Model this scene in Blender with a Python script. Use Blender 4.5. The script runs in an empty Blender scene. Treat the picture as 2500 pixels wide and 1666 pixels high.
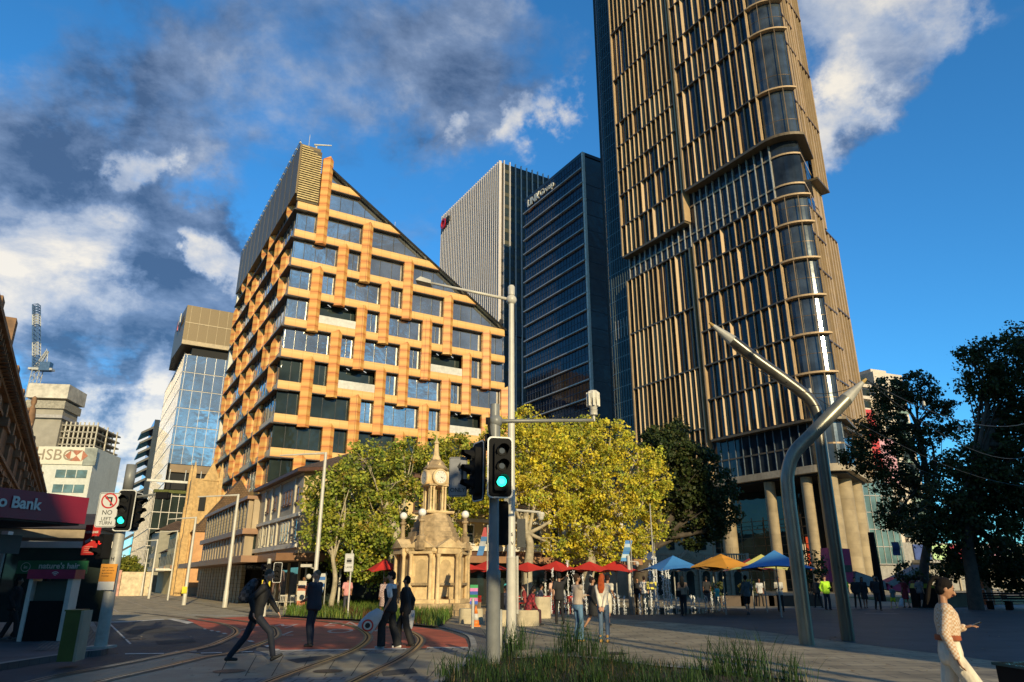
import bpy, bmesh, math, random
import numpy as np
from mathutils import Vector, Matrix
R = math.radians
random.seed(7)
rng = np.random.default_rng(7)
sc = bpy.context.scene
col = sc.collection

# ------------------------------------------------------------------ camera facts and plan conversions
FPX, CX, CY, HC, PITCH = 1714.0, 1250.0, 833.0, 1.65, R(18.8)
GA = R(30.9)                                   # the city grid is turned by this angle
CA, SA = math.cos(GA), math.sin(GA)
def _ray(u, v):
    x = (u-CX)/FPX; y = -(v-CY)/FPX
    return (x, -y*math.sin(PITCH)+math.cos(PITCH), y*math.cos(PITCH)+math.sin(PITCH))
def G(u, v, z=0.0):
    d = _ray(u, v); t = (z-HC)/d[2]
    return (d[0]*t, d[1]*t)
def P(u, v, Y):
    d = _ray(u, v); t = Y/d[1]
    return Vector((d[0]*t, Y, HC+d[2]*t))
def tog(X, Y): return (X*CA+Y*SA, -X*SA+Y*CA)
def tow(a, b, z=0.0): return Vector((a*CA-b*SA, a*SA+b*CA, z))
def onB(u, v, B):
    d = _ray(u, v); g = tog(d[0], d[1]); t = B/g[1]
    return (g[0]*t, HC+d[2]*t)
def onA(u, v, A_):
    d = _ray(u, v); g = tog(d[0], d[1]); t = A_/g[0]
    return (g[1]*t, HC+d[2]*t)
def mpp(Y, z=2.0):                              # metres per photo pixel at that distance
    return (Y*math.cos(PITCH)+(z-HC)*math.sin(PITCH))/FPX

# ------------------------------------------------------------------ object helpers
def tag(o, label=None, cat=None, group=None, kind=None):
    if label: o['label'] = label
    if cat: o['category'] = cat
    if group: o['group'] = group
    if kind: o['kind'] = kind
    return o
def empty(name, loc=(0, 0, 0), rz=0.0, label=None, cat=None, group=None):
    o = bpy.data.objects.new(name, None); o.empty_display_size = 0.3
    o.location = loc; o.rotation_euler = (0, 0, rz); col.objects.link(o)
    return tag(o, label, cat, group)
def link(name, me, mat=None, parent=None, smooth=False):
    if mat is not None:
        for m in (mat if isinstance(mat, (list, tuple)) else [mat]): me.materials.append(m)
    if smooth:
        me.polygons.foreach_set('use_smooth', [True]*len(me.polygons))
    o = bpy.data.objects.new(name, me); col.objects.link(o)
    if parent is not None: o.parent = parent
    return o
def copy_tree(o, parent=None):
    c = o.copy(); col.objects.link(c); c.parent = parent
    for ch in list(o.children): copy_tree(ch, c)
    return c

class MB:
    """collects simple solids into one mesh"""
    def __init__(s): s.v = []; s.f = []; s.m = []; s.mi = 0
    def add(s, vs, fs):
        n = len(s.v); s.v.extend([tuple(p) for p in vs])
        s.f.extend([tuple(i+n for i in f) for f in fs]); s.m.extend([s.mi]*len(fs)); return s
    def box(s, x0, y0, z0, x1, y1, z1):
        return s.add([(x0,y0,z0),(x1,y0,z0),(x1,y1,z0),(x0,y1,z0),(x0,y0,z1),(x1,y0,z1),(x1,y1,z1),(x0,y1,z1)],
                     [(0,3,2,1),(4,5,6,7),(0,1,5,4),(1,2,6,5),(2,3,7,6),(3,0,4,7)])
    def quad(s, a, b, c, d): return s.add([a, b, c, d], [(0,1,2,3)])
    def poly(s, pts): return s.add(pts, [tuple(range(len(pts)))])
    def prism(s, pts, z0, z1):                   # pts counter-clockwise in plan
        n = len(pts)
        vs = [(p[0], p[1], z0) for p in pts]+[(p[0], p[1], z1) for p in pts]
        fs = [tuple(range(n-1, -1, -1)), tuple(range(n, 2*n))]+[(i, (i+1) % n, n+(i+1) % n, n+i) for i in range(n)]
        return s.add(vs, fs)
    def extr(s, pts, d):                         # planar polygon of 3D points pushed by vector d
        n = len(pts); d = Vector(d)
        vs = [Vector(p) for p in pts]; vs = vs+[p+d for p in vs]
        fs = [tuple(range(n)), tuple(range(2*n-1, n-1, -1))]+[(i, n+i, n+(i+1) % n, (i+1) % n) for i in range(n)]
        return s.add(vs, fs)
    def tube(s, pts, rad, n=10, cap=True):
        pts = [Vector(p) for p in pts]
        if not isinstance(rad, (list, tuple)): rad = [rad]*len(pts)
        up = Vector((0, 0, 1)); rings = []; prev = None
        for i, p in enumerate(pts):
            if i == 0: t = pts[1]-p
            elif i == len(pts)-1: t = p-pts[i-1]
            else: t = (pts[i+1]-p).normalized()+(p-pts[i-1]).normalized()
            t.normalize()
            if prev is None:
                a = t.cross(up)
                if a.length < 1e-3: a = t.cross(Vector((1, 0, 0)))
            else: a = prev-t*prev.dot(t)
            a.normalize(); prev = a; b = t.cross(a)
            rings.append([p+(a*math.cos(2*math.pi*k/n)+b*math.sin(2*math.pi*k/n))*rad[i] for k in range(n)])
        vs = [q for r_ in rings for q in r_]; fs = []
        for i in range(len(pts)-1):
            for k in range(n):
                k2 = (k+1) % n
                fs.append((i*n+k, i*n+k2, (i+1)*n+k2, (i+1)*n+k))
        if cap:
            fs.append(tuple(range(n-1, -1, -1))); fs.append(tuple(range((len(pts)-1)*n, len(pts)*n)))
        return s.add(vs, fs)
    def lathe(s, prof, n=20, c=(0, 0), a0=0.0):    # prof: (r,z) from bottom to top
        vs = []; fs = []
        for (r_, z) in prof:
            for k in range(n):
                a = a0+2*math.pi*k/n; vs.append((c[0]+r_*math.cos(a), c[1]+r_*math.sin(a), z))
        for i in range(len(prof)-1):
            for k in range(n):
                k2 = (k+1) % n; fs.append((i*n+k, i*n+k2, (i+1)*n+k2, (i+1)*n+k))
        fs.append(tuple(range(n-1, -1, -1))); fs.append(tuple(range((len(prof)-1)*n, len(prof)*n)))
        return s.add(vs, fs)
    def ball(s, c, r, n=12, m=8):
        if not isinstance(r, (list, tuple)): r = (r, r, r)
        vs = [(c[0], c[1], c[2]-r[2])]
        for i in range(1, m):
            t = -math.pi/2+math.pi*i/m
            for k in range(n):
                a = 2*math.pi*k/n
                vs.append((c[0]+r[0]*math.cos(t)*math.cos(a), c[1]+r[1]*math.cos(t)*math.sin(a), c[2]+r[2]*math.sin(t)))
        vs.append((c[0], c[1], c[2]+r[2])); fs = []
        for k in range(n):
            k2 = (k+1) % n
            fs.append((0, 1+k2, 1+k))
            for i in range(m-2): fs.append((1+i*n+k, 1+i*n+k2, 1+(i+1)*n+k2, 1+(i+1)*n+k))
            fs.append((1+(m-2)*n+k, 1+(m-2)*n+k2, len(vs)-1))
        return s.add(vs, fs)
    def xform(s, M):
        s.v = [tuple(M @ Vector(p)) for p in s.v]; return s
    def build(s, name, mat=None, parent=None, smooth=False, loc=None, rz=None, autosmooth=None):
        me = bpy.data.meshes.new(name); me.from_pydata(s.v, [], s.f); me.update()
        if mat is not None:
            for m in (mat if isinstance(mat, (list, tuple)) else [mat]): me.materials.append(m)
        if any(s.m): me.polygons.foreach_set('material_index', s.m)
        if smooth: me.polygons.foreach_set('use_smooth', [True]*len(me.polygons))
        if smooth and autosmooth:
            try: me.set_sharp_from_angle(angle=R(autosmooth))
            except Exception: pass
        o = bpy.data.objects.new(name, me); col.objects.link(o)
        if parent is not None: o.parent = parent
        if loc is not None: o.location = loc
        if rz is not None: o.rotation_euler = (0, 0, rz)
        return o

def text_mesh(body, size, depth=0.01, align='CENTER', bold=0.0, shear=0.0, spacing=1.0):
    cu = bpy.data.curves.new('txt', 'FONT'); cu.body = body; cu.size = size; cu.extrude = depth
    cu.align_x = align; cu.align_y = 'CENTER'; cu.offset = bold; cu.shear = shear; cu.space_character = spacing
    cu.resolution_u = 3
    o = bpy.data.objects.new('txt', cu); col.objects.link(o)
    dg = bpy.context.evaluated_depsgraph_get()
    me = bpy.data.meshes.new_from_object(o.evaluated_get(dg))
    bpy.data.objects.remove(o); bpy.data.curves.remove(cu)
    return me
def text(body, size, loc, facing, parent, mat, name='lettering', depth=0.008, bold=0.0, roll=0.0, align='CENTER', flat=False, sx=1.0, shear=0.0, spacing=1.0):
    """upright lettering whose reader looks along -facing; facing: angle of the outward normal in plan"""
    me = text_mesh(body, size, depth, align, bold, shear, spacing)
    o = link(name, me, mat, parent)
    if flat: M = Matrix.Rotation(facing, 4, 'Z')
    else: M = Matrix.Rotation(facing+math.pi/2, 4, 'Z') @ Matrix.Rotation(roll, 4, 'Y') @ Matrix.Rotation(math.pi/2, 4, 'X')
    M = M @ Matrix.Diagonal((sx, 1, 1, 1))
    me.transform(M); o.location = loc
    return o

# ------------------------------------------------------------------ materials
MATS = {}
def nmat(name):
    m = bpy.data.materials.new(name); m.use_nodes = True
    nt = m.node_tree; b = nt.nodes['Principled BSDF']
    return m, nt, b
def mat(name, c, rough=0.6, metal=0.0, var=0.25, scale=2.0, bump=0.0, bscale=None, spec=0.5, c2=None, coat=0.0, obj=True, dirt=0.0, emit=0.0, stretch=None):
    if name in MATS: return MATS[name]
    m, nt, b = nmat(name); N = nt.nodes; L = nt.links
    tc = N.new('ShaderNodeTexCoord'); mp = N.new('ShaderNodeMapping'); L.new(tc.outputs['Object'], mp.inputs[0])
    if stretch: mp.inputs['Scale'].default_value = stretch
    no = N.new('ShaderNodeTexNoise'); no.inputs['Scale'].default_value = scale; no.inputs['Detail'].default_value = 6; no.inputs['Roughness'].default_value = 0.62
    L.new(mp.outputs[0], no.inputs['Vector'])
    rp = N.new('ShaderNodeValToRGB'); e = rp.color_ramp.elements
    c = tuple(c)
    lo = tuple(max(0, x*(1-var)) for x in c); hi = tuple(min(1, x*(1+var)) for x in (c2 or c))
    e[0].position = 0.32; e[0].color = lo+(1,); e[1].position = 0.68; e[1].color = hi+(1,)
    L.new(no.outputs['Fac'], rp.inputs[0])
    out = rp.outputs[0]
    if dirt > 0:
        n2 = N.new('ShaderNodeTexNoise'); n2.inputs['Scale'].default_value = scale*0.23; n2.inputs['Detail'].default_value = 8
        m3 = N.new('ShaderNodeMapping'); m3.inputs['Scale'].default_value = (1, 1, 0.35)
        L.new(tc.outputs['Object'], m3.inputs[0]); L.new(m3.outputs[0], n2.inputs['Vector'])
        mr = N.new('ShaderNodeMapRange'); mr.inputs[1].default_value = 0.45; mr.inputs[2].default_value = 0.7
        L.new(n2.outputs['Fac'], mr.inputs[0])
        mx = N.new('ShaderNodeMix'); mx.data_type = 'RGBA'; mx.blend_type = 'MULTIPLY'
        mm = N.new('ShaderNodeMath'); mm.operation = 'MULTIPLY'; mm.inputs[1].default_value = dirt
        L.new(mr.outputs[0], mm.inputs[0]); L.new(mm.outputs[0], mx.inputs[0]); L.new(out, mx.inputs[6]); mx.inputs[7].default_value = (0.35, 0.30, 0.25, 1)
        out = mx.outputs[2]
    L.new(out, b.inputs['Base Color'])
    b.inputs['Roughness'].default_value = rough; b.inputs['Metallic'].default_value = metal
    b.inputs['Specular IOR Level'].default_value = spec; b.inputs['Coat Weight'].default_value = coat
    if emit > 0:
        b.inputs['Emission Color'].default_value = c+(1,); b.inputs['Emission Strength'].default_value = emit
    if rough > 0.25:
        r2 = N.new('ShaderNodeMapRange'); r2.inputs[3].default_value = max(0.05, rough-0.12); r2.inputs[4].default_value = min(1, rough+0.12)
        L.new(no.outputs['Fac'], r2.inputs[0]); L.new(r2.outputs[0], b.inputs['Roughness'])
    if bump > 0:
        nb = N.new('ShaderNodeTexNoise'); nb.inputs['Scale'].default_value = bscale or scale*6; nb.inputs['Detail'].default_value = 5
        L.new(mp.outputs[0], nb.inputs['Vector'])
        bp = N.new('ShaderNodeBump'); bp.inputs['Strength'].default_value = bump; bp.inputs['Distance'].default_value = 0.02
        L.new(nb.outputs['Fac'], bp.inputs['Height']); L.new(bp.outputs[0], b.inputs['Normal'])
    MATS[name] = m
    return m
def glass(name, c, metal=0.0, rough=0.04, wob=0.06, wscale=0.6, spec=0.5, var=0.3):
    """window glass seen from outside: a dark pane that mirrors its surroundings"""
    if name in MATS: return MATS[name]
    m, nt, b = nmat(name); N = nt.nodes; L = nt.links
    tc = N.new('ShaderNodeTexCoord')
    n0 = N.new('ShaderNodeTexNoise'); n0.inputs['Scale'].default_value = 0.35; n0.inputs['Detail'].default_value = 3
    L.new(tc.outputs['Object'], n0.inputs['Vector'])
    rp = N.new('ShaderNodeValToRGB'); e = rp.color_ramp.elements
    e[0].position = 0.35; e[1].position = 0.65
    e[0].color = tuple(x*(1-var) for x in c)+(1,); e[1].color = tuple(min(1, x*(1+var)) for x in c)+(1,)
    L.new(n0.outputs['Fac'], rp.inputs[0]); L.new(rp.outputs[0], b.inputs['Base Color'])
    b.inputs['Roughness'].default_value = rough; b.inputs['Metallic'].default_value = metal; b.inputs['Specular IOR Level'].default_value = spec
    nb = N.new('ShaderNodeTexNoise'); nb.inputs['Scale'].default_value = wscale; nb.inputs['Detail'].default_value = 2
    L.new(tc.outputs['Object'], nb.inputs['Vector'])
    bp = N.new('ShaderNodeBump'); bp.inputs['Strength'].default_value = wob; bp.inputs['Distance'].default_value = 0.5
    L.new(nb.outputs['Fac'], bp.inputs['Height']); L.new(bp.outputs[0], b.inputs['Normal'])
    MATS[name] = m
    return m
def blocks(name, c1, c2, mortar, bw=0.6, bh=0.3, rough=0.8, axis='XZ', bump=0.3, dirt=0.5, msize=0.015):
    """coursed stone, brick, tiles or pavers"""
    if name in MATS: return MATS[name]
    m, nt, b = nmat(name); N = nt.nodes; L = nt.links
    tc = N.new('ShaderNodeTexCoord'); se = N.new('ShaderNodeSeparateXYZ'); L.new(tc.outputs['Object'], se.inputs[0])
    cm = N.new('ShaderNodeCombineXYZ')
    if axis == 'XZ':
        ad = N.new('ShaderNodeMath'); ad.operation = 'ADD'; L.new(se.outputs[0], ad.inputs[0]); L.new(se.outputs[1], ad.inputs[1])
        L.new(ad.outputs[0], cm.inputs[0]); L.new(se.outputs[2], cm.inputs[1])
    else:
        L.new(se.outputs[0], cm.inputs[0]); L.new(se.outputs[1], cm.inputs[1])
    br = N.new('ShaderNodeTexBrick'); L.new(cm.outputs[0], br.inputs['Vector'])
    br.inputs['Scale'].default_value = 1.0; br.inputs['Brick Width'].default_value = bw; br.inputs['Row Height'].default_value = bh
    br.inputs['Mortar Size'].default_value = msize; br.inputs['Color1'].default_value = tuple(c1)+(1,); br.inputs['Color2'].default_value = tuple(c2)+(1,); br.inputs['Mortar'].default_value = tuple(mortar)+(1,)
    no = N.new('ShaderNodeTexNoise'); no.inputs['Scale'].default_value = 0.9; no.inputs['Detail'].default_value = 8; L.new(tc.outputs['Object'], no.inputs['Vector'])
    mr = N.new('ShaderNodeMapRange'); mr.inputs[1].default_value = 0.35; mr.inputs[2].default_value = 0.75; mr.inputs[3].default_value = 1.0; mr.inputs[4].default_value = 1-dirt
    L.new(no.outputs['Fac'], mr.inputs[0])
    mx = N.new('ShaderNodeMix'); mx.data_type = 'RGBA'; mx.blend_type = 'MULTIPLY'; mx.inputs[0].default_value = 1
    L.new(br.outputs['Color'], mx.inputs[6]); L.new(mr.outputs[0], mx.inputs[7]); L.new(mx.outputs[2], b.inputs['Base Color'])
    b.inputs['Roughness'].default_value = rough
    bp = N.new('ShaderNodeBump'); bp.inputs['Strength'].default_value = bump; bp.inputs['Distance'].default_value = 0.02
    m2 = N.new('ShaderNodeMath'); m2.operation = 'SUBTRACT'; L.new(no.outputs['Fac'], m2.inputs[0]); L.new(br.outputs['Fac'], m2.inputs[1])
    L.new(m2.outputs[0], bp.inputs['Height']); L.new(bp.outputs[0], b.inputs['Normal'])
    MATS[name] = m
    return m
def emis(name, c, s):
    if name in MATS: return MATS[name]
    m, nt, b = nmat(name); b.inputs['Base Color'].default_value = tuple(x*0.3 for x in c)+(1,)
    b.inputs['Emission Color'].default_value = tuple(c)+(1,); b.inputs['Emission Strength'].default_value = s
    MATS[name] = m
    return m

# ------------------------------------------------------------------ camera, sun, sky
cam = bpy.data.cameras.new('camera'); co = bpy.data.objects.new('camera', cam); col.objects.link(co)
co.location = (0, 0, HC); co.rotation_euler = (R(90)+PITCH, 0, 0)
cam.sensor_width = 36; cam.lens = 36*FPX/2500.0; cam.clip_end = 6000; cam.clip_start = 0.1
sc.camera = co
sc.view_settings.view_transform = 'Standard'; sc.view_settings.look = 'None'; sc.view_settings.exposure = 0
SUN_EL = R(17.5)
SAZ = R(20.0)                                   # the sun stands behind the camera, this far to the right
sund = Vector((math.sin(SAZ)*math.cos(SUN_EL), -math.cos(SAZ)*math.cos(SUN_EL), math.sin(SUN_EL)))
sl = bpy.data.lights.new('sun', 'SUN'); sl.energy = 5.0; sl.angle = R(0.5); sl.color = (1.0, 0.83, 0.50)
so = bpy.data.objects.new('sun', sl); col.objects.link(so); so.location = (0, 0, 80)
so.rotation_euler = (-sund).to_track_quat('-Z', 'Y').to_euler()

w = bpy.data.worlds.new('World'); sc.world = w; w.use_nodes = True
nt = w.node_tree; N = nt.nodes; L = nt.links; N.clear()
out = N.new('ShaderNodeOutputWorld'); bg = N.new('ShaderNodeBackground'); L.new(bg.outputs[0], out.inputs[0])
sky = N.new('ShaderNodeTexSky'); sky.sky_type = 'NISHITA'; sky.sun_disc = False
sky.sun_elevation = SUN_EL; sky.sun_rotation = math.pi-SAZ; sky.air_density = 1.0; sky.dust_density = 0.3; sky.ozone_density = 3.0
bg.inputs[1].default_value = 0.112
tc = N.new('ShaderNodeTexCoord')
def math_n(op, a, b=None, c=None):
    n = N.new('ShaderNodeMath'); n.operation = op
    for i, x in enumerate((a, b, c)):
        if x is None: continue
        if isinstance(x, (int, float)): n.inputs[i].default_value = x
        else: L.new(x, n.inputs[i])
    return n.outputs[0]
se = N.new('ShaderNodeSeparateXYZ'); L.new(tc.outputs['Generated'], se.inputs[0])
zz = math_n('ADD', math_n('MAXIMUM', se.outputs[2], 0.0), 0.22)
cm = N.new('ShaderNodeCombineXYZ'); L.new(math_n('DIVIDE', se.outputs[0], zz), cm.inputs[0]); L.new(math_n('DIVIDE', se.outputs[1], zz), cm.inputs[1])
def noise(vec, scale, det, rough=0.6, off=(0, 0, 0), dist=0.0):
    mp = N.new('ShaderNodeMapping'); mp.inputs['Location'].default_value = off; L.new(vec, mp.inputs[0])
    n = N.new('ShaderNodeTexNoise'); n.inputs['Scale'].default_value = scale; n.inputs['Detail'].default_value = det
    n.inputs['Roughness'].default_value = rough; n.inputs['Distortion'].default_value = dist; L.new(mp.outputs[0], n.inputs['Vector'])
    return n.outputs['Fac']
_wn = N.new('ShaderNodeTexNoise'); _wn.inputs['Scale'].default_value = 5.0; _wn.inputs['Detail'].default_value = 7; _wn.inputs['Roughness'].default_value = 0.6; L.new(tc.outputs['Generated'], _wn.inputs['Vector'])
_ws = N.new('ShaderNodeVectorMath'); _ws.operation = 'SUBTRACT'; L.new(_wn.outputs['Color'], _ws.inputs[0]); _ws.inputs[1].default_value = (.5, .5, .5)
_wm = N.new('ShaderNodeVectorMath'); _wm.operation = 'MULTIPLY'; L.new(_ws.outputs[0], _wm.inputs[0]); _wm.inputs[1].default_value = (.55, .35, .28)
_wa = N.new('ShaderNodeVectorMath'); _wa.operation = 'ADD'; L.new(tc.outputs['Generated'], _wa.inputs[0]); L.new(_wm.outputs[0], _wa.inputs[1])
_wd = N.new('ShaderNodeVectorMath'); _wd.operation = 'NORMALIZE'; L.new(_wa.outputs[0], _wd.inputs[0])
def blobs(lst):
    tot = None
    for (u, v, rad, wgt) in lst:
        d = Vector(_ray(u, v)).normalized()
        dp = N.new('ShaderNodeVectorMath'); dp.operation = 'DOT_PRODUCT'; L.new(_wd.outputs[0], dp.inputs[0]); dp.inputs[1].default_value = d
        mr = N.new('ShaderNodeMapRange'); mr.interpolation_type = 'SMOOTHSTEP'
        mr.inputs[1].default_value = math.cos(math.atan(rad/FPX)); mr.inputs[2].default_value = 1.0; mr.inputs[3].default_value = 0; mr.inputs[4].default_value = wgt
        L.new(dp.outputs['Value'], mr.inputs[0])
        tot = mr.outputs[0] if tot is None else math_n('ADD', tot, mr.outputs[0])
    return tot
cloud_blobs = [(150, 580, 460, 0.46), (420, 470, 300, 0.28), (250, 130, 420, 0.34), (650, 100, 330, 0.34), (930, 80, 260, 0.16), (1130, 180, 260, 0.40), (1270, 300, 150, 0.24),
               (2050, 110, 260, 0.42), (2000, 300, 170, 0.36), (2230, 60, 170, 0.16), (560, 720, 190, 0.32), (240, 760, 340, 0.36), (430, 900, 220, 0.20), (220, 985, 130, 0.30),
               (2110, 500, 90, 0.30), (2200, 300, 110, 0.14), (820, 330, 160, 0.14), (250, 1180, 260, 0.35), (320, 1085, 140, 0.25),
               (520, 330, 170, -0.18), (300, 1010, 120, -0.08), (1700, 600, 500, -0.3), (2350, 700, 500, -0.35)]
f1 = noise(cm.outputs[0], 1.9, 12, 0.60, (3.1, 1.7, 0), 0.25)
f2 = noise(cm.outputs[0], 5.5, 8, 0.6, (0.4, 9.0, 0), 0.1)
bl = blobs(cloud_blobs)
def ramp_dir(sock, a, b, w_):
    mr = N.new('ShaderNodeMapRange'); mr.interpolation_type = 'SMOOTHSTEP'; mr.inputs[1].default_value = a; mr.inputs[2].default_value = b; mr.inputs[4].default_value = w_; L.new(sock, mr.inputs[0]); return mr.outputs[0]
# dark cloud added out of view, overhead and behind, to cut the fill light
back = math_n('MAXIMUM', ramp_dir(se.outputs[1], 0.25, -0.35, 1.0), ramp_dir(se.outputs[2], 0.72, 0.82, 1.0))
bl = math_n('ADD', bl, math_n('MULTIPLY', back, 0.48))
dens = math_n('ADD', math_n('ADD', math_n('MULTIPLY', math_n('SUBTRACT', f1, 0.5), 1.5), math_n('MULTIPLY', math_n('SUBTRACT', f2, 0.5), 0.75)), bl)
cov = N.new('ShaderNodeMapRange'); cov.interpolation_type = 'SMOOTHSTEP'; cov.inputs[1].default_value = 0.14; cov.inputs[2].default_value = 0.66; cov.inputs[4].default_value = 0.88
L.new(dens, cov.inputs[0])
# how brightly each part of the cloud is lit
lt = blobs([(60, 600, 240, 0.55), (260, 590, 150, 0.38), (385, 385, 90, 0.55), (545, 705, 80, 0.6), (1290, 300, 100, 0.5), (1950, 330, 150, 0.5), (2110, 500, 110, 0.7),
            (2050, 100, 240, 0.40), (250, 990, 120, 0.6), (260, 1220, 260, 0.5), (2280, 50, 150, 0.3), (250, 430, 240, -0.12), (400, 860, 260, -0.14), (280, 760, 220, -0.10), (1130, 180, 240, 0.12), (700, 120, 350, 0.10)])
fl = noise(cm.outputs[0], 3.4, 10, 0.62, (7.7, 2.2, 0), 0.2)
lf = math_n('SUBTRACT', math_n('ADD', math_n('MULTIPLY', math_n('SUBTRACT', fl, 0.47), 2.3), math_n('ADD', lt, 0.13)), math_n('MULTIPLY', back, 0.42))
rp = N.new('ShaderNodeValToRGB'); L.new(lf, rp.inputs[0]); e = rp.color_ramp.elements
e[0].position = 0.0; e[0].color = (0.06, 0.10, 0.19, 1); e[1].position = 1.15 if False else 1.0; e[1].color = (0.92, 0.84, 0.70, 1)
x = e.new(0.30); x.color = (0.18, 0.25, 0.39, 1)
x = e.new(0.60); x.color = (0.44, 0.49, 0.58, 1)
SKYK = 10.0
cs = N.new('ShaderNodeVectorMath'); cs.operation = 'SCALE'; L.new(rp.outputs[0], cs.inputs[0]); cs.inputs['Scale'].default_value = SKYK
sb = N.new('ShaderNodeMix'); sb.data_type = 'RGBA'; sb.blend_type = 'MULTIPLY'; sb.inputs[0].default_value = 1
L.new(sky.outputs[0], sb.inputs[6]); sb.inputs[7].default_value = (0.50, 1.42, 1.92, 1)
mx = N.new('ShaderNodeMix'); mx.data_type = 'RGBA'; L.new(cov.outputs[0], mx.inputs[0]); L.new(sb.outputs[2], mx.inputs[6]); L.new(cs.outputs[0], mx.inputs[7])
L.new(mx.outputs[2], bg.inputs[0])
# ------------------------------------------------------------------ the ground
M_asph = mat('asphalt', (0.06, 0.06, 0.063), rough=0.72, var=0.5, scale=0.8, bump=0.5, bscale=60, dirt=0.7)
M_asph2 = mat('asphalt_worn', (0.085, 0.085, 0.085), rough=0.62, var=0.3, scale=1.2, bump=0.4, bscale=55, dirt=0.4)
M_plaza = blocks('plaza_paving', (0.42, 0.345, 0.225), (0.34, 0.28, 0.185), (0.17, 0.145, 0.11), bw=0.9, bh=0.45, rough=0.7, axis='XY', bump=0.3, dirt=0.55, msize=0.022)
M_path = blocks('footpath_paving', (0.52, 0.44, 0.30), (0.42, 0.355, 0.245), (0.2, 0.17, 0.13), bw=0.6, bh=0.6, rough=0.8, axis='XY', bump=0.2, dirt=0.5, msize=0.01)
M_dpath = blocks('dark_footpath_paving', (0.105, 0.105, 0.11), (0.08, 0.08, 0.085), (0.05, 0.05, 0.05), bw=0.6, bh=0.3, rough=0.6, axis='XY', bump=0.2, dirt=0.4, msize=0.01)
M_tact = blocks('tactile_paving', (0.20, 0.195, 0.18), (0.16, 0.155, 0.145), (0.07, 0.07, 0.065), bw=0.11, bh=0.11, rough=0.7, axis='XY', bump=0.9, dirt=0.3, msize=0.02)
M_band = blocks('band_paving', (0.24, 0.23, 0.21), (0.19, 0.185, 0.17), (0.07, 0.07, 0.065), bw=0.3, bh=0.9, rough=0.75, axis='XY', bump=0.3, dirt=0.3, msize=0.02)
M_kerb = mat('kerb_stone', (0.30, 0.285, 0.25), rough=0.75, var=0.3, scale=3, bump=0.4, dirt=0.5)
M_red = mat('red_road_surface', (0.48, 0.095, 0.045), rough=0.72, var=0.35, scale=1.2, bump=0.4, bscale=50, dirt=0.5)
M_paint = mat('road_paint', (0.62, 0.60, 0.55), rough=0.6, var=0.3, scale=6, dirt=0.6)
M_paint2 = mat('worn_road_paint', (0.60, 0.42, 0.36), rough=0.6, var=0.4, scale=5, dirt=0.6)
M_rail = mat('rail_steel', (0.34, 0.26, 0.17), rough=0.32, metal=0.85, var=0.3, scale=5)
M_groove = mat('rail_groove', (0.02, 0.018, 0.016), rough=0.9)
M_railbed = mat('rail_bed', (0.16, 0.135, 0.10), rough=0.6, var=0.35, scale=3, dirt=0.4)
M_soil = mat('soil', (0.045, 0.032, 0.02), rough=0.95, var=0.5, scale=6, bump=0.8)

def flat(name, pts, z, m, thick=0.0, bottom=None):
    mb = MB()
    if thick: mb.prism(pts, z-thick, z)
    else: mb.poly([(p[0], p[1], z) for p in pts])
    o = mb.build(name, m); tag(o, kind='structure')
    # keep faces pointing up
    if not thick and o.data.polygons[0].normal.z < 0: o.data.flip_normals()
    return o
def ccw(pts):
    a = sum(pts[i][0]*pts[(i+1) % len(pts)][1]-pts[(i+1) % len(pts)][0]*pts[i][1] for i in range(len(pts)))
    return pts if a > 0 else pts[::-1]
def crom(pts, n=8):
    P_ = [Vector(p) for p in pts]; P_ = [P_[0]*2-P_[1]]+P_+[P_[-1]*2-P_[-2]]; o = []
    for i in range(1, len(P_)-2):
        for k in range(n):
            t = k/n; a, b, c, d = P_[i-1], P_[i], P_[i+1], P_[i+2]
            o.append(0.5*((2*b)+(c-a)*t+(2*a-5*b+4*c-d)*t*t+(3*b-3*c+d-a)*t**3))
    o.append(P_[-2]); return o
def ribbon(pts, w0, w1, z):
    """strip between offsets w0 and w1 of a plan curve"""
    mb = MB(); n = len(pts); L0 = []; L1 = []
    for i, p in enumerate(pts):
        t = (Vector(pts[min(i+1, n-1)])-Vector(pts[max(i-1, 0)])); t.normalize(); nn = Vector((-t[1], t[0]))
        L0.append((p[0]+nn[0]*w0, p[1]+nn[1]*w0, z)); L1.append((p[0]+nn[0]*w1, p[1]+nn[1]*w1, z))
    for i in range(n-1): mb.quad(L0[i], L0[i+1], L1[i+1], L1[i])
    return mb
def fixup(o):
    me = o.data; bm = bmesh.new(); bm.from_mesh(me); bmesh.ops.recalc_face_normals(bm, faces=bm.faces)
    if sum(f.normal.z*f.calc_area() for f in bm.faces) < 0: bmesh.ops.reverse_faces(bm, faces=bm.faces)
    bm.to_mesh(me); bm.free(); return o

flat('ground', [(-2500, -600), (2500, -600), (2500, 4000), (-2500, 4000)], -0.02, M_asph2)
flat('road', ccw([(-60, -40), (6, -40), (6, 24), (-2, 32), tow(9.5, 40)[:2], tow(9.5, 300)[:2], tow(-8, 300)[:2], tow(-9, 22)[:2], (-60, 6)]), 0.0, M_asph)

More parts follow.
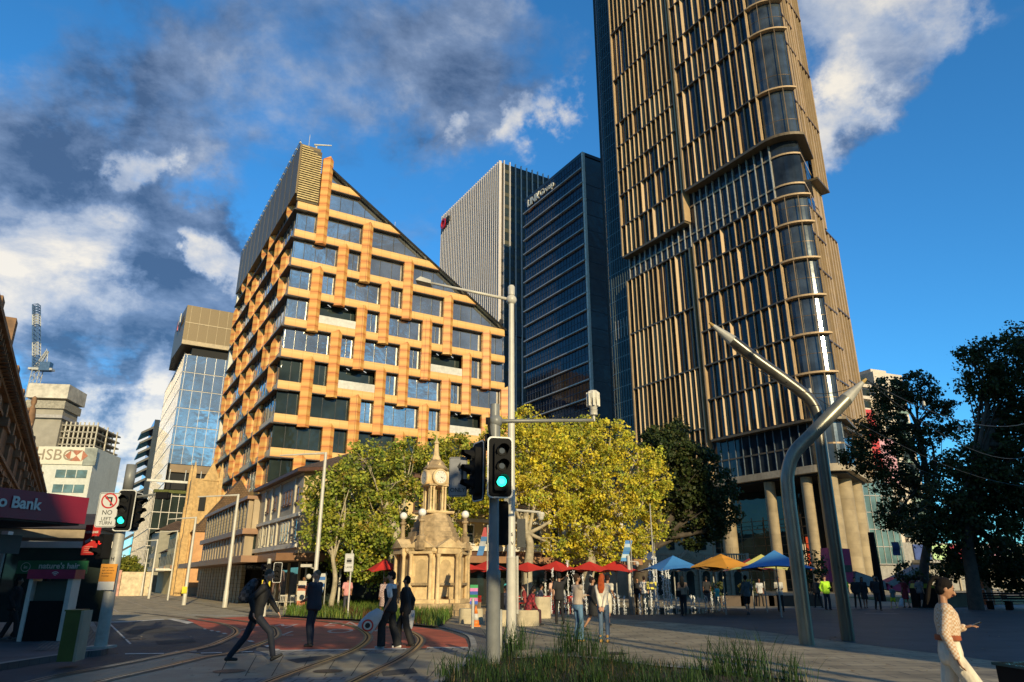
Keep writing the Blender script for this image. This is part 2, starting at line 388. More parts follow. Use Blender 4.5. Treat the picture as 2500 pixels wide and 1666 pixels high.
# the plaza with the footpath beside the hotel (its edge curves round the corner)
edge = [G(1030, 1700), G(1063, 1666), G(1127, 1619), G(1145, 1593), G(1149, 1575), G(1140, 1555), G(1110, 1543), G(1078, 1535), G(992, 1524), G(938, 1518), G(850, 1513), G(776, 1509), G(700, 1505), G(640, 1500)]
edge_s = [(p[0], p[1]) for p in crom([Vector(p) for p in edge], 5)]
far = [tow(8.3, 48)[:2], tow(8.3, 320)[:2], tow(400, 320)[:2], tow(400, -60)[:2]]
plz = [tuple(p) for p in edge_s]+[tuple(p) for p in far]+[(60, -60), (1.0, -60), (0.2, 2)]
flat('plaza', ccw(plz), 0.03, M_plaza, thick=0.08)
M_plz2 = blocks('shade_dark_paving', (0.085, 0.082, 0.082), (0.065, 0.064, 0.066), (0.04, 0.04, 0.04), bw=1.8, bh=.9, rough=.62, axis='XY', bump=.2, dirt=.4, msize=.006)  # dark paving past the shadow edge, its tone deepened to carry the shade
flat('plaza_shade_area', ccw([G(1760, 1532), G(2500, 1627), G(2700, 1655), (40, 8), (70, 40), (60, 60), G(1760, 1487), G(1500, 1487), G(1420, 1506)]), 0.034, M_plz2)
flat('tram_paving', ccw([tow(-3, 36)[:2], tow(8.4, 36)[:2], tow(8.4, 200)[:2], tow(-3, 200)[:2]]), 0.003, M_path)
o = fixup(ribbon(edge_s, 0.0, -0.16, 0.036).build('kerb', M_kerb)); tag(o, kind='structure')
o = fixup(ribbon(edge_s[:44], -0.16, -1.15, 0.038).build('tactile_strip', M_tact)); tag(o, kind='structure')
# light footpath in front of the hotel and its neighbours
flat('footpath', ccw([tow(8.45, 48)[:2], tow(8.45, 200)[:2], tow(12.5, 200)[:2], tow(12.5, 44)[:2], tow(38, 44)[:2], tow(37, 38)[:2], G(880, 1490), G(700, 1503), G(652, 1499)]), 0.034, M_path)
# left-hand footpath
lk = [G(-60, 1648), G(0, 1638), G(121, 1618), G(201, 1606), G(252, 1600), G(262, 1588), G(247, 1560), G(228, 1530), G(216, 1508), G(206, 1490)]
lks = [(p[0], p[1]) for p in crom([Vector(p) for p in lk], 5)]
lend = tog(*lks[-1])
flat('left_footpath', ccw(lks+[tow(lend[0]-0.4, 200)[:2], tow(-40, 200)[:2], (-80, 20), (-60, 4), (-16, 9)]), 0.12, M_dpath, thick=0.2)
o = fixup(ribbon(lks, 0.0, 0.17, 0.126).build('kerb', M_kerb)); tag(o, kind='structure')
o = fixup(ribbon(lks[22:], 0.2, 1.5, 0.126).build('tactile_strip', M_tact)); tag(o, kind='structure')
# the crossing with its paved bands, the red lane and the stop line
def gp(lst): return ccw([G(*p) for p in lst])
flat('crossing', gp([(60, 1668), (140, 1655), (430, 1590), (500, 1600), (640, 1594), (995, 1588), (1146, 1585), (1128, 1617), (1064, 1664), (1030, 1695), (640, 1700)]), 0.004, mat('crossing_surface', (0.27, 0.24, 0.17), rough=0.55, var=0.3, scale=1.5, bump=0.3, bscale=60, dirt=0.35))
flat('red_lane', gp([(455, 1513), (500, 1510), (560, 1508), (640, 1505), (700, 1508), (776, 1513), (850, 1517), (938, 1522), (992, 1528), (1076, 1539), (1108, 1548), (1136, 1560), (1142, 1574), (1143, 1581), (993, 1584), (683, 1588), (640, 1577), (600, 1564), (550, 1549), (500, 1535)]), 0.004, M_red)
for a in ([(620, 1591), (850, 1586.5), (845, 1598), (622, 1602)], [(900, 1585), (1000, 1583), (992, 1595), (890, 1597)], [(1042, 1583), (1145, 1583), (1142, 1593), (1036, 1594)],
          [(700, 1656), (850, 1654), (838, 1667), (690, 1669)], [(905, 1654), (1060, 1652), (1045, 1666), (893, 1668)], [(545, 1658), (655, 1656), (640, 1668), (532, 1670)]):
    flat('paver_band', gp(a), 0.008, M_band)
for a in ([(683, 1588.5), (992, 1584), (992, 1586.3), (683, 1591)], [(1042, 1581.2), (1143, 1581), (1143, 1583), (1042, 1583.2)], [(428, 1591), (480, 1590.3), (480, 1592.5), (428, 1593.2)], [(490, 1595), (542, 1594), (542, 1596), (490, 1597)], [(305, 1597), (400, 1596), (400, 1598), (305, 1599)], [(585, 1592), (618, 1591.5), (618, 1593.5), (585, 1594)],
          [(265, 1519), (310, 1518), (400, 1512), (400, 1514), (310, 1520), (265, 1521)], [(407, 1512), (424, 1511), (474, 1521), (457, 1524)], [(262, 1521), (267, 1521), (321, 1573), (316, 1574)], [(455, 1502), (640, 1504), (640, 1505), (455, 1503)]):
    flat('road_marking', gp(a), 0.012, M_paint)
for k, (u, v) in enumerate([(500, 1537), (517, 1541), (533, 1543.5), (548, 1548), (594, 1562), (612, 1567), (654, 1579), (676, 1588)]):
    s_ = 0.6+0.09*k
    flat('road_marking', gp([(u-9*s_, v-1.5*s_), (u+2*s_, v-2.2*s_), (u+9*s_, v+1.0*s_), (u-2*s_, v+1.8*s_)]), 0.012, M_paint)
# painted lettering on the red lane
mp_ = [('L', 708, 1548, 46, 0.5), ('O', 830, 1542, 50, 0.35), ('N', 905, 1538, 42, 0.2), ('M', 690, 1530, 44, 0.4), ('E', 812, 1525, 40, 0.3), ('N', 862, 1525, 38, 0.2), ('Y', 600, 1536, 40, 0.4)]
for ch, u, v, wpx, sk in mp_:
    x_, y_ = G(u, v); me = text_mesh(ch, 1.0, 0.0)
    sx_ = wpx*mpp(y_)/0.62
    yn = abs(G(u, v-5.5)[1]-G(u, v+5.5)[1])/0.72
    me.transform(Matrix.Rotation(R(6), 4, 'Z') @ Matrix.Diagonal((sx_, yn, 1, 1)))
    o = link('road_marking', me, M_paint2); o.location = (x_, y_, 0.0125); tag(o, kind='structure')
# tram rails
rails = [[(900, 1649), (976, 1611), (1015, 1583), (1027, 1563), (1012, 1549), (985, 1539), (930, 1528), (860, 1519)],
         [(590, 1700), (659, 1666), (766, 1626), (861, 1590), (897, 1564), (893, 1547), (861, 1530), (793, 1519), (700, 1511), (600, 1503)],
         [(160, 1690), (242, 1666), (400, 1630), (500, 1606), (564, 1596), (627, 1577), (670, 1558), (676, 1545), (666, 1532), (632, 1524), (580, 1516), (480, 1506)],
         [(60, 1672), (141, 1652), (302, 1622), (400, 1602), (500, 1581), (542, 1566), (574, 1549), (572, 1536), (542, 1524), (500, 1517), (440, 1508), (330, 1496)]]
rails[0] = [(800, 1700)]+rails[0]
for rl in rails:
    c_ = [(p[0], p[1]) for p in crom([Vector(G(*q)) for q in rl], 10)]
    rt = empty('tram_rail', (0, 0, 0)); tag(rt, kind='structure')
    fixup(ribbon(c_, -0.15, 0.15, 0.016).build('rail_bed', M_railbed, rt))
    fixup(ribbon(c_, 0.0, 0.055, 0.020).build('groove', M_groove, rt))
    fixup(ribbon(c_, -0.065, 0.0, 0.021).build('running_rail', M_rail, rt))
    fixup(ribbon(c_, 0.055, 0.085, 0.021).build('guard_rail', M_rail, rt))
# rails running up the street
for a_ in (1.2, 2.65, 4.6, 6.05):
    o = fixup(ribbon([tow(a_, b_)[:2] for b_ in (46, 60, 120, 200)], 0, 0.07, 0.006).build('tram_rail', M_rail)); tag(o, kind='structure')
for (u, v, r_) in ((330, 1560, .32), (560, 1640, .3), (800, 1640, .28), (1500, 1600, .3), (2050, 1560, .3)):
    x_, y_ = G(u, v); z_ = .012 if u < 1000 else .04
    flat('manhole_cover', [(x_+r_*math.cos(k*math.pi/12), y_+r_*math.sin(k*math.pi/12)) for k in range(24)], z_, mat('cast_iron', (.05, .045, .04), rough=.5, metal=.5, var=.4, scale=14, bump=1, bscale=40))
for a in ([(300, 1540), (420, 1532), (440, 1541), (315, 1550)], [(380, 1566), (470, 1560), (480, 1568), (385, 1575)], [(700, 1612), (800, 1600), (830, 1606), (725, 1620)], [(930, 1640), (1010, 1632), (1020, 1645), (935, 1652)]):
    flat('road_patch', gp(a), 0.0072, mat('patch_asphalt', (.045, .043, .042), rough=.85, var=.3, scale=4, bump=.6, bscale=70))
for k in range(9):
    u0 = 560+k*66; fixup(ribbon([G(u0, 1602), G(u0-26-k*1.5, 1652)], -.008, .008, .0078).build('expansion_joint', M_groove))['kind'] = 'structure'
# slot drains and a joint line on the plaza
for a in ([(1800, 1486), (2560, 1486), (2560, 1487.4), (1800, 1487.4)], [(1500, 1487), (1760, 1491), (1760, 1492.2), (1500, 1488.2)], [(2112, 1499), (2195, 1500), (2195, 1501), (2112, 1500)]):
    flat('drain_line', gp(a), 0.036, M_kerb)
flat('drain_line', gp([(1380, 1545), (1470, 1547), (1490, 1543), (1490, 1544.5), (1470, 1548.5), (1380, 1546.5)]), 0.036, M_kerb)

# ------------------------------------------------------------------ planted beds
def inpoly(pts, x, y):
    c = False; j = len(pts)-1
    for i in range(len(pts)):
        if (pts[i][1] > y) != (pts[j][1] > y) and x < (pts[j][0]-pts[i][0])*(y-pts[i][1])/(pts[j][1]-pts[i][1])+pts[i][0]: c = not c
        j = i
    return c
def leafcol_mat(name, rough=0.55, trans=0.3, spec=0.3):
    if name in MATS: return MATS[name]
    m, nt, b = nmat(name); N = nt.nodes; L = nt.links
    at = N.new('ShaderNodeAttribute'); at.attribute_name = 'tint'
    L.new(at.outputs['Color'], b.inputs['Base Color']); b.inputs['Roughness'].default_value = rough; b.inputs['Specular IOR Level'].default_value = spec
    tr = N.new('ShaderNodeBsdfTranslucent'); L.new(at.outputs['Color'], tr.inputs[0])
    mx = N.new('ShaderNodeMixShader'); mx.inputs[0].default_value = trans
    L.new(b.outputs[0], mx.inputs[1]); L.new(tr.outputs[0], mx.inputs[2]); L.new(mx.outputs[0], N['Material Output'].inputs[0])
    MATS[name] = m; return m
def mesh_np(name, V, F, tint, m, parent=None):
    """V (n,3), F (k,4) quads, tint (k,3) one colour per face"""
    me = bpy.data.meshes.new(name); me.vertices.add(len(V)); me.vertices.foreach_set('co', V.astype(np.float32).ravel())
    k, q = F.shape; me.loops.add(k*q); me.loops.foreach_set('vertex_index', F.astype(np.int32).ravel())
    me.polygons.add(k); me.polygons.foreach_set('loop_start', np.arange(0, k*q, q, dtype=np.int32)); me.polygons.foreach_set('loop_total', np.full(k, q, dtype=np.int32))
    a = me.attributes.new('tint', 'FLOAT_COLOR', 'FACE'); c4 = np.concatenate([tint, np.ones((k, 1))], 1).astype(np.float32); a.data.foreach_set('color', c4.ravel())
    me.update(); me.validate(); me.materials.append(m)
    o = bpy.data.objects.new(name, me); col.objects.link(o)
    if parent is not None: o.parent = parent
    return o
def blades(name, roots, h, wd, bend, tints, m, parent=None):
    """tapering curved blades; roots (n,3), h (n,), tints (n,3)"""
    n = len(roots); az = rng.uniform(0, 2*np.pi, n); d = np.stack([np.cos(az), np.sin(az), np.zeros(n)], 1); s = np.stack([-np.sin(az), np.cos(az), np.zeros(n)], 1)
    fr = [0, .45, .8, 1.0]; wf = [1, .85, .5, .06]; V = []
    be = bend*rng.uniform(.3, 1.3, n)
    for f, q in zip(fr, wf):
        c = roots+d*(be*h*f*f)[:, None]+np.stack([np.zeros(n), np.zeros(n), h*(f-0.25*be*f*f)], 1)
        V += [c-s*(wd*q/2)[:, None], c+s*(wd*q/2)[:, None]]
    V = np.stack(V, 1).reshape(-1, 3); b0 = np.arange(n)[:, None]*8
    F = np.concatenate([b0+np.array([0, 1, 3, 2]), b0+np.array([2, 3, 5, 4]), b0+np.array([4, 5, 7, 6])], 0)
    return mesh_np(name, V, F, np.concatenate([tints]*3, 0), m, parent)
M_grass = leafcol_mat('grass_leaf', 0.5, 0.35)
bed = [G(1072, 1685), G(1100, 1655), G(1160, 1628), G(1250, 1614), G(1389, 1608), G(1588, 1630), G(1780, 1648), G(1960, 1670), G(2100, 1760), G(900, 1900), G(1020, 1740)]
flat('bed_soil', ccw(bed), 0.05, M_soil)
o = fixup(ribbon([(p[0], p[1]) for p in crom([Vector(p) for p in bed[3:8]], 4)], 0.0, -0.24, 0.075).build('bed_kerb', M_kerb)); tag(o, kind='structure')
pts = []; clump = [(1240, 1612, .85, 90), (1265, 1590, .75, 70), (1390, 1598, .95, 90), (1440, 1608, .75, 80), (1500, 1628, .45, 50), (1560, 1645, .40, 30), (1340, 1640, .5, 80), (1160, 1640, .45, 80), (1200, 1680, .45, 90), (1100, 1655, .4, 70),
          (1760, 1655, .8, 60), (1800, 1655, .75, 70), (1860, 1662, .95, 50), (1720, 1668, .6, 60), (1930, 1672, .55, 60), (1300, 1690, .5, 90), (1450, 1690, .5, 90), (1600, 1700, .45, 90), (1700, 1720, .5, 90), (1850, 1720, .5, 90)]
rt_ = []; hh = []; tt = []; ww = []
for (u, v, h_, n_) in clump:
    gx, gy = G(u, v)
    for k in range(int(n_*1.2)):
        rt_.append((gx+random.gauss(0, .16), gy+random.gauss(0, .16), .04)); hh.append(h_*random.uniform(.45, 1.08)); ww.append(random.uniform(.010, .020))
        g_ = random.uniform(.6, 1.7); tt.append((.032*g_, .066*g_, .017*g_))  # greens kept darker so the leaf colour carries the shade over this bed
xs = [p[0] for p in bed]; ys = [p[1] for p in bed]
while len(rt_) < 9000:
    x_, y_ = random.uniform(min(xs), max(xs)), random.uniform(max(6, min(ys)), max(ys))
    if not inpoly(bed, x_, y_) or (x_ > 2.9 and random.random() < .62): continue
    rt_.append((x_, y_, .04)); hh.append(random.uniform(.08, .26)*(1+.3*math.sin(x_*3)*math.cos(y_*4))); ww.append(random.uniform(.008, .016)); g_ = random.uniform(.5, 1.6); tt.append(((.022*g_, .042*g_, .011*g_) if random.random() < .88 else (.16*g_, .11*g_, .05*g_)))
o = blades('verge_grass', np.array(rt_), np.array(hh), np.array(ww), .55, np.array(tt), M_grass)
tag(o, 'strappy grass, green darkened to stand for shade, in the kerbed bed nearest the camera', 'grass', kind='stuff')
# bed round the monument
bed2 = [G(690, 1506), G(776, 1512), G(860, 1516), G(938, 1521), G(1000, 1528), G(1065, 1535), G(1085, 1528), G(1108, 1505), G(1125, 1482), G(1060, 1474), G(900, 1474), G(800, 1478), G(720, 1490)]
flat('bed_soil', ccw(bed2), 0.07, M_soil)
rt_ = []; hh = []; tt = []; ww = []
xs = [p[0] for p in bed2]; ys = [p[1] for p in bed2]
while len(rt_) < 13000:
    x_, y_ = random.uniform(min(xs), max(xs)), random.uniform(min(ys), max(ys))
    if not inpoly(bed2, x_, y_): continue
    q = math.sin(x_*2.1+1)*math.cos(y_*0.9)+math.sin(x_*0.9+y_*0.5)
    rt_.append((x_, y_, .06)); hh.append(random.uniform(.3, .62)*(1 if q > -1 else .7)); ww.append(random.uniform(.02, .042)); g_ = random.uniform(.55, 1.35)
    c_ = (.13, .22, .035) if random.random() < .72 else (.22, .25, .05)
    if q < -0.9: c_ = (.17, .075, .035) if random.random() < .6 else (.12, .12, .03)
    tt.append(tuple(k*g_ for k in c_))
o = blades('border_grass', np.array(rt_), np.array(hh), np.array(ww), .7, np.array(tt), M_grass)
tag(o, 'sunlit green strappy plants in the bed in front of the clock monument', 'plants', kind='stuff')
# fallen leaves on the plaza and gutters
V = []; F = []; T = []
for k in range(420):
    if k < 300: u, v = random.uniform(1250, 2500), random.uniform(1490, 1650)
    else: u, v = random.uniform(200, 1100), random.uniform(1515, 1660)
    x_, y_ = G(u, v); s_ = random.uniform(.025, .06); a_ = random.uniform(0, 6.28); n = len(V)
    for q in range(4): V.append((x_+s_*math.cos(a_+q*1.57)*(1 if q % 2 else .6), y_+s_*math.sin(a_+q*1.57)*(1 if q % 2 else .6), .045+random.uniform(0, .02)))
    F.append((n, n+1, n+2, n+3)); g_ = random.uniform(.5, 1.2); T.append(random.choice([(.30*g_, .19*g_, .07*g_), (.22*g_, .11*g_, .04*g_), (.40*g_, .33*g_, .20*g_)]))
o = mesh_np('fallen_leaves', np.array(V), np.array(F), np.array(T), leafcol_mat('dry_leaf', .7, .2)); tag(o, 'scattered dry brown leaves on the plaza paving', 'leaves', kind='stuff')
# ------------------------------------------------------------------ striated terracotta for the orange building
def strata(name, stops, per=1.0, rough=0.45, vary=0.08):
    m, nt, b = nmat(name); N = nt.nodes; L = nt.links
    tc = N.new('ShaderNodeTexCoord'); se = N.new('ShaderNodeSeparateXYZ'); L.new(tc.outputs['Object'], se.inputs[0])
    mp = N.new('ShaderNodeMapping'); mp.inputs['Scale'].default_value = (0.25, 0.25, 1.6); L.new(tc.outputs['Object'], mp.inputs[0])
    no = N.new('ShaderNodeTexNoise'); no.inputs['Scale'].default_value = 1.0; no.inputs['Detail'].default_value = 4; L.new(mp.outputs[0], no.inputs['Vector'])
    a = N.new('ShaderNodeMath'); a.operation = 'MULTIPLY_ADD'; L.new(no.outputs['Fac'], a.inputs[0]); a.inputs[1].default_value = vary*per*6; L.new(se.outputs[2], a.inputs[2])
    d = N.new('ShaderNodeMath'); d.operation = 'DIVIDE'; L.new(a.outputs[0], d.inputs[0]); d.inputs[1].default_value = per
    f = N.new('ShaderNodeMath'); f.operation = 'FRACT'; L.new(d.outputs[0], f.inputs[0])
    rp = N.new('ShaderNodeValToRGB'); rp.color_ramp.interpolation = 'EASE'; L.new(f.outputs[0], rp.inputs[0])
    e = rp.color_ramp.elements
    e[0].position = stops[0][0]; e[0].color = stops[0][1]+(1,); e[1].position = stops[-1][0]; e[1].color = stops[-1][1]+(1,)
    for p_, c_ in stops[1:-1]: q = e.new(p_); q.color = c_+(1,)
    # panel joints
    cm = N.new('ShaderNodeCombineXYZ'); ad = N.new('ShaderNodeMath'); ad.operation = 'ADD'; L.new(se.outputs[0], ad.inputs[0]); L.new(se.outputs[1], ad.inputs[1]); L.new(ad.outputs[0], cm.inputs[0]); L.new(se.outputs[2], cm.inputs[1])
    br = N.new('ShaderNodeTexBrick'); br.offset = 0; L.new(cm.outputs[0], br.inputs['Vector']); br.inputs['Scale'].default_value = 1; br.inputs['Brick Width'].default_value = 1.2; br.inputs['Row Height'].default_value = 50; br.inputs['Mortar Size'].default_value = 0.012
    br.inputs['Color1'].default_value = (1, 1, 1, 1); br.inputs['Color2'].default_value = (.93, .93, .93, 1); br.inputs['Mortar'].default_value = (.45, .4, .35, 1)
    mx = N.new('ShaderNodeMix'); mx.data_type = 'RGBA'; mx.blend_type = 'MULTIPLY'; mx.inputs[0].default_value = 1; L.new(rp.outputs[0], mx.inputs[6]); L.new(br.outputs[0], mx.inputs[7])
    L.new(mx.outputs[2], b.inputs['Base Color']); b.inputs['Roughness'].default_value = rough
    return m
YEL, ORA, RED_ = (0.70, 0.38, 0.10), (0.66, 0.27, 0.06), (0.48, 0.13, 0.03)
M_pier = strata('banded_terracotta', [(0, RED_), (0.08, ORA), (0.30, YEL), (0.52, YEL), (0.74, ORA), (0.90, (.62, .26, .07)), (1, RED_)], per=1.05)
M_spand = strata('banded_spandrel', [(0, (0.70, .42, .14)), (0.04, (.72, .45, .15)), (0.10, (0.46, .16, .05)), (0.74, (0.46, .16, .05)), (0.80, (.62, .26, .07)), (0.88, (.70, .40, .12)), (1, (.74, .48, .17))], per=3.69, vary=0.002)
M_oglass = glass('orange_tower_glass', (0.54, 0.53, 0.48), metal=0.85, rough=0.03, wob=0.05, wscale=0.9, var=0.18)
M_dglass = glass('dark_glass', (0.028, 0.038, 0.034), metal=0.05, rough=0.04, wob=0.05, spec=0.45)  # dark, weakly reflecting glass used for most windows
M_frame = mat('dark_frame', (0.02, 0.02, 0.022), rough=0.4, var=0.2)
M_soff = mat('soffit', (0.05, 0.04, 0.035), rough=0.6, var=0.3)
M_bronze = mat('bronze_mesh', (0.17, 0.115, 0.048), rough=0.5, metal=0.1, var=0.3, scale=9, bump=0.6, bscale=30)
M_white = mat('white_render', (0.62, 0.60, 0.54), rough=0.6, var=0.15, dirt=0.25)
M_dark = mat('dark_interior', (0.012, 0.012, 0.012), rough=0.8, var=0.4)
M_lit = mat('light_batten', (0.8, 0.8, 0.75), rough=0.5, emit=0.9)
M_louvre = mat('gold_louvre', (0.50, 0.37, 0.16), rough=0.4, metal=0.3, var=0.2)

def bld(name, a, b, label, cat, group=None):
    return empty(name, tow(a, b), GA, label, cat, group)

# ---- the orange building. local x along the long front, y along the left side, z up
A0, B0 = 16.05, 76.58
ob = bld('office_building', A0, B0, 'orange banded office building with staggered brick-coloured piers and a slanting glass roofline', 'building')
Lx, Ly = 28.65, 37.2
ZB = [11.3+3.69*k for k in range(11)]             # band tops; 11.3 .. 48.2
def roofz(x): return 49.9-(x-3.7)*0.661
zt = 48.2
mb = MB()                                        # the dark body behind glass, under the sloping roof
x_end = Lx
prof = [(0.9, 4.0), (Lx-.2, 4.0), (Lx-.2, roofz(Lx)-.5), (3.0, roofz(3.0)-.5), (0.9, roofz(3.0)-.5)]
mb.extr([(x, 1.35, z) for x, z in prof][::-1], (0, Ly-1.6, 0))
mb.build('core_wall', M_dark, ob)
mb = MB()
mb.quad((3.4, -.1, roofz(3.4)), (Lx+.15, -.1, roofz(Lx+.15)), (Lx+.15, Ly, roofz(Lx+.15)), (3.4, Ly, roofz(3.4)))
mb.build('roof', glass('roof_glass', (.35, .4, .42), metal=.6, rough=.05), ob)
MB().tube([(3.2, -.12, roofz(3.2)+.05), (Lx+.2, -.12, roofz(Lx+.2)+.05)], .13, 6).build('roof_edge', M_frame, ob)
# spandrel bands
for k, z in enumerate(ZB):
    xr = Lx if roofz(Lx) > z else 3.7+(49.9-z)/0.661
    mb = MB()
    x1b = min(Lx, 3.7+(49.9-(z-.95))/0.661)
    x0 = 0.0 if k < 10 else 3.6
    if k == 10: mb.extr([(x0, 0, z-.95), (x1b, 0, z-.95), (xr, 0, z), (x0, 0, z)], (0, .6, 0))
    else:
        mb.extr([(0, 0, z-.95), (x1b, 0, z-.95), (xr, 0, z), (0, 0, z)], (0, .57, 0))
        mb.box(.16, .6, z-.95, 1.0, Ly, z-.02)        # side band
    mb.build('floor_band', M_spand, ob)
    MB().box(-.03, -.03, z-1.06, min(x1b, Lx)-.2, 1.3, z-.955).build('soffit', M_soff, ob)
    if k < 10: MB().box(-.30, 0.05, z-1.12, 1.25, Ly+.1, z-.99).build('side_soffit', M_soff, ob)
# piers on the front: each column is present on two of every three storeys
cols = [3.15+2.845*i for i in range(0, 10)]
def present(i, r_): return (r_+i) % 3 != 0
def pier(x, z0, z1, w_=1.28, dpt=.5, side=False):
    mb = MB(); h = w_/2
    pl = [(x-h, .3), (x-h, -.10), (x+.12, -dpt), (x+h, -.10), (x+h, .3)]
    n = 5
    top = [0.0, .0, .32, .0, 0.0]
    vs = [(p[0], p[1], z0) for p in pl]+[(p[0], p[1], z1-.45+t*1.2) for p, t in zip(pl, top)]
    fs = [(0, 1, 6, 5), (1, 2, 7, 6), (2, 3, 8, 7), (3, 4, 9, 8), (5, 6, 7, 8, 9), (4, 3, 2, 1, 0)]
    mb.add(vs, fs); return mb
# storeys: r=0 is the one whose floor band is ZB[9] (top 44.5); r increases downward
for i, cx in enumerate(cols, start=1):
    r_ = -3
    runs = []; cur = None
    for r_ in range(-2, 11):
        kb = 9-r_                                  # floor band index
        if kb < 0: pr = False
        elif kb > 10: pr = False
        else: pr = present(i, r_) or (i == 1 and r_ <= 1)
        zt_ = ZB[kb+1]-.95 if 0 <= kb+1 < len(ZB) else None
        if i > 1 and pr and roofz(cx) < ZB[kb]+3.69+1.0: pr = False
        if pr and kb == 10: pr = (i == 1)
        if pr:
            if cur is None: cur = [r_, r_]
            else: cur[1] = r_
        elif cur is not None: runs.append(cur); cur = None
    if cur: runs.append(cur)
    for (ra, rb) in runs:
        zb = ZB[9-rb]-1.25; ztop = (ZB[10-ra]-.5) if 10-ra < len(ZB) else roofz(cx)+1.5
        if i == 1 and ra < 0: ztop = 51.6
        m_ = pier(cx, zb, ztop)
        m_.build('pier', M_pier, ob)
# front windows between piers
rnd = random.Random(4)
for r_ in range(-1, 10):
    kb = 9-r_
    if kb < 0: continue
    z0 = ZB[kb]; z1 = ZB[kb+1]-.95 if kb+1 < len(ZB) else 55
    xs = [0.0]+[c for i, c in enumerate(cols, start=1) if (present(i, r_) or (i == 1 and r_ <= 1)) and (i == 1 or roofz(c) > z0+3.69+1.0)]+[Lx]
    for j in range(len(xs)-1):
        xa = xs[j]+(.55 if j else .15); xb = xs[j+1]-(.55 if j+1 < len(xs)-1 else .05)
        if r_ <= 0 and j == 0: 
            if r_ < 0: continue
        dxr = 3.7+(49.9-z0)/0.661-.25              # where the roof slope meets the sill
        xb = min(xb, dxr)
        if xb-xa < .5: continue
        balc = (r_, j) in ((4, 1), (6, 2), (5, 4), (7, 5))
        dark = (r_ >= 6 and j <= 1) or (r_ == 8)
        y_ = .58
        zt1 = min(z1, roofz(xa)-.1); zt2 = min(z1, roofz(xb)-.1)
        poly = [(xa, y_, z0), (xb, y_, z0), (xb, y_, zt2)]
        if zt1 > zt2+.05 and zt1 >= z1-.01: poly.append((3.7+(49.9-z1-.1)/0.661, y_, z1))
        poly.append((xa, y_, zt1))
        if balc:
            MB().box(xa, .05, z0, xb, .14, z0+.95).build('balcony_rail', M_white, ob)
            w_ = MB().box(xa, 1.15, z0, xb, 1.3, z1); w_o = w_.build('window', M_dglass, ob)
            for q in range(2):
                xq = xa+(xb-xa)*(.25+.45*q); MB().tube([(xq, .6, z1-.16), (xq+.5, 1.1, z1-.16)], .035, 5).build('ceiling_light', M_lit, ob)
            continue
        g_ = MB().poly(poly[:3]+poly[3:])
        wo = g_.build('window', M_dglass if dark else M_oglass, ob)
        n_ = max(2, int(round((xb-xa)/1.45))); mb = MB()
        for q in range(1, n_):
            xq = xa+(xb-xa)*q/n_; ztq = min(z1, roofz(xq)-.1)
            if ztq > z0+.15: mb.box(xq-.03, y_-.05, z0, xq+.03, y_-.004, ztq)
        mb.box(xa, y_-.06, z0, xb, y_-.006, z0+.07)
        mb.build('window_bars', M_frame, wo)
        if rnd.random() < .35 and not r_ < 1:
            xq = rnd.uniform(xa+.2, xb-.8)
# left side: piers and recessed windows, deep fins
colsL = [4.2+4.65*i for i in range(0, 8)]
for r_ in range(0, 10):
    kb = 9-r_
    z0 = ZB[kb]; z1 = (ZB[kb+1] if kb+1 < len(ZB) else ZB[-1]+3.7)-.95
    ys = [0.4]+[c for i, c in enumerate(colsL) if (r_+i+2) % 3 != 0]+[Ly-.6]
    for j in range(len(ys)-1):
        ya, yb = ys[j]+(.6 if j else 0), ys[j+1]-.6
        if yb-ya < .4: continue
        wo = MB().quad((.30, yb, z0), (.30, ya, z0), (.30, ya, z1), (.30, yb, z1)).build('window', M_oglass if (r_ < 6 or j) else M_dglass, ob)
        n_ = max(2, int((yb-ya)/1.4)); mb = MB(); mb.box(.26, ya, z0, .295, yb, z0+.06)
        for q in range(1, n_): yq = ya+(yb-ya)*q/n_; mb.box(.24, yq-.03, z0, .295, yq+.03, z1)
        mb.build('window_bars', M_frame, wo)
for i, cy in enumerate(colsL):
    cur = None; runs = []
    for r_ in range(0, 10):
        pr = (r_+i+2) % 3 != 0
        if pr: cur = [r_, r_] if cur is None else [cur[0], r_]
        elif cur: runs.append(cur); cur = None
    if cur: runs.append(cur)
    for ra, rb in runs:
        zb = ZB[9-rb]-.95; z_t = (ZB[10-ra] if 10-ra < len(ZB) else 48.2)-1.0
        mb = MB(); h = .64
        pl = [(.34, cy-h), (.12, cy-h), (-.34, cy), (.12, cy+h), (.34, cy+h)]
        vs = [(p[0], p[1], zb) for p in pl]+[(p[0], p[1], z_t) for p in pl]
        vs[2] = (.12, cy, zb-.1); vs.append((-.34, cy, zb+1.0)); vs.append((-.34, cy, z_t-1.1)); vs[7] = (.14, cy, z_t)
        mb.add(vs, [(0, 1, 6, 5), (4, 9, 8, 3), (1, 2, 10), (1, 10, 11, 6), (6, 11, 7), (2, 3, 10), (3, 8, 11, 10), (8, 7, 11), (5, 6, 7, 8, 9)])
        mb.build('pier', M_pier, ob)
MB().box(-.15, Ly-.5, 4, .9, Ly+.4, 47).build('end_wall', M_white, ob)
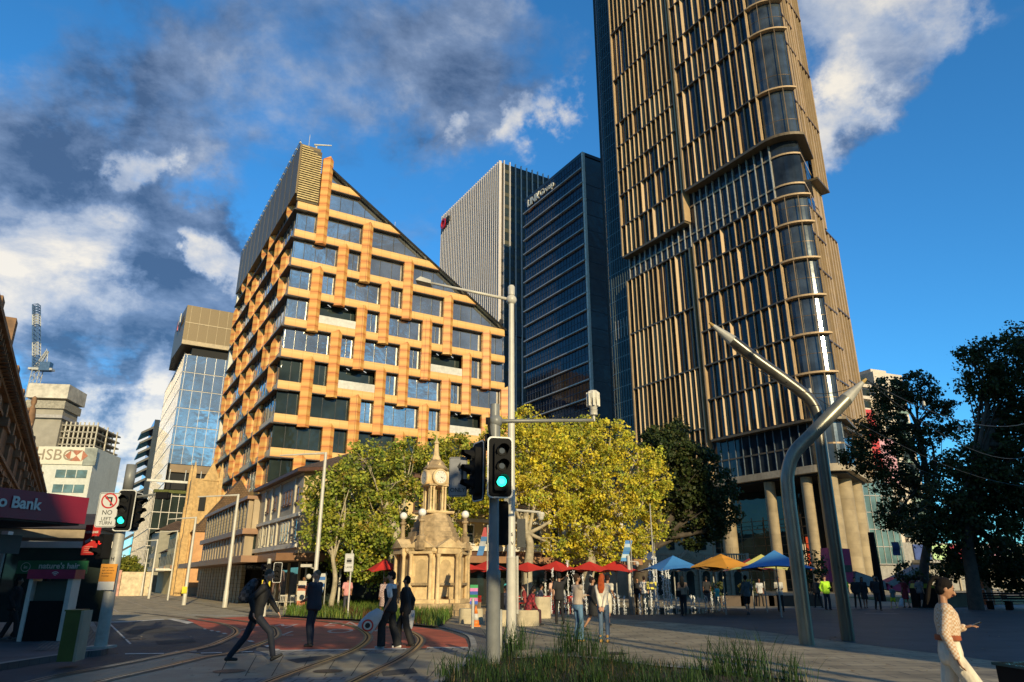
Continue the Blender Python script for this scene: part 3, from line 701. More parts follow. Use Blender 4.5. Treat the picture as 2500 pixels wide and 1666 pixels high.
# louvred plant room on top of the left side
mb = MB(); zl = 45.7
mb.box(-.35, .35, zl, 2.2, Ly+.2, 52.6)
mb.build('plant_screen', M_bronze, ob)
mb = MB()
for k in range(24):
    z = 44.9+k*.31
    x1 = min(2.35, 2.35-(z-51.0)/.55*.9 if z > 51 else 2.35)
    mb.box(-.2, -.12, z, x1, .02, z+.15)
mb.build('louvre', M_louvre, ob)
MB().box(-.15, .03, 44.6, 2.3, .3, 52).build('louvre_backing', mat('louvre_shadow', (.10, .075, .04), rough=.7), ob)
mb = MB()
for k in range(22): mb.ball((-.35, .6+k*1.65, 52.85), .16, 6, 4)
mb.tube([(-.4, .3, 52.75), (-.4, Ly, 52.75)], .05, 5); mb.tube([(-.4, .3, 53.1), (-.4, Ly, 53.1)], .025, 4)
mb.build('roof_rail', M_white, ob)
for k in range(1, 12): MB().box(-.40, .35+k*3.1, zl, -.352, .41+k*3.1, 52.6).build('screen_joint', M_frame, ob)
mb = MB(); mb.tube([(.7, .6, 52.4), (.7, .6, 54.4)], .03, 5); mb.tube([(1.6, .5, 52.0), (1.6, .5, 53.0)], .1, 6); mb.tube([(1.3, .4, 53.0), (3.4, .2, 53.5)], [.12, .08], 6); mb.build('roof_arm', M_white, ob)
for xx in (12.4, 21.0): MB().tube([(xx, .2, roofz(xx)), (xx, .2, roofz(xx)+1.1)], .025, 4).build('roof_mast', M_white, ob)
# base storeys under the bands
for j, (xa, xb) in enumerate([(0.9, 5), (5.2, 9.5), (9.7, 14), (14.2, 20), (20.2, 28.4)]):
    MB().box(xa, 1.2, 4.2, xb, 1.34, 10.3).build('window', M_dglass, ob)

# ---- podium building beside the hotel (timber coloured), on the street
pa, pb = 11.0, 57.4
pd = bld('podium_building', pa, pb, 'low tan podium building with tall slanted fins and a long bronze street awning, number 85', 'building')
M_tan = mat('tan_panel', (0.40, 0.31, 0.20), rough=0.6, var=0.18, scale=1.5, bump=0.2, stretch=(1, 1, .3))
M_tanb = blocks('tan_boards', (0.33, 0.27, 0.18), (0.29, 0.235, 0.155), (0.12, 0.095, 0.06), bw=4.0, bh=0.28, rough=.6, bump=.3, dirt=.2)
M_awn = mat('bronze_awning', (0.30, 0.16, 0.085), rough=0.5, var=0.15, scale=1.5)
PL = 21.0
MB().box(.8, 0.6, 0, 8, PL, 7.6).build('core_wall', M_dark, pd)
MB().box(-.25, 0, 7.55, 8, PL, 7.8).build('roof', M_awn, pd)
MB().box(-.35, -.1, 4.95, 1.6, PL, 5.35).build('floor_band', M_awn, pd)
MB().box(-1.9, -9.0, 2.72, .8, PL+1, 3.12).build('awning', M_awn, pd)
for k in range(15):
    y = .35+k*1.4
    if y > PL-.5: break
    mb = MB(); mb.extr([(-.05, y, 5.35), (-.05, y+.55, 5.35), (.75, y+.15, 5.35)], (0, 0, 2.2)); mb.build('fin', M_tanb if k else M_tan, pd)
    mb = MB(); mb.extr([(-.05, y, 3.12), (-.05, y+.9, 3.12), (.78, y+.12, 3.12)], (0, 0, 1.83)); mb.build('fin', M_tan, pd)
    MB().box(.02, y, 0.0, .3, y+1.12, 2.72).build('wall_panel', M_tanb, pd)
MB().box(.62, .4, 3.12, .79, PL, 4.95).build('window', M_dglass, pd)
MB().box(.62, .4, 5.35, .79, PL, 7.55).build('window', M_dglass, pd)
for k in range(5): mb = MB(); mb.box(.3+k*.9, .05, 5.35, .75+k*.9, .35, 7.55); mb.build('fin', M_tan, pd)
text('8', .62, (-.03, 1.95, 2.15), math.pi, pd, M_frame, 'street_number', roll=R(0)); text('5', .62, (-.03, 1.55, 1.75), math.pi, pd, M_frame, 'street_number')

# ---- the hotel: cream render, hipped tile roof
ha, hb = 11.8, 44.4
ht = bld('hotel_building', ha, hb, 'old cream hotel with brown tiled roof, sash windows and a brown awning', 'building')
M_cream = mat('cream_render', (0.66, 0.50, 0.235), rough=0.7, var=0.12, scale=.8, bump=.15, dirt=.25)
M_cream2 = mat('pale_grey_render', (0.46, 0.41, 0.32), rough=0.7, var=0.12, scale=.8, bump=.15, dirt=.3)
M_trim = mat('white_trim', (0.68, 0.64, 0.55), rough=.6, var=.12, dirt=.2)
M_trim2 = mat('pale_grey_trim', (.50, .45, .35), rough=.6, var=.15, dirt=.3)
M_tiles = blocks('roof_tiles', (0.20, 0.125, 0.075), (0.14, 0.085, 0.05), (0.05, 0.03, 0.02), bw=.25, bh=.2, rough=.8, axis='XZ', bump=.9, dirt=.4, msize=.03)
M_wood = mat('brown_timber', (0.10, 0.045, 0.028), rough=.6, var=.25)
HL, HS, ZE = 23.6, 13.2, 8.35
MB().prism([(0.9, 0), (HL, 0), (HL, HS), (0, HS), (0, .9)], 2.9, ZE).build('wall', [M_cream], ht)
MB().box(-.02, .95, 2.95, .0, HS, ZE).build('side_wall', M_cream2, ht)
MB().prism([(0.5, 1.2), (HL-.4, 1.2), (HL-.4, HS-.5), (0.5, HS-.5)], 0, 2.9).build('shop_wall', M_dark, ht)
ov = .55
mb = MB(); e0 = [(-ov, .6), (.6, -ov), (HL+ov, -ov), (HL+ov, HS+ov), (-ov, HS+ov)]
rz_ = 10.6; r0, r1 = (4.6, HS/2), (HL-4.6, HS/2)
V_ = [(x, y, ZE) for x, y in e0]+[(r0[0], r0[1], rz_), (r1[0], r1[1], rz_)]
mb.add(V_, [(0, 1, 5), (1, 2, 6, 5), (2, 3, 6), (3, 4, 5, 6), (4, 0, 5)]); mb.build('roof', M_tiles, ht)
MB().prism(e0, ZE-.22, ZE-.01).build('eaves', M_wood, ht)
for z, d_, h_ in ((5.45, .18, .22), (3.55, .22, .3), (8.0, .1, .12)):
    MB().prism([(0.9, -d_), (HL+d_, -d_), (HL+d_, 0.02), (0.9, .02)], z, z+h_).build('cornice', M_trim, ht)
    MB().prism([(-d_, .9), (-.005, .9), (-.005, HS), (-d_, HS)], z, z+h_).build('cornice', M_trim, ht)
def sash(parent, x, y, z, w_, h_, side=False, m_tr=None):
    """a sash window with frame, bars and sill on the front (or left side) wall"""
    fr = MB(); t = .09
    fr.box(0, -.06, 0, w_, -.002, t); fr.box(0, -.06, h_-t, w_, -.002, h_); fr.box(0, -.06, t, t, -.002, h_-t); fr.box(w_-t, -.06, t, w_, -.002, h_-t)
    fr.box(t, -.05, h_*.5-.03, w_-t, -.003, h_*.5+.03); fr.box(-.06, -.14, -.1, w_+.06, -.003, -.005)
    pn = MB(); pn.box(t, -.03, t, w_-t, -.004, h_-t)
    fo = fr.build('window', m_tr or M_trim, parent); po = pn.build('pane', M_dglass, fo)
    if side: fo.rotation_euler = (0, 0, -math.pi/2); fo.location = (x, y+w_, z)
    else: fo.location = (x, y, z)
    return fo
for k in range(8):
    x = 1.5+k*2.75
    sash(ht, x, 0, 4.0, .8, 1.3); sash(ht, x+.1, 0, 5.95, .62, 1.35, m_tr=M_wood)
    if k % 2 == 1: sash(ht, x+1.15, 0, 4.0, .8, 1.3)
for k in range(5):
    MB().box(2.7+k*5.5-.16, -.12, 3.9, 2.7+k*5.5+.16, .01, 7.9).build('pilaster', M_trim, ht)
for j, y in enumerate((1.4, 3.5, 4.3, 5.1, 7.7, 9.9, 11.7)):
    sash(ht, -.02, y, 4.0, .55, 1.3, True, M_trim2)
for j, y in enumerate((1.7, 3.6, 4.4, 5.2, 7.8, 10.0)):
    sash(ht, -.02, y, 6.4, .5, .95, True, M_wood)
for y in (2.6, 6.7, 9.0, 11.0): MB().box(-.14, y-.13, 3.8, .01, y+.13, 8.0).build('pilaster', M_trim2, ht)
# awning, columns, shop windows
MB().prism([(-1.7, -.9), (-.9, -1.9), (HL+1.5, -1.9), (HL+1.5, .3), (-.0, .3), (-.02, HS), (-1.7, HS)], 2.72, 3.14).build('awning', M_awn, ht)
MB().box(1.0, -.02, 3.0, HL, .12, 3.5).build('awning_flashing', M_wood, ht)
shopc = [(.04, .05, .05), (.13, .12, .10), (.05, .06, .05), (.09, .06, .05), (.03, .04, .05), (.11, .10, .08)]
for k in range(9):
    x = .6+k*2.6
    wo = MB().box(x+.1, 1.05, .35, x+2.1, 1.12, 2.35).build('shop_window', M_dglass, ht)
    MB().box(x+.02, 1.0, .1, x+.1, 1.14, 2.7).build('frame', M_trim if k % 3 == 0 else M_frame, wo)
    MB().box(x+.1, 1.0, 2.36, x+2.1, 1.13, 2.68).build('fascia', mat('shop_fascia_%d' % (k % 3), [(.02, .02, .03), (.12, .02, .02), (.03, .06, .05)][k % 3], rough=.5), wo)
for k, y in enumerate((1.6, 4.2, 6.8, 9.4)):
    wo = MB().box(.38, y, .3, .45, y+2.1, 2.4).build('shop_window', M_dglass, ht)
    MB().box(.3, y-.12, 0, .46, y, 2.7).build('frame', M_tan, wo)
for x in (2.0, 5.4, 8.8): MB().tube([(x, -1.5, 0), (x, -1.5, 2.72)], .06, 8).build('awning_post', M_trim, ht)
text('ROYAL', .5, (-.05, 5.5, 5.95), math.pi, ht, M_trim, 'raised_lettering', sx=.9) if False else None
text('E', .3, (3.9, 1.0-.02, 2.52), -math.pi/2, ht, M_trim, 'shop_lettering')
mb = MB(); lb = text('B', 1.0, (22.35, .95, 1.5), -math.pi/2, ht, M_trim, 'shop_lettering', bold=-.0); 
text('#', .7, (22.05, .95, 1.6), -math.pi/2, ht, M_trim, 'shop_lettering') if False else None
# hanging signs under the awning by the street
def signboard(a, b, z, w_, h_, face, c, txt, tc_, label, name='hanging_sign', ts=.2, cat='sign', roll=0):
    o = empty(name, tow(a, b, z), GA, label, cat)
    n_ = Vector((math.cos(face), math.sin(face), 0)); t = Vector((-n_.y, n_.x, 0))
    mb = MB(); cs = [(-w_/2, -h_/2), (w_/2, -h_/2), (w_/2, h_/2), (-w_/2, h_/2)]
    mb.extr([t*x+Vector((0, 0, z2))-n_*.04 for x, z2 in cs], n_*.08); mb.build('board', mat('sign_'+label[:18], c, rough=.4, var=.1), o)
    if txt: text(txt, ts, tuple(n_*.043), face, o, mat('signtext_%.2f_%.2f_%.2f' % tc_, tc_, rough=.5, var=.05), 'lettering')
    return o
signboard(10.9, 54.4, 2.52, .62, .34, -math.pi/2, (.02, .02, .025), 'IDC', (.6, .6, .6), 'small black hanging shop sign with white capitals, left of the blue one', ts=.24)
signboard(11.3, 53.3, 2.50, .62, .34, -math.pi/2, (.025, .025, .03), 'Chique', (.5, .5, .5), 'small black hanging shop sign with slanted white script beside the white capitals', ts=.16)
s_ = signboard(11.6, 52.3, 2.52, .75, .42, -math.pi/2, (.02, .03, .10), '', (.6, .6, .6), 'dark blue hanging shop sign with an orange swirl')
MB().lathe([(.12, 0), (.13, .012)], 16).xform(Matrix.Translation((.12, -.05, 0)) @ Matrix.Rotation(R(90), 4, 'X')).build('emblem', mat('orange_swirl', (.6, .15, .03), rough=.5), s_)

# ---- sandstone town hall on the plaza
ta, tb = tog(13.2, 70.5)
th = bld('town_hall', ta, tb, 'sandstone town hall with arched ground floor windows, balustrade and small pediment, behind the parasols', 'building')
M_sand = blocks('grey_sandstone', (0.36, 0.30, 0.21), (0.31, 0.26, 0.18), (0.18, 0.145, 0.10), bw=.9, bh=.4, rough=.8, bump=.25, dirt=.35, msize=.012)
M_sandp = mat('dressed_sandstone', (0.40, 0.33, 0.235), rough=.8, var=.15, scale=2, bump=.2, dirt=.35)
# built square to the camera side: local frame turned back so the front runs left to right
th.rotation_euler = (0, 0, R(4))
TW = 9.6
MB().box(0, 0, 0, TW, 5, 3.15).build('wall', M_sand, th)
MB().box(-4.5, 2.0, 0, TW-2.3, 9, 7.6).build('upper_wall', M_sandp, th)
MB().box(-.1, -.22, 3.15, TW+.15, 5, 3.42).build('cornice', M_sandp, th)
mb = MB(); mb.box(0, -.1, 3.42, TW, .1, 3.52); mb.box(0, -.1, 3.95, TW, .1, 4.08)
for k in range(40): mb.box(.12+k*.24, -.05, 3.52, .22+k*.24, .05, 3.95)
mb.build('balustrade', M_sandp, th)
for x in (0, 2.3, 4.75, 7.2, TW): MB().box(x-.14, -.13, 3.42, x+.14, .13, 4.12).build('pier_block', M_sandp, th)
mb = MB(); mb.extr([(2.5, -.3, 3.42), (4.9, -.3, 3.42), (3.7, -.3, 4.45)], (0, .5, 0)); mb.build('pediment', M_sandp, th)
mb = MB(); mb.extr([(2.95, -.33, 3.56), (4.45, -.33, 3.56), (3.7, -.33, 4.2)], (0, .02, 0)); mb.build('tympanum', mat('tympanum_relief', (.28, .24, .17), rough=.9, var=.4, scale=12, bump=1), th)
for k in range(6):
    x = .75+k*1.55; mb = MB()
    pts_ = [(x-.36, -.02, .3), (x+.36, -.02, .3), (x+.36, -.02, 2.1)]+[(x+.36*math.cos(a), -.02, 2.1+.36*math.sin(a)) for a in [R(30), R(60), R(90), R(120), R(150)]]+[(x-.36, -.02, 2.1)]
    mb.poly(pts_); wo = mb.build('arched_window', M_dglass, th)
    mb = MB(); arc = [(x+.45*math.cos(R(a)), -.06, 2.1+.45*math.sin(R(a))) for a in range(0, 181, 20)]; mb.tube(arc, .07, 6); mb.build('arch', M_sandp, wo)
    MB().box(x-.72, -.14, 0, x-.5, .0, 3.1).build('pilaster', M_sandp, th)
for k in range(7):
    x = -3.9+k*1.6; wo = MB().box(x, 1.9, 4.5, x+.6, 2.02, 6.5).build('window', M_dglass, th); MB().box(x-.12, 1.85, 6.5, x+.72, 2.0, 6.7).build('lintel', M_sandp, wo)
# ------------------------------------------------------------------ the bronze tower
TA, TV = 87.2, 58.4                              # main face plane (A), virtual corner (B)
tw = bld('office_tower', TA, TV, 'tallest dark glass tower with bronze fins, a rounded glass corner and sandstone columns', 'tower')
M_tglass = glass('tower_glass', (0.020, 0.026, 0.034), metal=0.0, rough=0.03, wob=0.03, wscale=.25, spec=0.4, var=.5)
M_cglass = glass('corner_glass', (0.07, 0.085, 0.095), metal=0.45, rough=0.12, wob=0.02, spec=0.8, var=.4)
M_core = glass('core_glass', (0.012, 0.020, 0.020), metal=0.0, rough=0.06, wob=0.03, spec=0.25, var=.4)
M_fin = mat('bronze_fin', (0.45, 0.305, 0.165), rough=0.55, metal=0.1, var=0.12, scale=.6)
M_fin2 = mat('dark_bronze', (0.15, 0.10, 0.055), rough=0.4, metal=0.4, var=0.2, scale=.6)
M_tsoff = mat('bronze_soffit', (0.13, 0.095, 0.055), rough=0.5, metal=0.2, var=0.15)
M_tcol = blocks('sandstone_column', (0.40, 0.31, 0.19), (0.34, 0.26, 0.155), (0.24, 0.18, 0.11), bw=2.0, bh=1.6, rough=.75, bump=.1, dirt=.3, msize=.01)
ph = R(18); S2 = Vector((math.cos(ph), math.sin(ph), 0))   # direction of the right-hand face
RAD = 3.85; TT = 5.0; VC = Vector((0, 2.2, 0)); T2 = 2.8
def outline(off, y1, l1):
    """plan curve from main face (0,y1) round the corner to length l1 on the right face; off = outward offset"""
    pts = [Vector((-off, y1, 0)), Vector((-off, TT, 0))]
    c_ = Vector((RAD, TT, 0)); r_ = RAD+off
    n = 9
    for k in range(1, n+1):
        a = math.pi+(math.pi/2-ph+0)*0 + k/n*(R(72)); pts.append(c_+Vector((math.cos(a), math.sin(a), 0))*r_)
    nrm = Vector((S2.y, -S2.x, 0))
    e_ = VC+S2*l1+nrm*off
    pts.append(e_); return pts
def wallstrip(pts, z0, z1, thick=.0):
    mb = MB()
    for i in range(len(pts)-1):
        p, q = pts[i], pts[i+1]; mb.quad((p.x, p.y, z0), (q.x, q.y, z0), (q.x, q.y, z1), (p.x, p.y, z1))
    return mb
def arcpts(off, n=12):
    c_ = Vector((RAD, TT, 0)); return [c_+Vector((math.cos(math.pi+k/n*R(72)), math.sin(math.pi+k/n*R(72)), 0))*(RAD+off) for k in range(n+1)]
def slab(off, y1, l1, z0, z1, back=3.0, arc=True):
    pts = outline(off, y1, l1) if arc else [Vector((-off, y1, 0)), Vector((-off, 24.2, 0))]
    inner = [Vector((back, y1, 0))]
    poly = [(p.x, p.y) for p in pts]+[(VC+S2*l1+Vector((-S2.y, S2.x, 0))*back)[:2], (back+3, TT+back+3), (back, y1)]
    return MB().prism(poly, z0, z1)
ZTOP = 152.0
SIDE = 18.0                                       # length of the right-hand face
rt2 = random.Random(11)
FIN_LEFT = [98]; REST = MB()
def fins_main(ya, yb, rows, step, depth=.62, base=0.0):
    """rows of fins on the main face between ya and yb (y measured to the left)"""
    for (z0, z1) in rows:
        MB().box(-base-.62, ya, z1-.13, -base, yb, z1+.13).build('transom', M_fin2, tw)
        n = int((yb-ya)/step); gl = MB()
        gl.box(-base-.02, ya, z0+.13, -base+.1, yb, z1-.13)
        wo = gl.build('window_band', M_tglass, tw)
        for k in range(n+1):
            y = ya+(yb-ya)*k/n
            r_ = rt2.random()
            one = MB() if FIN_LEFT[0] > 0 else REST
            if r_ < .5 or k in (0, n): t = .11; one.box(-base-depth, y-t/2, z0+.13, -base, y+t/2, z1-.13)
            elif r_ < .82:
                t = rt2.uniform(.22, .5)          # folded broad fin
                one.add([(-base, y-t, z0+.13), (-base-depth, y-t*.15, z0+.13), (-base-depth, y, z0+.13), (-base, y+.05, z0+.13), (-base, y-t, z1-.13), (-base-depth, y-t*.15, z1-.13), (-base-depth, y, z1-.13), (-base, y+.05, z1-.13)],
                        [(0, 1, 5, 4), (1, 2, 6, 5), (2, 3, 7, 6), (0, 3, 2, 1), (4, 5, 6, 7)])
            else: t = .08; one.box(-base-.35, y-t/2, z0+.13, -base, y+t/2, z1-.13)
            if one is not REST: one.build('fin', M_fin, tw); FIN_LEFT[0] -= 1
        mbl = MB(); zz_ = z0+2.9
        while zz_ < z1-1: mbl.box(-base-.05, ya, zz_-.04, -base-.021, yb, zz_+.04); zz_ += 2.95
        if mbl.v: mbl.build('window_bars', M_frame, wo)
MS = Matrix.Translation(VC) @ Matrix.Rotation(ph, 4, 'Z')
def fins_side(l0, l1, rows, step, off=0.0):
    nrm = Vector((S2.y, -S2.x, 0)); M = MS
    for (z0, z1) in rows:
        mb = MB(); mb.box(l0, -off-.02, z0, l1, -off+.1, z1); mb.xform(M); wo = mb.build('window_band', M_tglass, tw)
        mb = MB(); n = max(2, int((l1-l0)/step))
        for k in range(n+1):
            x = l0+(l1-l0)*k/n; t = rt2.choice([.12, .3, .55, .7])
            mb.add([(x, -off, z0), (x, -off-.5, z0), (x+t, -off-.5, z0), (x+t+.1, -off, z0), (x, -off, z1), (x, -off-.5, z1), (x+t, -off-.5, z1), (x+t+.1, -off, z1)],
                   [(0, 1, 5, 4), (1, 2, 6, 5), (2, 3, 7, 6), (4, 5, 6, 7), (0, 3, 2, 1)])
        mb.xform(M); mb.build('fins', M_fin, wo)
        mb = MB(); mb.box(l0, -off-.6, z1-.12, l1, -off, z1+.12); mb.xform(M); mb.build('transom', M_fin2, wo)
# solid body
body = outline(-.35, 49.0, 15.0)
MB().prism([(p.x, p.y) for p in body][::1]+[(SIDE+8, 30), (14, 49)], 16.6, ZTOP).build('core_wall', M_dark, tw)
# the fin blocks
rows_rl = [(23.3, 29.9), (29.9, 35.8), (35.8, 41.8), (41.8, 47.9), (47.9, 54.0), (54.0, 58.8)]
rows_ru = [(69.7, 78.5), (78.5, 84.6), (84.6, 90.6), (90.6, 96.7), (96.7, 102.8), (102.8, 108.4), (108.4, 117), (117, 126), (126, 138), (138, ZTOP)]
rows_ru = [(69.7, 78.5), (78.5, 90.6), (90.6, 96.7), (96.7, 102.8), (102.8, 111.5), (111.5, 120), (120, 130), (130, 140), (140, ZTOP)]
rows_ll = [(16.9, 25.5), (25.5, 36.0), (36.0, 47.05), (47.05, 58.4)]
rows_lu = [(63.8, 70.5), (70.5, 77.7), (77.7, 83.5), (83.5, 89.4), (89.4, 95.2), (95.2, 106.7), (106.7, 119.5), (119.5, 132), (132, ZTOP)]
fins_main(TT+.0, 22.2, rows_rl, 1.45, base=.55)
fins_main(TT+.0, 22.5, rows_ru, 1.45, base=1.05)
fins_main(23.6, 40.7, rows_ll, 1.22, base=.35)
fins_main(23.6, 41.0, rows_lu, 1.27, base=.9)
o = REST.build('fin', M_fin, tw); tag(o, kind='stuff')
# slot between the blocks is left dark; recessed storeys with thin mullions
for (y0_, y1_, z0, z1, b_) in ((TT, 41, 58.8, 69.7, -.2), (23, 41, 58.4, 63.8, -.2)):
    pass
rec = MB(); pr_ = outline(-.15, 41.0, 15.0)
ro = wallstrip(pr_, 58.9, 69.7).build('recess_glass', M_tglass, tw)
mb = MB()
for k in range(24):
    y = TT+k*1.55
    mb.box(-.25, y-.06, 58.9, .15, y+.06, 69.7)
mb.build('recess_mullions', mat('pale_mullion', (.42, .40, .36), rough=.4, metal=.4), ro)
for zq in (61.3, 66.8): wallstrip(outline(.12, 41.0, 15.0), zq-.15, zq+.15).build('recess_rail', M_fin, ro)
# rounded glass corner with rings
for rows, off in ((rows_rl, .55), (rows_ru, 1.05)):
    for (z0, z1) in rows:
        ap = arcpts(off-.25); g_ = wallstrip(ap, z0+.15, z1-.15).build('corner_glass', M_cglass, tw, smooth=True)
        r_ = MB(); o1, o2 = arcpts(off-.3), arcpts(off+.55)
        n_ = len(o1); vs = [(p.x, p.y, z1-.14) for p in o1]+[(p.x, p.y, z1-.14) for p in o2]+[(p.x, p.y, z1+.14) for p in o1]+[(p.x, p.y, z1+.14) for p in o2]
        fs = []
        for i in range(n_-1): fs += [(i, i+1, n_+i+1, n_+i), (2*n_+i, 3*n_+i, 3*n_+i+1, 2*n_+i+1), (n_+i, n_+i+1, 3*n_+i+1, 3*n_+i)]
        r_.add(vs, fs); r_.build('corner_ring', M_fin, g_)
        mm = MB()
        for i in (0, 4, 8, 12):
            p, q = arcpts(off-.24)[i], arcpts(off+.35)[i]; mm.tube([(q.x, q.y, z0+.1), (q.x, q.y, z1-.1)], .09, 4)
        zz_ = z0+3.0
        if z1-z0 > 4.5:
            pp = arcpts(off-.22)
            for i in range(n_-1): mm.quad((pp[i].x, pp[i].y, zz_-.04), (pp[i+1].x, pp[i+1].y, zz_-.04), (pp[i+1].x, pp[i+1].y, zz_+.04), (pp[i].x, pp[i].y, zz_+.04))
        mm.build('corner_mullions', M_fin2, g_)
# right-hand face
fins_side(T2-.3, 11.2, rows_rl, 1.2, .5); fins_side(T2-.3, 9.2, rows_ru, 1.2, 1.0)
fins_side(11.9, SIDE, [(16.9, 31.0), (31.0, 43.0), (43.0, 57.0)], 1.3, .5)
fins_side(9.9, 15.7, [(66.0, 78.0), (78.0, 90.0), (90.0, 103.0), (103, 116), (116, 130), (130, ZTOP)], 1.3, 1.1)
fins_side(T2, 15.0, [(58.8, 69.7)], .7, -.1)
# soffits of the hanging blocks
slab(1.05+.62, 22.6, 9.4, 69.25, 69.72, back=1).build('block_soffit', M_tsoff, tw)
slab(.62+.55, 22.3, 11.3, 22.95, 23.3, back=1).build('block_soffit', M_tsoff, tw)
MB().box(-.9-.62, 23.5, 63.4, 1, 41.1, 63.8).build('block_soffit', M_tsoff, tw)
mb = MB(); mb.box(9.8, -1.75, 65.6, 15.9, 3, 66.0); mb.xform(MS); mb.build('block_soffit', M_tsoff, tw)
mb = MB(); mb.box(3.6, -1.9, 21.9, 11.0, 3, 22.3); mb.xform(MS); mb.build('side_canopy', M_tsoff, tw)
for (y, z0, z1, b_) in ((22.35, 23.3, 58.9, 1.2), (22.7, 69.7, ZTOP, 1.7), (23.45, 16.9, 58.4, 1.0), (23.45, 63.8, ZTOP, 1.55), (40.85, 16.9, 58.4, 1.0), (41.1, 63.8, ZTOP, 1.55)):
    MB().box(-b_, y-.12, z0, .2, y+.12, z1).build('end_fin', M_fin, tw)
# dark curtain-wall core on the left with a rounded end
pts_ = [Vector((-.1, 40.9, 0)), Vector((-.1, 46.5, 0))]+[Vector((3.4, 46.5, 0))+Vector((-math.cos(R(a)), math.sin(R(a)), 0))*3.5 for a in range(15, 91, 15)]+[Vector((14, 50, 0))]
pts_ = pts_[::-1]
co_ = wallstrip(pts_, 0, ZTOP).build('core_glass', M_core, tw, smooth=False)
mb = MB(); k = 0; z = 4.0
while z < ZTOP:
    for i in range(len(pts_)-1): p, q = pts_[i], pts_[i+1]; mb.quad((p.x-.05, p.y+.03, z-.10), (q.x-.05, q.y+.03, z-.10), (q.x-.05, q.y+.03, z+.10), (p.x-.05, p.y+.03, z+.10))
    z += 3.05 if k % 2 else 3.05; k += 1
for y in [41.4+.75*k for k in range(8)]: mb.box(-.2, y-.04, 0, -.105, y+.04, ZTOP)
for p in pts_[1:8]: mb.tube([(p.x-.03, p.y+.03, 0), (p.x-.03, p.y+.03, ZTOP)], .07, 4)
mb.build('core_mullions', mat('grey_mullion', (.10, .13, .13), rough=.4, metal=.4), co_)
mb = MB()
for k in range(6): mb.box(-.26, 41.4+.9*k, 47.5, -.12, 41.5+.9*k, 51.5)
mb.build('core_lights', mat('pale_mullion', (.42, .40, .36)), co_)
# base: two glazed storeys, the ring beam and the sandstone columns
bo = wallstrip(outline(-.1, 23.0, SIDE), 16.9, 23.0).build('base_glass', M_tglass, tw)
mb = MB()
for k in range(13): y = TT+k*1.5; mb.box(-.05, y-.05, 16.9, .12, y+.05, 23.0)
for i in (0, 3, 6, 9, 12): p = arcpts(0.0)[i]; mb.tube([(p.x, p.y, 16.9), (p.x, p.y, 22.9)], .07, 4)
for k in range(25): p = VC+S2*(T2+k*.6); mb.tube([(p.x+.1*S2.y, p.y-.1, 16.9), (p.x+.1*S2.y, p.y-.1, 22.9)], .06, 4)
mb.build('base_mullions', mat('blue_grey_mullion', (.16, .19, .22), rough=.4, metal=.4), bo)
ap = arcpts(.02); wallstrip(ap, 17, 22.9).build('corner_glass', M_cglass, tw, smooth=True)
for zq in (19.8,): wallstrip(outline(.04, 23, SIDE), zq-.12, zq+.12).build('base_rail', M_fin2, bo)
slab(.5, 23.3, SIDE+.3, 15.9, 16.9, back=2).build('ring_beam', M_sandp, tw)
MB().prism([(p.x, p.y) for p in outline(-.4, 42.0, SIDE-1)]+[(16, 20), (12, 42)], 15.6, 15.9).build('lobby_ceiling', M_dark, tw)
MB().box(9, 8, 0, 9.4, 42, 15.6).build('lobby_wall', M_dglass, tw)
MB().prism([(6.5, 7.5), (19, 11.5), (19, 12), (6.5, 8.1)], 0, 15.6).build('lobby_wall', M_dglass, tw)
for (y, r_) in ((22.4, 1.15), (13.7, .8), (7.2, .8)):
    MB().lathe([(r_, 0), (r_, 15.9)], 24, (1.2, y)).build('column', M_tcol, tw, smooth=True, autosmooth=40)
for l, r_ in ((2.9, 1.3), (8.8, 1.45), (14.2, 1.3)):
    p = VC+S2*l+Vector((-S2.y, S2.x, 0))*1.5; MB().lathe([(r_, 0), (r_, 15.9)], 28, (p.x, p.y)).build('column', M_tcol, tw, smooth=True, autosmooth=40)
# lit lobby artwork seen between the columns and the bars of the glazing
gridb = MB()
for k in range(14): gridb.box(4.95, 9.5+k*2.3, 0, 5.05, 9.62+k*2.3, 11)
for k in range(9): gridb.box(4.95, 9.5, .4+k*1.25, 5.05, 40, .5+k*1.25)
gridb.build('lobby_screen', M_fin2, tw)
for k, c_ in enumerate([(.8, .25, .02), (.9, .5, .05), (.65, .08, .02), (.8, .62, .35)]):
    MB().box(5.6, 9.9+k*.75, 3.0+.6*(k % 2), 5.7, 10.4+k*.75, 9.5-.9*k).build('lobby_panel', mat('lit_panel_%d' % k, c_, rough=.6, emit=.55), tw)

# ------------------------------------------------------------------ LINK tower
lk_ = bld('office_tower', 92.1, 119.7, 'black glass office tower with a white LINK Group sign near its roof', 'tower')
M_lglass = glass('link_glass', (0.010, 0.014, 0.030), metal=0.0, rough=0.05, wob=0.04, wscale=.4, spec=.32, var=.6)
M_ledge = mat('grey_ledge', (.44, .40, .36), rough=.45, metal=.3, var=.15)
LB = 27.0
MB().box(0, 0, 0, 14, LB, 100.6).build('core_wall', M_dark, lk_)
for k in range(24):
    z = 101.8-(k+1)*4.15
    if z < 0: break
    wo = MB().box(-.12, .3, z+.25, 0, LB, z+4.05).build('window_band', M_lglass, lk_)
    mb = MB()
    for q in range(22): mb.box(-.19, .6+q*1.22, z+.25, -.122, .66+q*1.22, z+4.05)
    mb.box(-.21, .3, z+2.1, -.122, LB, z+2.2)
    mb.build('window_bars', mat('dark_mullion', (.05, .055, .07), rough=.4, metal=.5), wo)
    MB().box(-.75, -.1, z-.12, 0, LB+.1, z+.14).build('ledge', M_ledge, lk_)
MB().box(-.45, -.5, 0, .2, .05, 102).build('corner_fin', M_white, lk_)
MB().box(-.2, 0, 101.5, 14, LB, 102.4).build('parapet', M_frame, lk_)
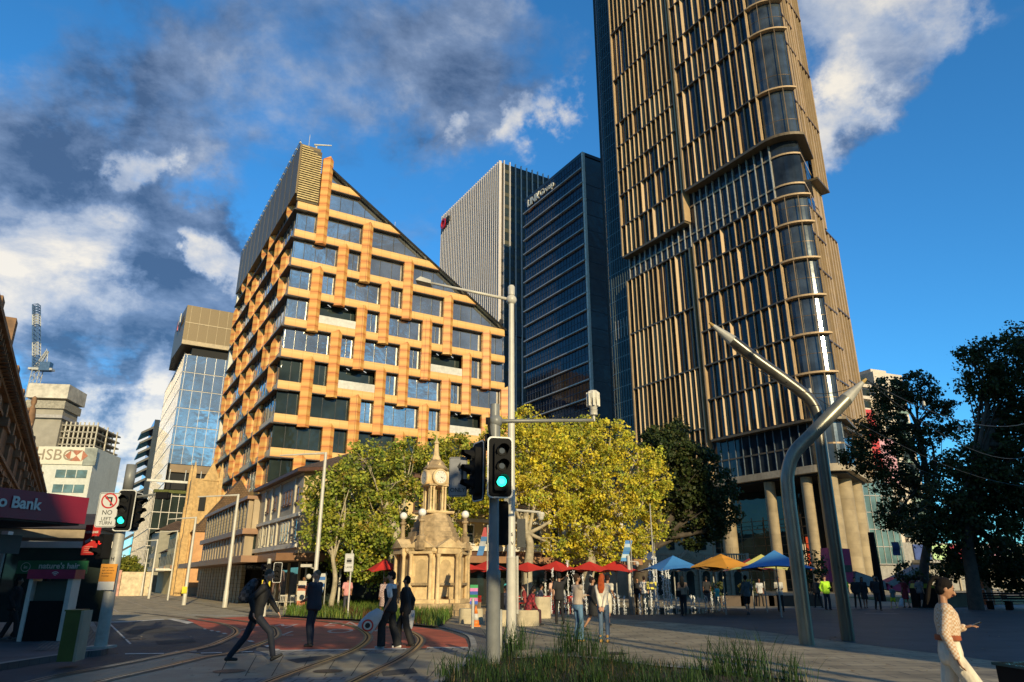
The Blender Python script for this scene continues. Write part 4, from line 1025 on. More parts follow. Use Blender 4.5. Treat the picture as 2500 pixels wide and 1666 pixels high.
wo = MB().box(.25, -.1, 0, 13.9, 0, 101).build('side_wall', M_dglass, lk_)
for k in range(23): MB().box(.25, -.16, 2+k*4.15, 13.9, -.101, 2.25+k*4.15).build('side_rail', M_frame, wo)
text('LINK', 2.9, (-.35, 22.3, 99.9), math.pi, lk_, M_white, 'sign_lettering', depth=.15, bold=.09, sx=.95)
text('Group', 2.6, (-.35, 15.6, 99.9), math.pi, lk_, M_white, 'sign_lettering', depth=.15, bold=.0, sx=.95)
mb = MB(); mb.extr([(-.3, 24.5, 97.6), (-.3, 22.0, 97.9), (-.3, 21.5, 97.5), (-.3, 24.5, 97.0)], (-.2, 0, 0)); mb.build('sign_emblem', mat('orange_swirl', (.6, .15, .03)), lk_)

# ------------------------------------------------------------------ striped tower
st = bld('office_tower', 94.9, 164.6, 'white ribbed office tower with a red emblem at its top left corner', 'tower')
M_wfin = mat('white_fin', (.60, .54, .51), rough=.4, var=.08)
SB, SZ = 42.0, 126.0
MB().box(0, 0, 0, 17.3, SB, SZ-.8).build('core_wall', mat('rib_gap', (.045, .035, .03), rough=.6), st)
for k in range(33):
    y = .4+k*SB/32.4; MB().box(-.95, y-.2, 0, -.005, y+.2, SZ).build('rib', M_wfin, st)
for k in range(9):
    x = .5+k*2.08; MB().box(x-.13, -.6, 0, x+.13, -.005, SZ).build('rib', M_wfin, st)
wo = MB().box(.3, -.09, 2, 17.2, -.006, SZ-1).build('side_glass', M_dglass, st)
mb = MB()
for k in range(30): mb.box(.3, -.16, 3+k*4.1, 17.2, -.094, 4.2+k*4.1)
mb.build('side_spandrels', mat('olive_spandrel', (.06, .055, .03), rough=.5), wo)
MB().box(-.6, -.5, 68.5, 17.3, .0, 72.8).build('plant_band', M_frame, st); MB().box(-1.0, -.5, 69.5, -.96, SB, 72.0).build('plant_band', M_frame, st)
MB().lathe([(1.9, 0), (2.0, .5), (1.2, .55), (1.2, .1)], 20).xform(Matrix.Translation((-1.2, SB-3.0, SZ-4.5)) @ Matrix.Rotation(R(-90), 4, 'Y')).build('emblem', mat('red_emblem', (.55, .02, .03), rough=.4), st)
mb = MB(); mb.box(-1.6, SB-7.4, SZ-5.4, -1.1, SB-5.4, SZ-3.2); mb.build('emblem', M_dark, st)

# ------------------------------------------------------------------ glass building on the left with the bronze top
gb = bld('office_building', 10.4, 122.0, 'pale blue mirror glass office block with a bronze mesh box on top', 'building')
M_mir = glass('mirror_glass', (.50, .56, .58), metal=.8, rough=.03, wob=.06, wscale=.5, var=.12)
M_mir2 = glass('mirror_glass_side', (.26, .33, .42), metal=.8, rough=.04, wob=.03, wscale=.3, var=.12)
GW, GLn = 12.0, 30.0
MB().box(.2, .2, 8, GW, GLn, 36.8).build('core_wall', M_dark, gb)
for k in range(6):
    z0 = 18.9+k*3.0; wo = MB().box(.0, -.05, z0, GW, .15, z0+2.95).build('window_band', M_mir, gb)
    mb = MB()
    for q in range(8): mb.box(q*1.5+.3, -.1, z0, q*1.5+.36, -.052, z0+2.95)
    mb.box(0, -.1, z0+2.86, GW, -.052, z0+2.94); mb.build('window_bars', M_ledge, wo)
wo = MB().box(-.06, 0, 13, .0, GLn, 36.9).build('side_glass', M_mir2, gb)
mb = MB()
for q in range(20): mb.box(-.1, q*1.5+.3, 13, -.062, q*1.5+.35, 36.9)
for q in range(8): mb.box(-.1, 0, 15.9+q*3, -.062, GLn, 15.98+q*3)
mb.build('window_bars', M_ledge, wo)
MB().box(.9, -.2, 36.8, GW, GLn-8, 38.2).build('recess', M_dark, gb)
bx = MB().prism([(.1, -1.0), (GW, -1.0), (GW, 17), (-.9, 17), (-1.3, 9), (-.9, -1.0)][::1], 38.2, 45.0)
bxo = bx.build('rooftop_box', M_bronze, gb)
mb = MB()
for k in range(9): mb.box(-.2+k*1.45, -1.05, 38.3, -.15+k*1.45, -1.003, 45)
mb.box(-.8, -1.06, 41.9, GW, -1.004, 42.05); mb.box(-.9, -1.08, 38.2, GW, -1.005, 38.9); mb.build('box_ribs', mat('light_bronze', (.42, .32, .19), rough=.5), bxo)
mb = MB(); mb.extr([(-1.38, 1.5, 44.2), (-1.38, 4.0, 44.2), (-1.38, 4.0, 42.6), (-1.38, 1.5, 42.6)], (-.12, 0, 0)); mb.build('roof_sign', M_white, gb)
mb = MB(); mb.extr([(-1.38, 4.3, 43.6), (-1.38, 5.6, 43.2), (-1.38, 5.2, 42.0), (-1.38, 4.3, 42.0)], (-.12, 0, 0)); mb.build('roof_sign', mat('red_emblem', (.55, .02, .03)), gb)
# underside and lower greenish storeys
MB().box(.3, -.2, 17.6, GW, GLn, 18.8).build('soffit', M_fin2, gb)
MB().box(1.5, .4, 6, GW, 8, 17.6).build('lower_glass', M_dglass, gb)
mb = MB(); mb.box(-2.8, -3.2, 15.6, GW, -2.8, 15.95)
for k in range(6): mb.tube([(.2+k*2.2, -3.0, 15.9), (.2+k*2.2, -3.0, 17.6)], .06, 4)
mb.build('canopy', M_white, gb)
MB().box(2.5, .35, 12.5, 3.6, .8, 17.6).build('pier', M_white, gb)
# second glass building below it, further along the street
g2 = bld('office_building', 9.6, 128, 'dark green glass office block leaning over the street behind the church tower', 'building')
MB().prism([(0, 0), (14, 0), (14, 34), (0, 34)], 0, 15.0).build('wall', M_dglass, g2)
mb = MB()
for k in range(6): mb.box(-.06, -.06, 1.5+k*2.6, 14, 34, 1.62+k*2.6)
for k in range(12): mb.box(.1+k*1.2, -.07, 0, .18+k*1.2, -.002, 15); mb.box(-.07, .1+k*2.8, 0, -.002, .2+k*2.8, 15)
mb.build('window_bars', M_ledge, g2)
MB().box(-.1, -.3, 15.0, 14, 2, 15.5).build('planted_roof', mat('planter_green', (.10, .11, .03), rough=.9, var=.5, scale=6), g2)
# slanted white blinds of a far building beyond the glass block
sb_ = bld('apartment_block', 9.4, 160, 'distant block with slanted dark balconies peeking out behind the mirror glass block', 'building')
MB().box(.5, 0, 0, 12, 12, 33).build('wall', M_mir2, sb_)
for k in range(14):
    z = 2.5+k*2.1; mb = MB(); mb.extr([(-1.6, 0, z), (.6, 0, z+1.4), (.6, 0, z+1.9), (-1.6, 0, z+.4)], (0, 9, 0)); mb.build('balcony', M_frame if k % 1 == 0 else M_white, sb_)

for q_, s_ in ((gb, 1.75), (sb_, 1.75)):
    q_.scale = (s_, s_, s_); q_.location = (q_.location.x*s_, q_.location.y*s_, -1.2)
# ------------------------------------------------------------------ church tower and street buildings
ch = bld('church_tower', 10.3, 84.5, 'golden sandstone church tower with buttresses and a small gabled turret behind the podium building', 'church')
M_gold = blocks('golden_sandstone', (.58, .36, .14), (.50, .30, .115), (.30, .18, .07), bw=.7, bh=.35, rough=.85, bump=.5, dirt=.4, msize=.015)
M_golds = mat('golden_dressing', (.56, .37, .16), rough=.8, var=.25, scale=3, bump=.5, dirt=.4)
M_slate = blocks('church_roof_slate', (.20, .12, .065), (.16, .095, .05), (.09, .055, .03), bw=.3, bh=.2, rough=.9, axis='XZ', bump=.6, dirt=.4, msize=.02)
MB().box(.0, 3.0, 0, 2.9, 6.0, 12.6).build('tower_wall', M_golds, ch)
for (x, y) in ((0, 3.0), (2.9, 3.0), (0, 6.0)):
    mb = MB(); mb.box(x-.35, y-.35, 0, x+.35, y+.35, 6); mb.box(x-.27, y-.27, 6, x+.27, y+.27, 9.6); mb.box(x-.2, y-.2, 9.6, x+.2, y+.2, 13.4); mb.add([(x-.2, y-.2, 13.4), (x+.2, y-.2, 13.4), (x+.2, y+.2, 13.4), (x-.2, y+.2, 13.4), (x, y, 14.6)], [(0, 1, 4), (1, 2, 4), (2, 3, 4), (3, 0, 4)])
    mb.build('buttress', M_golds, ch)
mb = MB(); mb.extr([(1.0, 2.9, 12.4), (2.8, 2.9, 12.4), (1.9, 2.9, 14.6)], (0, .4, 0)); mb.build('turret_gable', M_golds, ch)
mb = MB(); mb.box(1.85, 2.95, 14.6, 1.95, 3.05, 15.2); mb.box(1.65, 2.95, 14.85, 2.15, 3.05, 14.95); mb.build('cross', M_golds, ch)
for k in range(3): MB().box(.9+k*.0, 2.93, 3+3*k, 1.6, 2.99, 4.6+3*k).build('lancet_window', M_dark, ch)
MB().box(.6, 0.2, 0, 9, 3.0, 6.8).build('nave_wall', mat('apricot_render', (.62, .33, .15), rough=.8, var=.15, dirt=.3), ch)
mb = MB(); mb.extr([(.4, .0, 6.6), (8.6, 0, 6.6), (4.6, 0, 12.4)], (0, 3.2, 0)); mb.build('roof', M_slate, ch)
for k in range(2): MB().box(1.4+k*1.8, .12, 1.6, 1.9+k*1.8, .19, 3.6).build('lancet_window', M_dark, ch)
MB().box(.3, -.05, 0, 8, .18, .9).build('plinth', M_sandp, ch)
# a row of small shops further up the street
rsx = [(10.4, 96, 8, 7.2, (.66, .52, .26), 'cream two storey shop with a tiled hip roof and awning beyond the church'), (10.6, 105, 9, 5.2, (.50, .42, .28), 'low buff shop with a white awning further up the street'),
       (10.2, 116, 14, 8.5, (.30, .28, .22), 'olive shop building with flat roof, far end of the street row')]
for (a_, b_, ln, hh_, c_, lab) in rsx:
    r_ = bld('shop_building', a_, b_, lab, 'building')
    mm = mat('shop_render_%d' % b_, c_, rough=.75, var=.15, dirt=.3)
    MB().box(0, 0, 0, 8, ln, hh_).build('wall', mm, r_)
    mb = MB(); mb.add([(-.4, -.3, hh_), (8, -.3, hh_), (8, ln+.3, hh_), (-.4, ln+.3, hh_), (2.2, 2, hh_+1.5), (6, 2, hh_+1.5), (6, ln-2, hh_+1.5), (2.2, ln-2, hh_+1.5)], [(0, 1, 5, 4), (1, 2, 6, 5), (2, 3, 7, 6), (3, 0, 4, 7), (4, 5, 6, 7)]); mb.build('roof', M_tiles, r_)
    MB().box(-1.8, -.2, 2.7, 0, ln, 2.95).build('awning', M_trim, r_)
    for k in range(int(ln/1.6)):
        wo = MB().box(-.05, .5+k*1.6, 3.5, 0, 1.2+k*1.6, 4.7).build('window', M_dglass, r_)
        if hh_ > 6: MB().box(-.05, .5+k*1.6, 5.4, 0, 1.2+k*1.6, 6.5).build('window', M_dglass, r_)
    for k in range(3): MB().box(.5+k*2.3, -.05, 3.4, 1.4+k*2.3, 0, 4.7).build('window', M_dglass, r_)
    mb = MB(); mb.box(-.3, -.4, 2.95, 4, 0, 3.3); mb.build('side_awning', M_awn, r_)
# building site hoarding and gate wall closing the far street
hw = empty('site_hoarding', tow(-7, 92), GA, 'pink and cream site hoarding across the far end of the street', 'hoarding')
for k in range(5):
    MB().box(k*3.0, 0, 0, k*3.0+2.94, .15, 2.5+.2*(k % 2)).build('panel', mat('hoarding_%d' % (k % 3), [(.55, .30, .24), (.62, .50, .34), (.50, .36, .28)][k % 3], rough=.8, var=.3, scale=2), hw)

# ------------------------------------------------------------------ HSBC building, frame under construction and crane
hx = P(203, 1135, 150); hs = empty('bank_building', (P(100, 1135, 150).x, 150, 0), R(8), 'white office building with HSBC lettering and a red hexagon emblem, seen over the left awning', 'building')
M_wp = mat('white_cladding', (.60, .60, .54), rough=.5, var=.1, dirt=.15)
zT = P(150, 1090, 150).z; sc_ = mpp(150, 25)
W_ = 118*sc_
MB().box(0, 0, 0, W_, 14, zT).build('wall', M_wp, hs)
MB().box(-1, -.3, zT-3.8, W_*.80, 0, zT-.1).build('sign_panel', mat('sign_cream', (.66, .62, .50), rough=.5, var=.06), hs)
text('HSBC', 3.3, (W_*.22, -.34, zT-1.9), -math.pi/2, hs, mat('bronze_letter', (.30, .24, .17), rough=.5), 'sign_lettering', depth=.05)
mb = MB(); cx_, cz_, hh_ = W_*.66, zT-1.9, 1.15
for s_ in (-1, 1):
    mb.poly([(cx_+s_*2.3, -.36, cz_), (cx_+s_*1.15, -.36, cz_+hh_), (cx_+s_*1.15, -.36, cz_-hh_)])
    mb.poly([(cx_-1.15, -.36, cz_+s_*hh_), (cx_+1.15, -.36, cz_+s_*hh_), (cx_, -.36, cz_)])
mb.build('sign_emblem', mat('faded_red', (.42, .16, .09), rough=.5), hs)
for r_ in range(7):
    z = zT-6.6-r_*3.1
    if z < 1: break
    wo = MB().box(W_*.32, -.12, z, W_*.92, 0, z+1.7).build('window', glass('hsbc_glass', (.16, .22, .19), metal=.3), hs)
    mb = MB()
    for q in (1, 2): mb.box(W_*(.32+.2*q)-.08, -.2, z, W_*(.32+.2*q)+.08, -.125, z+1.7)
    mb.build('window_bars', M_wp, wo)
MB().box(W_*.80, -.25, zT-3.9, W_*1.05, 0, zT-.2).build('balcony_stack', mat('grey_balcony', (.25, .27, .24), rough=.6, var=.4, scale=.6), hs)
cs_ = empty('unfinished_tower', (P(110, 1000, 190).x, 190, 0), R(8), 'concrete tower under construction with an open slab frame and a formwork crown', 'building')
s2 = mpp(190, 40); zc = P(100, 940, 190).z
M_conc = mat('raw_concrete', (.33, .30, .25), rough=.85, var=.15, scale=.4, bump=.3, dirt=.3)
MB().box(-3, 0, 0, 42*s2, 9, zc-5).build('core_wall', M_conc, cs_)
MB().box(-5, -1.2, zc-4, 50*s2, 10, zc).build('formwork', mat('formwork', (.55, .50, .42), rough=.7, var=.3, scale=.5), cs_)
MB().box(-5, -.9, zc-9.5, 46*s2, 9.5, zc-8.6).build('work_deck', M_ledge, cs_); MB().box(-5, -.7, zc-6.8, 46*s2, 9.5, zc-4.6).build('screen', mat('mesh_screen', (.33, .30, .24), rough=.8, var=.3, scale=2), cs_)
MB().box(46*s2, 2, zc-13.6, 60*s2, 8, zc-12.2).build('landing', M_ledge, cs_)
x0f, x1f = 30*s2, 124*s2; zf1 = P(180, 1035, 190).z; zf0 = P(180, 1130, 190).z
for k in range(7):
    z = zf0+(zf1-zf0)*k/6; MB().box(x0f, 1, z-.18, x1f, 18, z+.18).build('floor_slab', M_conc, cs_)
for k in range(10):
    x = x0f+(x1f-x0f)*k/9
    for y in (1.2, 8, 15): MB().tube([(x, y, 0), (x, y, zf1+1)], .22, 5).build('column', mat('pale_prop', (.55, .5, .4), rough=.7), cs_)
MB().box(x0f, 12, 0, x1f, 17.5, zf0).build('lower_wall', M_conc, cs_)
cr = empty('tower_crane', (P(95, 900, 190).x-.5, 196, 0), R(8), 'white and blue luffing tower crane standing above the concrete core', 'crane')
M_cw = mat('crane_white', (.45, .45, .43), rough=.5); M_cb = mat('crane_blue', (.05, .11, .22), rough=.5)
def lattice(p0, p1, w0, w1, n, rad=.12):
    mb = MB(); p0 = Vector(p0); p1 = Vector(p1); t = (p1-p0).normalized(); a = t.cross(Vector((0, 1, 0))).normalized(); b = t.cross(a); pr = None
    for k in range(n+1):
        f = k/n; c_ = p0.lerp(p1, f); w_ = w0+(w1-w0)*f; q = [c_+a*w_*sx+b*w_*sy for sx, sy in ((-1, -1), (1, -1), (1, 1), (-1, 1))]
        if pr:
            for i in range(4): mb.tube([pr[i], q[i]], rad, 4, False); mb.tube([pr[i], q[(i+1) % 4]], rad*.6, 4, False)
        for i in range(4): mb.tube([q[i], q[(i+1) % 4]], rad*.6, 4, False)
        pr = q
    return mb
def cz(u, v): q = P(u, v, 196); w = Matrix.Rotation(-R(8), 4, 'Z') @ (q-Vector(cr.location)); return w
lattice((cz(80, 905).x, 0, 0), cz(92, 905), 1.0, 1.0, 30).build('mast', M_cw, cr)
for i, (va, vb, m_) in enumerate([(895, 845, M_cb), (845, 770, M_cw), (770, 745, M_cb)]):
    pass
segs = [(900, 870, M_cb), (870, 838, M_cw), (838, 795, M_cb), (795, 770, M_cw), (770, 745, M_cb)]
for (va, vb, m_) in segs: lattice(cz(89, va), cz(89, vb), .75, .75, 4, .16).build('jib', m_, cr)
lattice(cz(88, 900), cz(116, 858), .5, .3, 7, .13).build('back_frame', M_cw, cr); mb = MB(); mb.tube([cz(117, 858), cz(113, 898)], .14, 4); mb.tube([cz(114, 852), cz(115, 866)], .1, 4); mb.build('tie_bar', M_cw, cr)
q = cz(112, 896); MB().box(q.x-1.4, q.y-1, q.z-1.3, q.x+1.4, q.y+1, q.z+1.3).build('counterweight', M_cb, cr)
q = cz(98, 902); MB().box(q.x-2.8, q.y-1, q.z-.35, q.x+3.6, q.y+1, q.z+.25).build('deck', M_cw, cr)

# ------------------------------------------------------------------ apartment block on the right behind the trees, and colourful low building
ap_ = empty('apartment_tower', (P(2095, 1000, 170).x, 170, 0), R(22), 'cream apartment tower with balconies behind the right-hand trees', 'building')
M_apt = mat('apartment_cream', (.62, .53, .44), rough=.7, var=.12, dirt=.2)
s3 = mpp(170, 50); zA = P(2200, 905, 170).z; Wd = 150*s3
MB().box(0, 0, 0, Wd*.55, 16, zA-6).build('wall', M_apt, ap_); MB().box(Wd*.35, -1.5, 0, Wd, 16, zA).build('wall', M_apt, ap_)
MB().box(Wd*.5, 1, zA, Wd*.85, 12, zA+1.6).build('roof_plant', M_apt, ap_)
for k in range(16):
    z = zA-3.4-k*3.1
    if z < 3: break
    for (xa, xb, yy) in ((.04, .3, -.02), (.42, .60, -1.52), (.70, .95, -1.52)):
        wo = MB().box(Wd*xa, yy-.05, z, Wd*xb, yy, z+1.9).build('window', M_dglass, ap_)
        MB().box(Wd*xa, yy-1.0, z-.9, Wd*xb, yy-.06, z-.1).build('balcony', M_apt if xa != .70 else mat('green_glass_rail', (.22, .30, .25), rough=.2), ap_)
lb_ = empty('shop_building', (P(2120, 1380, 118).x, 118, 0), R(14), 'shopping building with a pale green glass front and red and pink panels behind the columns', 'building')
MB().box(0, 0, 0, 34, 10, 7.5).build('wall', mat('shop_grey', (.30, .28, .25), rough=.8), lb_)
g_ = MB().box(-.5, -.4, 4.0, 6.8, 0, 19.0).build('glass_front', glass('green_glass', (.16, .24, .22), metal=.35, rough=.12), lb_)
mb = MB()
for k in range(7): mb.box(-.4+k*1.15, -.5, 4, -.32+k*1.15, -.405, 19)
for k in range(6): mb.box(-.5, -.5, 4+k*2.7, 6.8, -.405, 4.12+k*2.7)
mb.build('window_bars', M_ledge, g_)
MB().box(-1.6, -.6, 19.0, 5.5, 1.5, 29.5).build('red_panel', mat('red_cladding', (.50, .04, .045), rough=.6, var=.2), lb_); MB().box(5.5, -.5, 17, 8.5, 1.5, 24.5).build('pink_panel', mat('pink_cladding', (.58, .30, .36), rough=.6), lb_)
for k, c_ in enumerate([(.04, .07, .22), (.42, .58, .28), (.55, .06, .10), (.55, .55, .58), (.50, .25, .35), (.35, .45, .42)]):
    MB().box(9+k*3.6, -.3, 4.8, 12.2+k*3.6, 0, 7.2).build('shop_sign', mat('shopcolor_%d' % k, c_, rough=.5), lb_)
for k in range(9): MB().box(9+k*2.8, -2.6, 0, 9.25+k*2.8, -2.3, 4.5).build('awning_post', M_sandp, lb_)
MB().box(8.5, -2.8, 4.3, 33, 0, 4.7).build('awning', M_ledge, lb_)

# ------------------------------------------------------------------ old bank on the left with deep cornices
M_brown = blocks('brown_stone', (.27, .145, .07), (.22, .12, .055), (.10, .055, .03), bw=.8, bh=.4, rough=.8, bump=.4, dirt=.45, msize=.012)
M_brownp = mat('carved_brown_stone', (.27, .15, .075), rough=.75, var=.3, scale=2.5, bump=.6, dirt=.5)
oa = -4.6
zc0 = 12.6
ok = bld('heritage_building', oa, 22, 'old brown stone building with heavy carved cornices and a parapet statue', 'building')
ZC = zc0
LO = 78.0
MB().box(-12, 0, 3.6, 0, LO, ZC-1.3).build('wall', M_brown, ok)
for (z, d_, h_) in ((ZC-1.3, .75, .22), (ZC-1.55, .5, .25), (ZC-1.8, .25, .25), (ZC-2.6, .12, .18), (ZC-4.6, .35, .2), (ZC-4.85, .18, .25), (ZC-8.4, .3, .2)):
    MB().box(.0, 0, z, d_, LO, z+h_).build('cornice', M_brownp, ok)
mb = MB(); mb.box(-.2, 0, ZC-1.08, .12, LO, ZC-.9); mb.box(-.2, 0, ZC-.25, .14, LO, ZC-.08)
for k in range(160): mb.box(-.1, .2+k*.48, ZC-.9, .05, .42+k*.48, ZC-.25)
mb.build('balustrade', M_brownp, ok)
for k in range(13):
    y = 1.0+k*5.9
    MB().box(-.3, y-.45, ZC-1.08, .3, y+.45, ZC+.35+(.9 if k == 3 else 0)).build('parapet_pier', M_brownp, ok)
    MB().box(-.2, y-.4, 3.6, .22, y+.4, ZC-1.8).build('pilaster', M_brownp, ok)
    MB().box(-.1, y-.55, ZC-3.1, .4, y+.55, ZC-2.6).build('capital', M_brownp, ok)
    for q in range(8): MB().box(.25, y+.2+q*.72, ZC-1.62, .62, y+.42+q*.72, ZC-1.32).build('bracket', M_brownp, ok) if k < 9 else None
    for j, zz_ in enumerate((ZC-7.6, ZC-4.2)):
        pass
    for q in (1.5, 3.4):
        wo = MB().box(-.1, y+q, ZC-7.6, .04, y+q+1.1, ZC-5.2).build('window', M_dglass, ok)
        MB().box(.0, y+q-.2, ZC-5.2, .35, y+q+1.3, ZC-4.95).build('hood', M_brownp, wo); MB().box(0, y+q-.18, ZC-7.6, .14, y+q, ZC-5.2).build('jamb', M_brownp, wo)
mb = MB(); yy = 44.5; mb.lathe([(.45, ZC), (.3, ZC+.4), (.34, ZC+1.2), (.26, ZC+1.9), (.12, ZC+2.2), (.22, ZC+2.5), (.15, ZC+2.9), (.02, ZC+3.0)], 10, (-.1, yy)); 
yst, zst = onA(95, 1000, oa); 
mb.build('statue', M_brownp, ok, smooth=True)
ok.children[-1].location = (0, (yst-22)-yy, zst-ZC-3.0) if False else (0, 0, 0)
# ------------------------------------------------------------------ monument clock
mc = P(1055, 1400, 38.0); MZ = .57
mo = empty('clock_monument', (mc.x, 38, 0), GA, 'sandstone clock monument with gabled niches, columns, globe lamps and a slender spire', 'monument')
M_ms = mat('weathered_sandstone', (.68, .50, .27), rough=.85, var=.28, scale=2.6, bump=.3, bscale=22, dirt=.65)
M_msd = mat('dark_weathered_sandstone', (.40, .29, .165), rough=.9, var=.4, scale=3.2, bump=.35, bscale=22, dirt=.75)
def mz(v): return P(1055, v, 38).z
k8 = math.pi/8
def octo(prof, m_, name, parent=mo, n=8, a0=k8, sm=False): return MB().lathe([(r/math.cos(math.pi/n), z) for r, z in prof], n, (0, 0), a0).build(name, m_, parent, smooth=sm)
octo([(2.7, 0), (2.7, .28), (2.35, .285), (2.35, MZ)], M_msd, 'steps')
z0, z1, z2 = MZ, mz(1355), mz(1341); z3 = mz(1323)
octo([(1.55, z0), (1.55, z2)], M_ms, 'base')
octo([(1.78, z0), (1.78, z0+.16), (1.68, z0+.2)], M_ms, 'plinth')
octo([(1.72, z1+.02), (1.80, z1+.12), (1.80, z2)], M_ms, 'entablature')
for k in range(8):
    a = k*math.pi/4-math.pi/2; n_ = Vector((math.cos(a), math.sin(a), 0)); t = Vector((-n_.y, n_.x, 0)); w_ = .62
    big = k % 2 == 0
    d0 = 1.95 if big else 1.8
    def q(x, d, z): return n_*d+t*x+Vector((0, 0, z))
    mb = MB(); mb.extr([q(-w_-.08, d0+.08, z2), q(w_+.08, d0+.08, z2), q(0, d0+.08, z3+.08)], -n_*.9); mb.build('gable', M_ms, mo)
    mb = MB(); mb.extr([q(-w_, d0, z1), q(w_, d0, z1), q(w_, d0, z2), q(-w_, d0, z2)], -n_*.5); mb.build('lintel', M_ms, mo)
    for s_ in (-1, 1):
        c_ = q(s_*(w_-.10), d0-.14, 0)
        MB().lathe([(.13, z0), (.13, z0+.12), (.10, z0+.16), (.085, z1-.14), (.13, z1-.05), (.13, z1)], 10, (c_.x, c_.y)).build('column', M_ms, mo, smooth=True, autosmooth=50)
    mb = MB(); aw = .30; zz1 = z0+.95
    mb.poly([q(-aw, 1.565, zz1), q(aw, 1.565, zz1), q(aw, 1.565, z1-.55)]+[q(aw*math.cos(R(g)), 1.565, z1-.55+aw*math.sin(R(g))) for g in (30, 60, 90, 120, 150)]+[q(-aw, 1.565, z1-.55)])
    mb.build('niche', mat('niche_stone', (.50, .36, .19), rough=.85, var=.2, scale=3, bump=.4), mo)
    mb = MB(); mb.extr([q(-aw-.12, 1.62, zz1-.12), q(aw+.12, 1.62, zz1-.12), q(aw+.12, 1.62, zz1), q(-aw-.12, 1.62, zz1)], n_*.16); mb.build('basin', M_msd, mo)
a = -math.pi/2; MB().box(-.14, -1.72, z0+.1, .14, -1.60, z0+.32).build('plaque', mat('bronze_plaque', (.10, .05, .02), rough=.4, metal=.6), mo)
# stepped dome
zs = [mz(v) for v in (1325, 1312, 1300, 1288, 1276, 1268, 1262, 1256, 1250)]
rs = [1.35, 1.22, 1.10, .98, .88, .82, .78, .74, .70]
prof = []
for i in range(len(zs)-1): prof += [(rs[i], zs[i]), (rs[i]-.02, zs[i+1]-.02), (rs[i+1]+.02, zs[i+1])]
octo([(1.5, z2-.05)]+prof+[(.70, mz(1250))], M_msd, 'stepped_dome')
octo([(.76, mz(1256)), (.80, mz(1253)), (.80, mz(1250)), (.55, mz(1249))], M_ms, 'lantern_base', n=4, a0=math.pi/4)
zl0, zl1 = mz(1250), mz(1189)
for sx in (-1, 1):
    for sy in (-1, 1):
        for (dx, dy) in ((0, 0), (-.17*sx, 0), (0, -.17*sy)):
            MB().lathe([(.085, zl0), (.085, zl0+.08), (.062, zl0+.11), (.055, zl1-.1), (.085, zl1-.04), (.085, zl1)], 8, (.42*sx+dx, .42*sy+dy)).build('lantern_column', M_ms, mo, smooth=True, autosmooth=50)
MB().lathe([(.10, zl0), (.10, zl1)], 8).build('lantern_core', M_msd, mo)
octo([(.58, zl1), (.62, zl1+.08), (.56, zl1+.1)], M_ms, 'lantern_cap', n=4, a0=math.pi/4)
zc_ = (mz(1189)+mz(1148))/2; rr = .43
MB().lathe([(.50, mz(1187)), (.60, mz(1180)), (.63, zc_), (.60, mz(1154)), (.52, mz(1148))], 16, (0, 0)).build('clock_block', M_ms, mo, smooth=True, autosmooth=30)
M_dial = mat('clock_dial', (.72, .68, .58), rough=.4, var=.03); M_hand = mat('clock_hand', (.01, .01, .01), rough=.4)
for k in range(4):
    a = k*math.pi/2-math.pi/2; Mx = Matrix.Rotation(a+math.pi/2, 4, 'Z') @ Matrix.Translation((0, 0, zc_)) @ Matrix.Rotation(R(90), 4, 'X')
    mb = MB(); mb.lathe([(rr, .45), (rr, .66), (rr-.07, .69), (rr-.09, .665)], 28); mb.xform(Mx); so_ = mb.build('clock_surround', M_ms, mo, smooth=True, autosmooth=35)
    mb = MB(); mb.lathe([(rr-.10, .60), (rr-.10, .672)], 28); mb.xform(Mx); fo = mb.build('clock_face', M_dial, mo)
    mb = MB()
    for h in range(12):
        g = R(h*30); mb.add([(math.sin(g)*.22-.012, math.cos(g)*.22, .676), (math.sin(g)*.22+.012, math.cos(g)*.22, .676), (math.sin(g)*.29+.012, math.cos(g)*.29, .676), (math.sin(g)*.29-.012, math.cos(g)*.29, .676)], [(0, 1, 2, 3)])
    for ang, ln, w_ in ((127, .15, .03), (105, .26, .02)):
        g = R(ang); d = Vector((math.sin(g), math.cos(g), 0)); e_ = Vector((d.y, -d.x, 0))*w_/2
        mb.poly([tuple(Vector((0, 0, .678))-e_), tuple(Vector((0, 0, .678))+e_), tuple(d*ln+e_*.3+Vector((0, 0, .678))), tuple(d*ln-e_*.3+Vector((0, 0, .678)))])
    mb.xform(Mx); mb.build('clock_hands', M_hand, fo)
octo([(.60, mz(1149)), (.64, mz(1146)), (.48, mz(1138)), (.36, mz(1128)), (.26, mz(1124))], M_msd, 'clock_roof')
for k in range(4):
    a = k*math.pi/2-math.pi/2; n_ = Vector((math.cos(a), math.sin(a), 0)); t = Vector((-n_.y, n_.x, 0))
    mb = MB(); mb.extr([n_*.5+t*-.13+Vector((0, 0, mz(1143))), n_*.5+t*.13+Vector((0, 0, mz(1143))), n_*.5+Vector((0, 0, mz(1130)))], -n_*.25); mb.build('roof_gable', M_ms, mo)
octo([(.22, mz(1126)), (.24, mz(1121)), (.15, mz(1112)), (.10, mz(1085)), (.15, mz(1083)), (.12, mz(1080)), (.05, mz(1076)), (.02, mz(1066)), (.01, mz(1060))], M_ms, 'spire')
M_globe = mat('white_globe', (.85, .83, .78), rough=.25, var=.02)
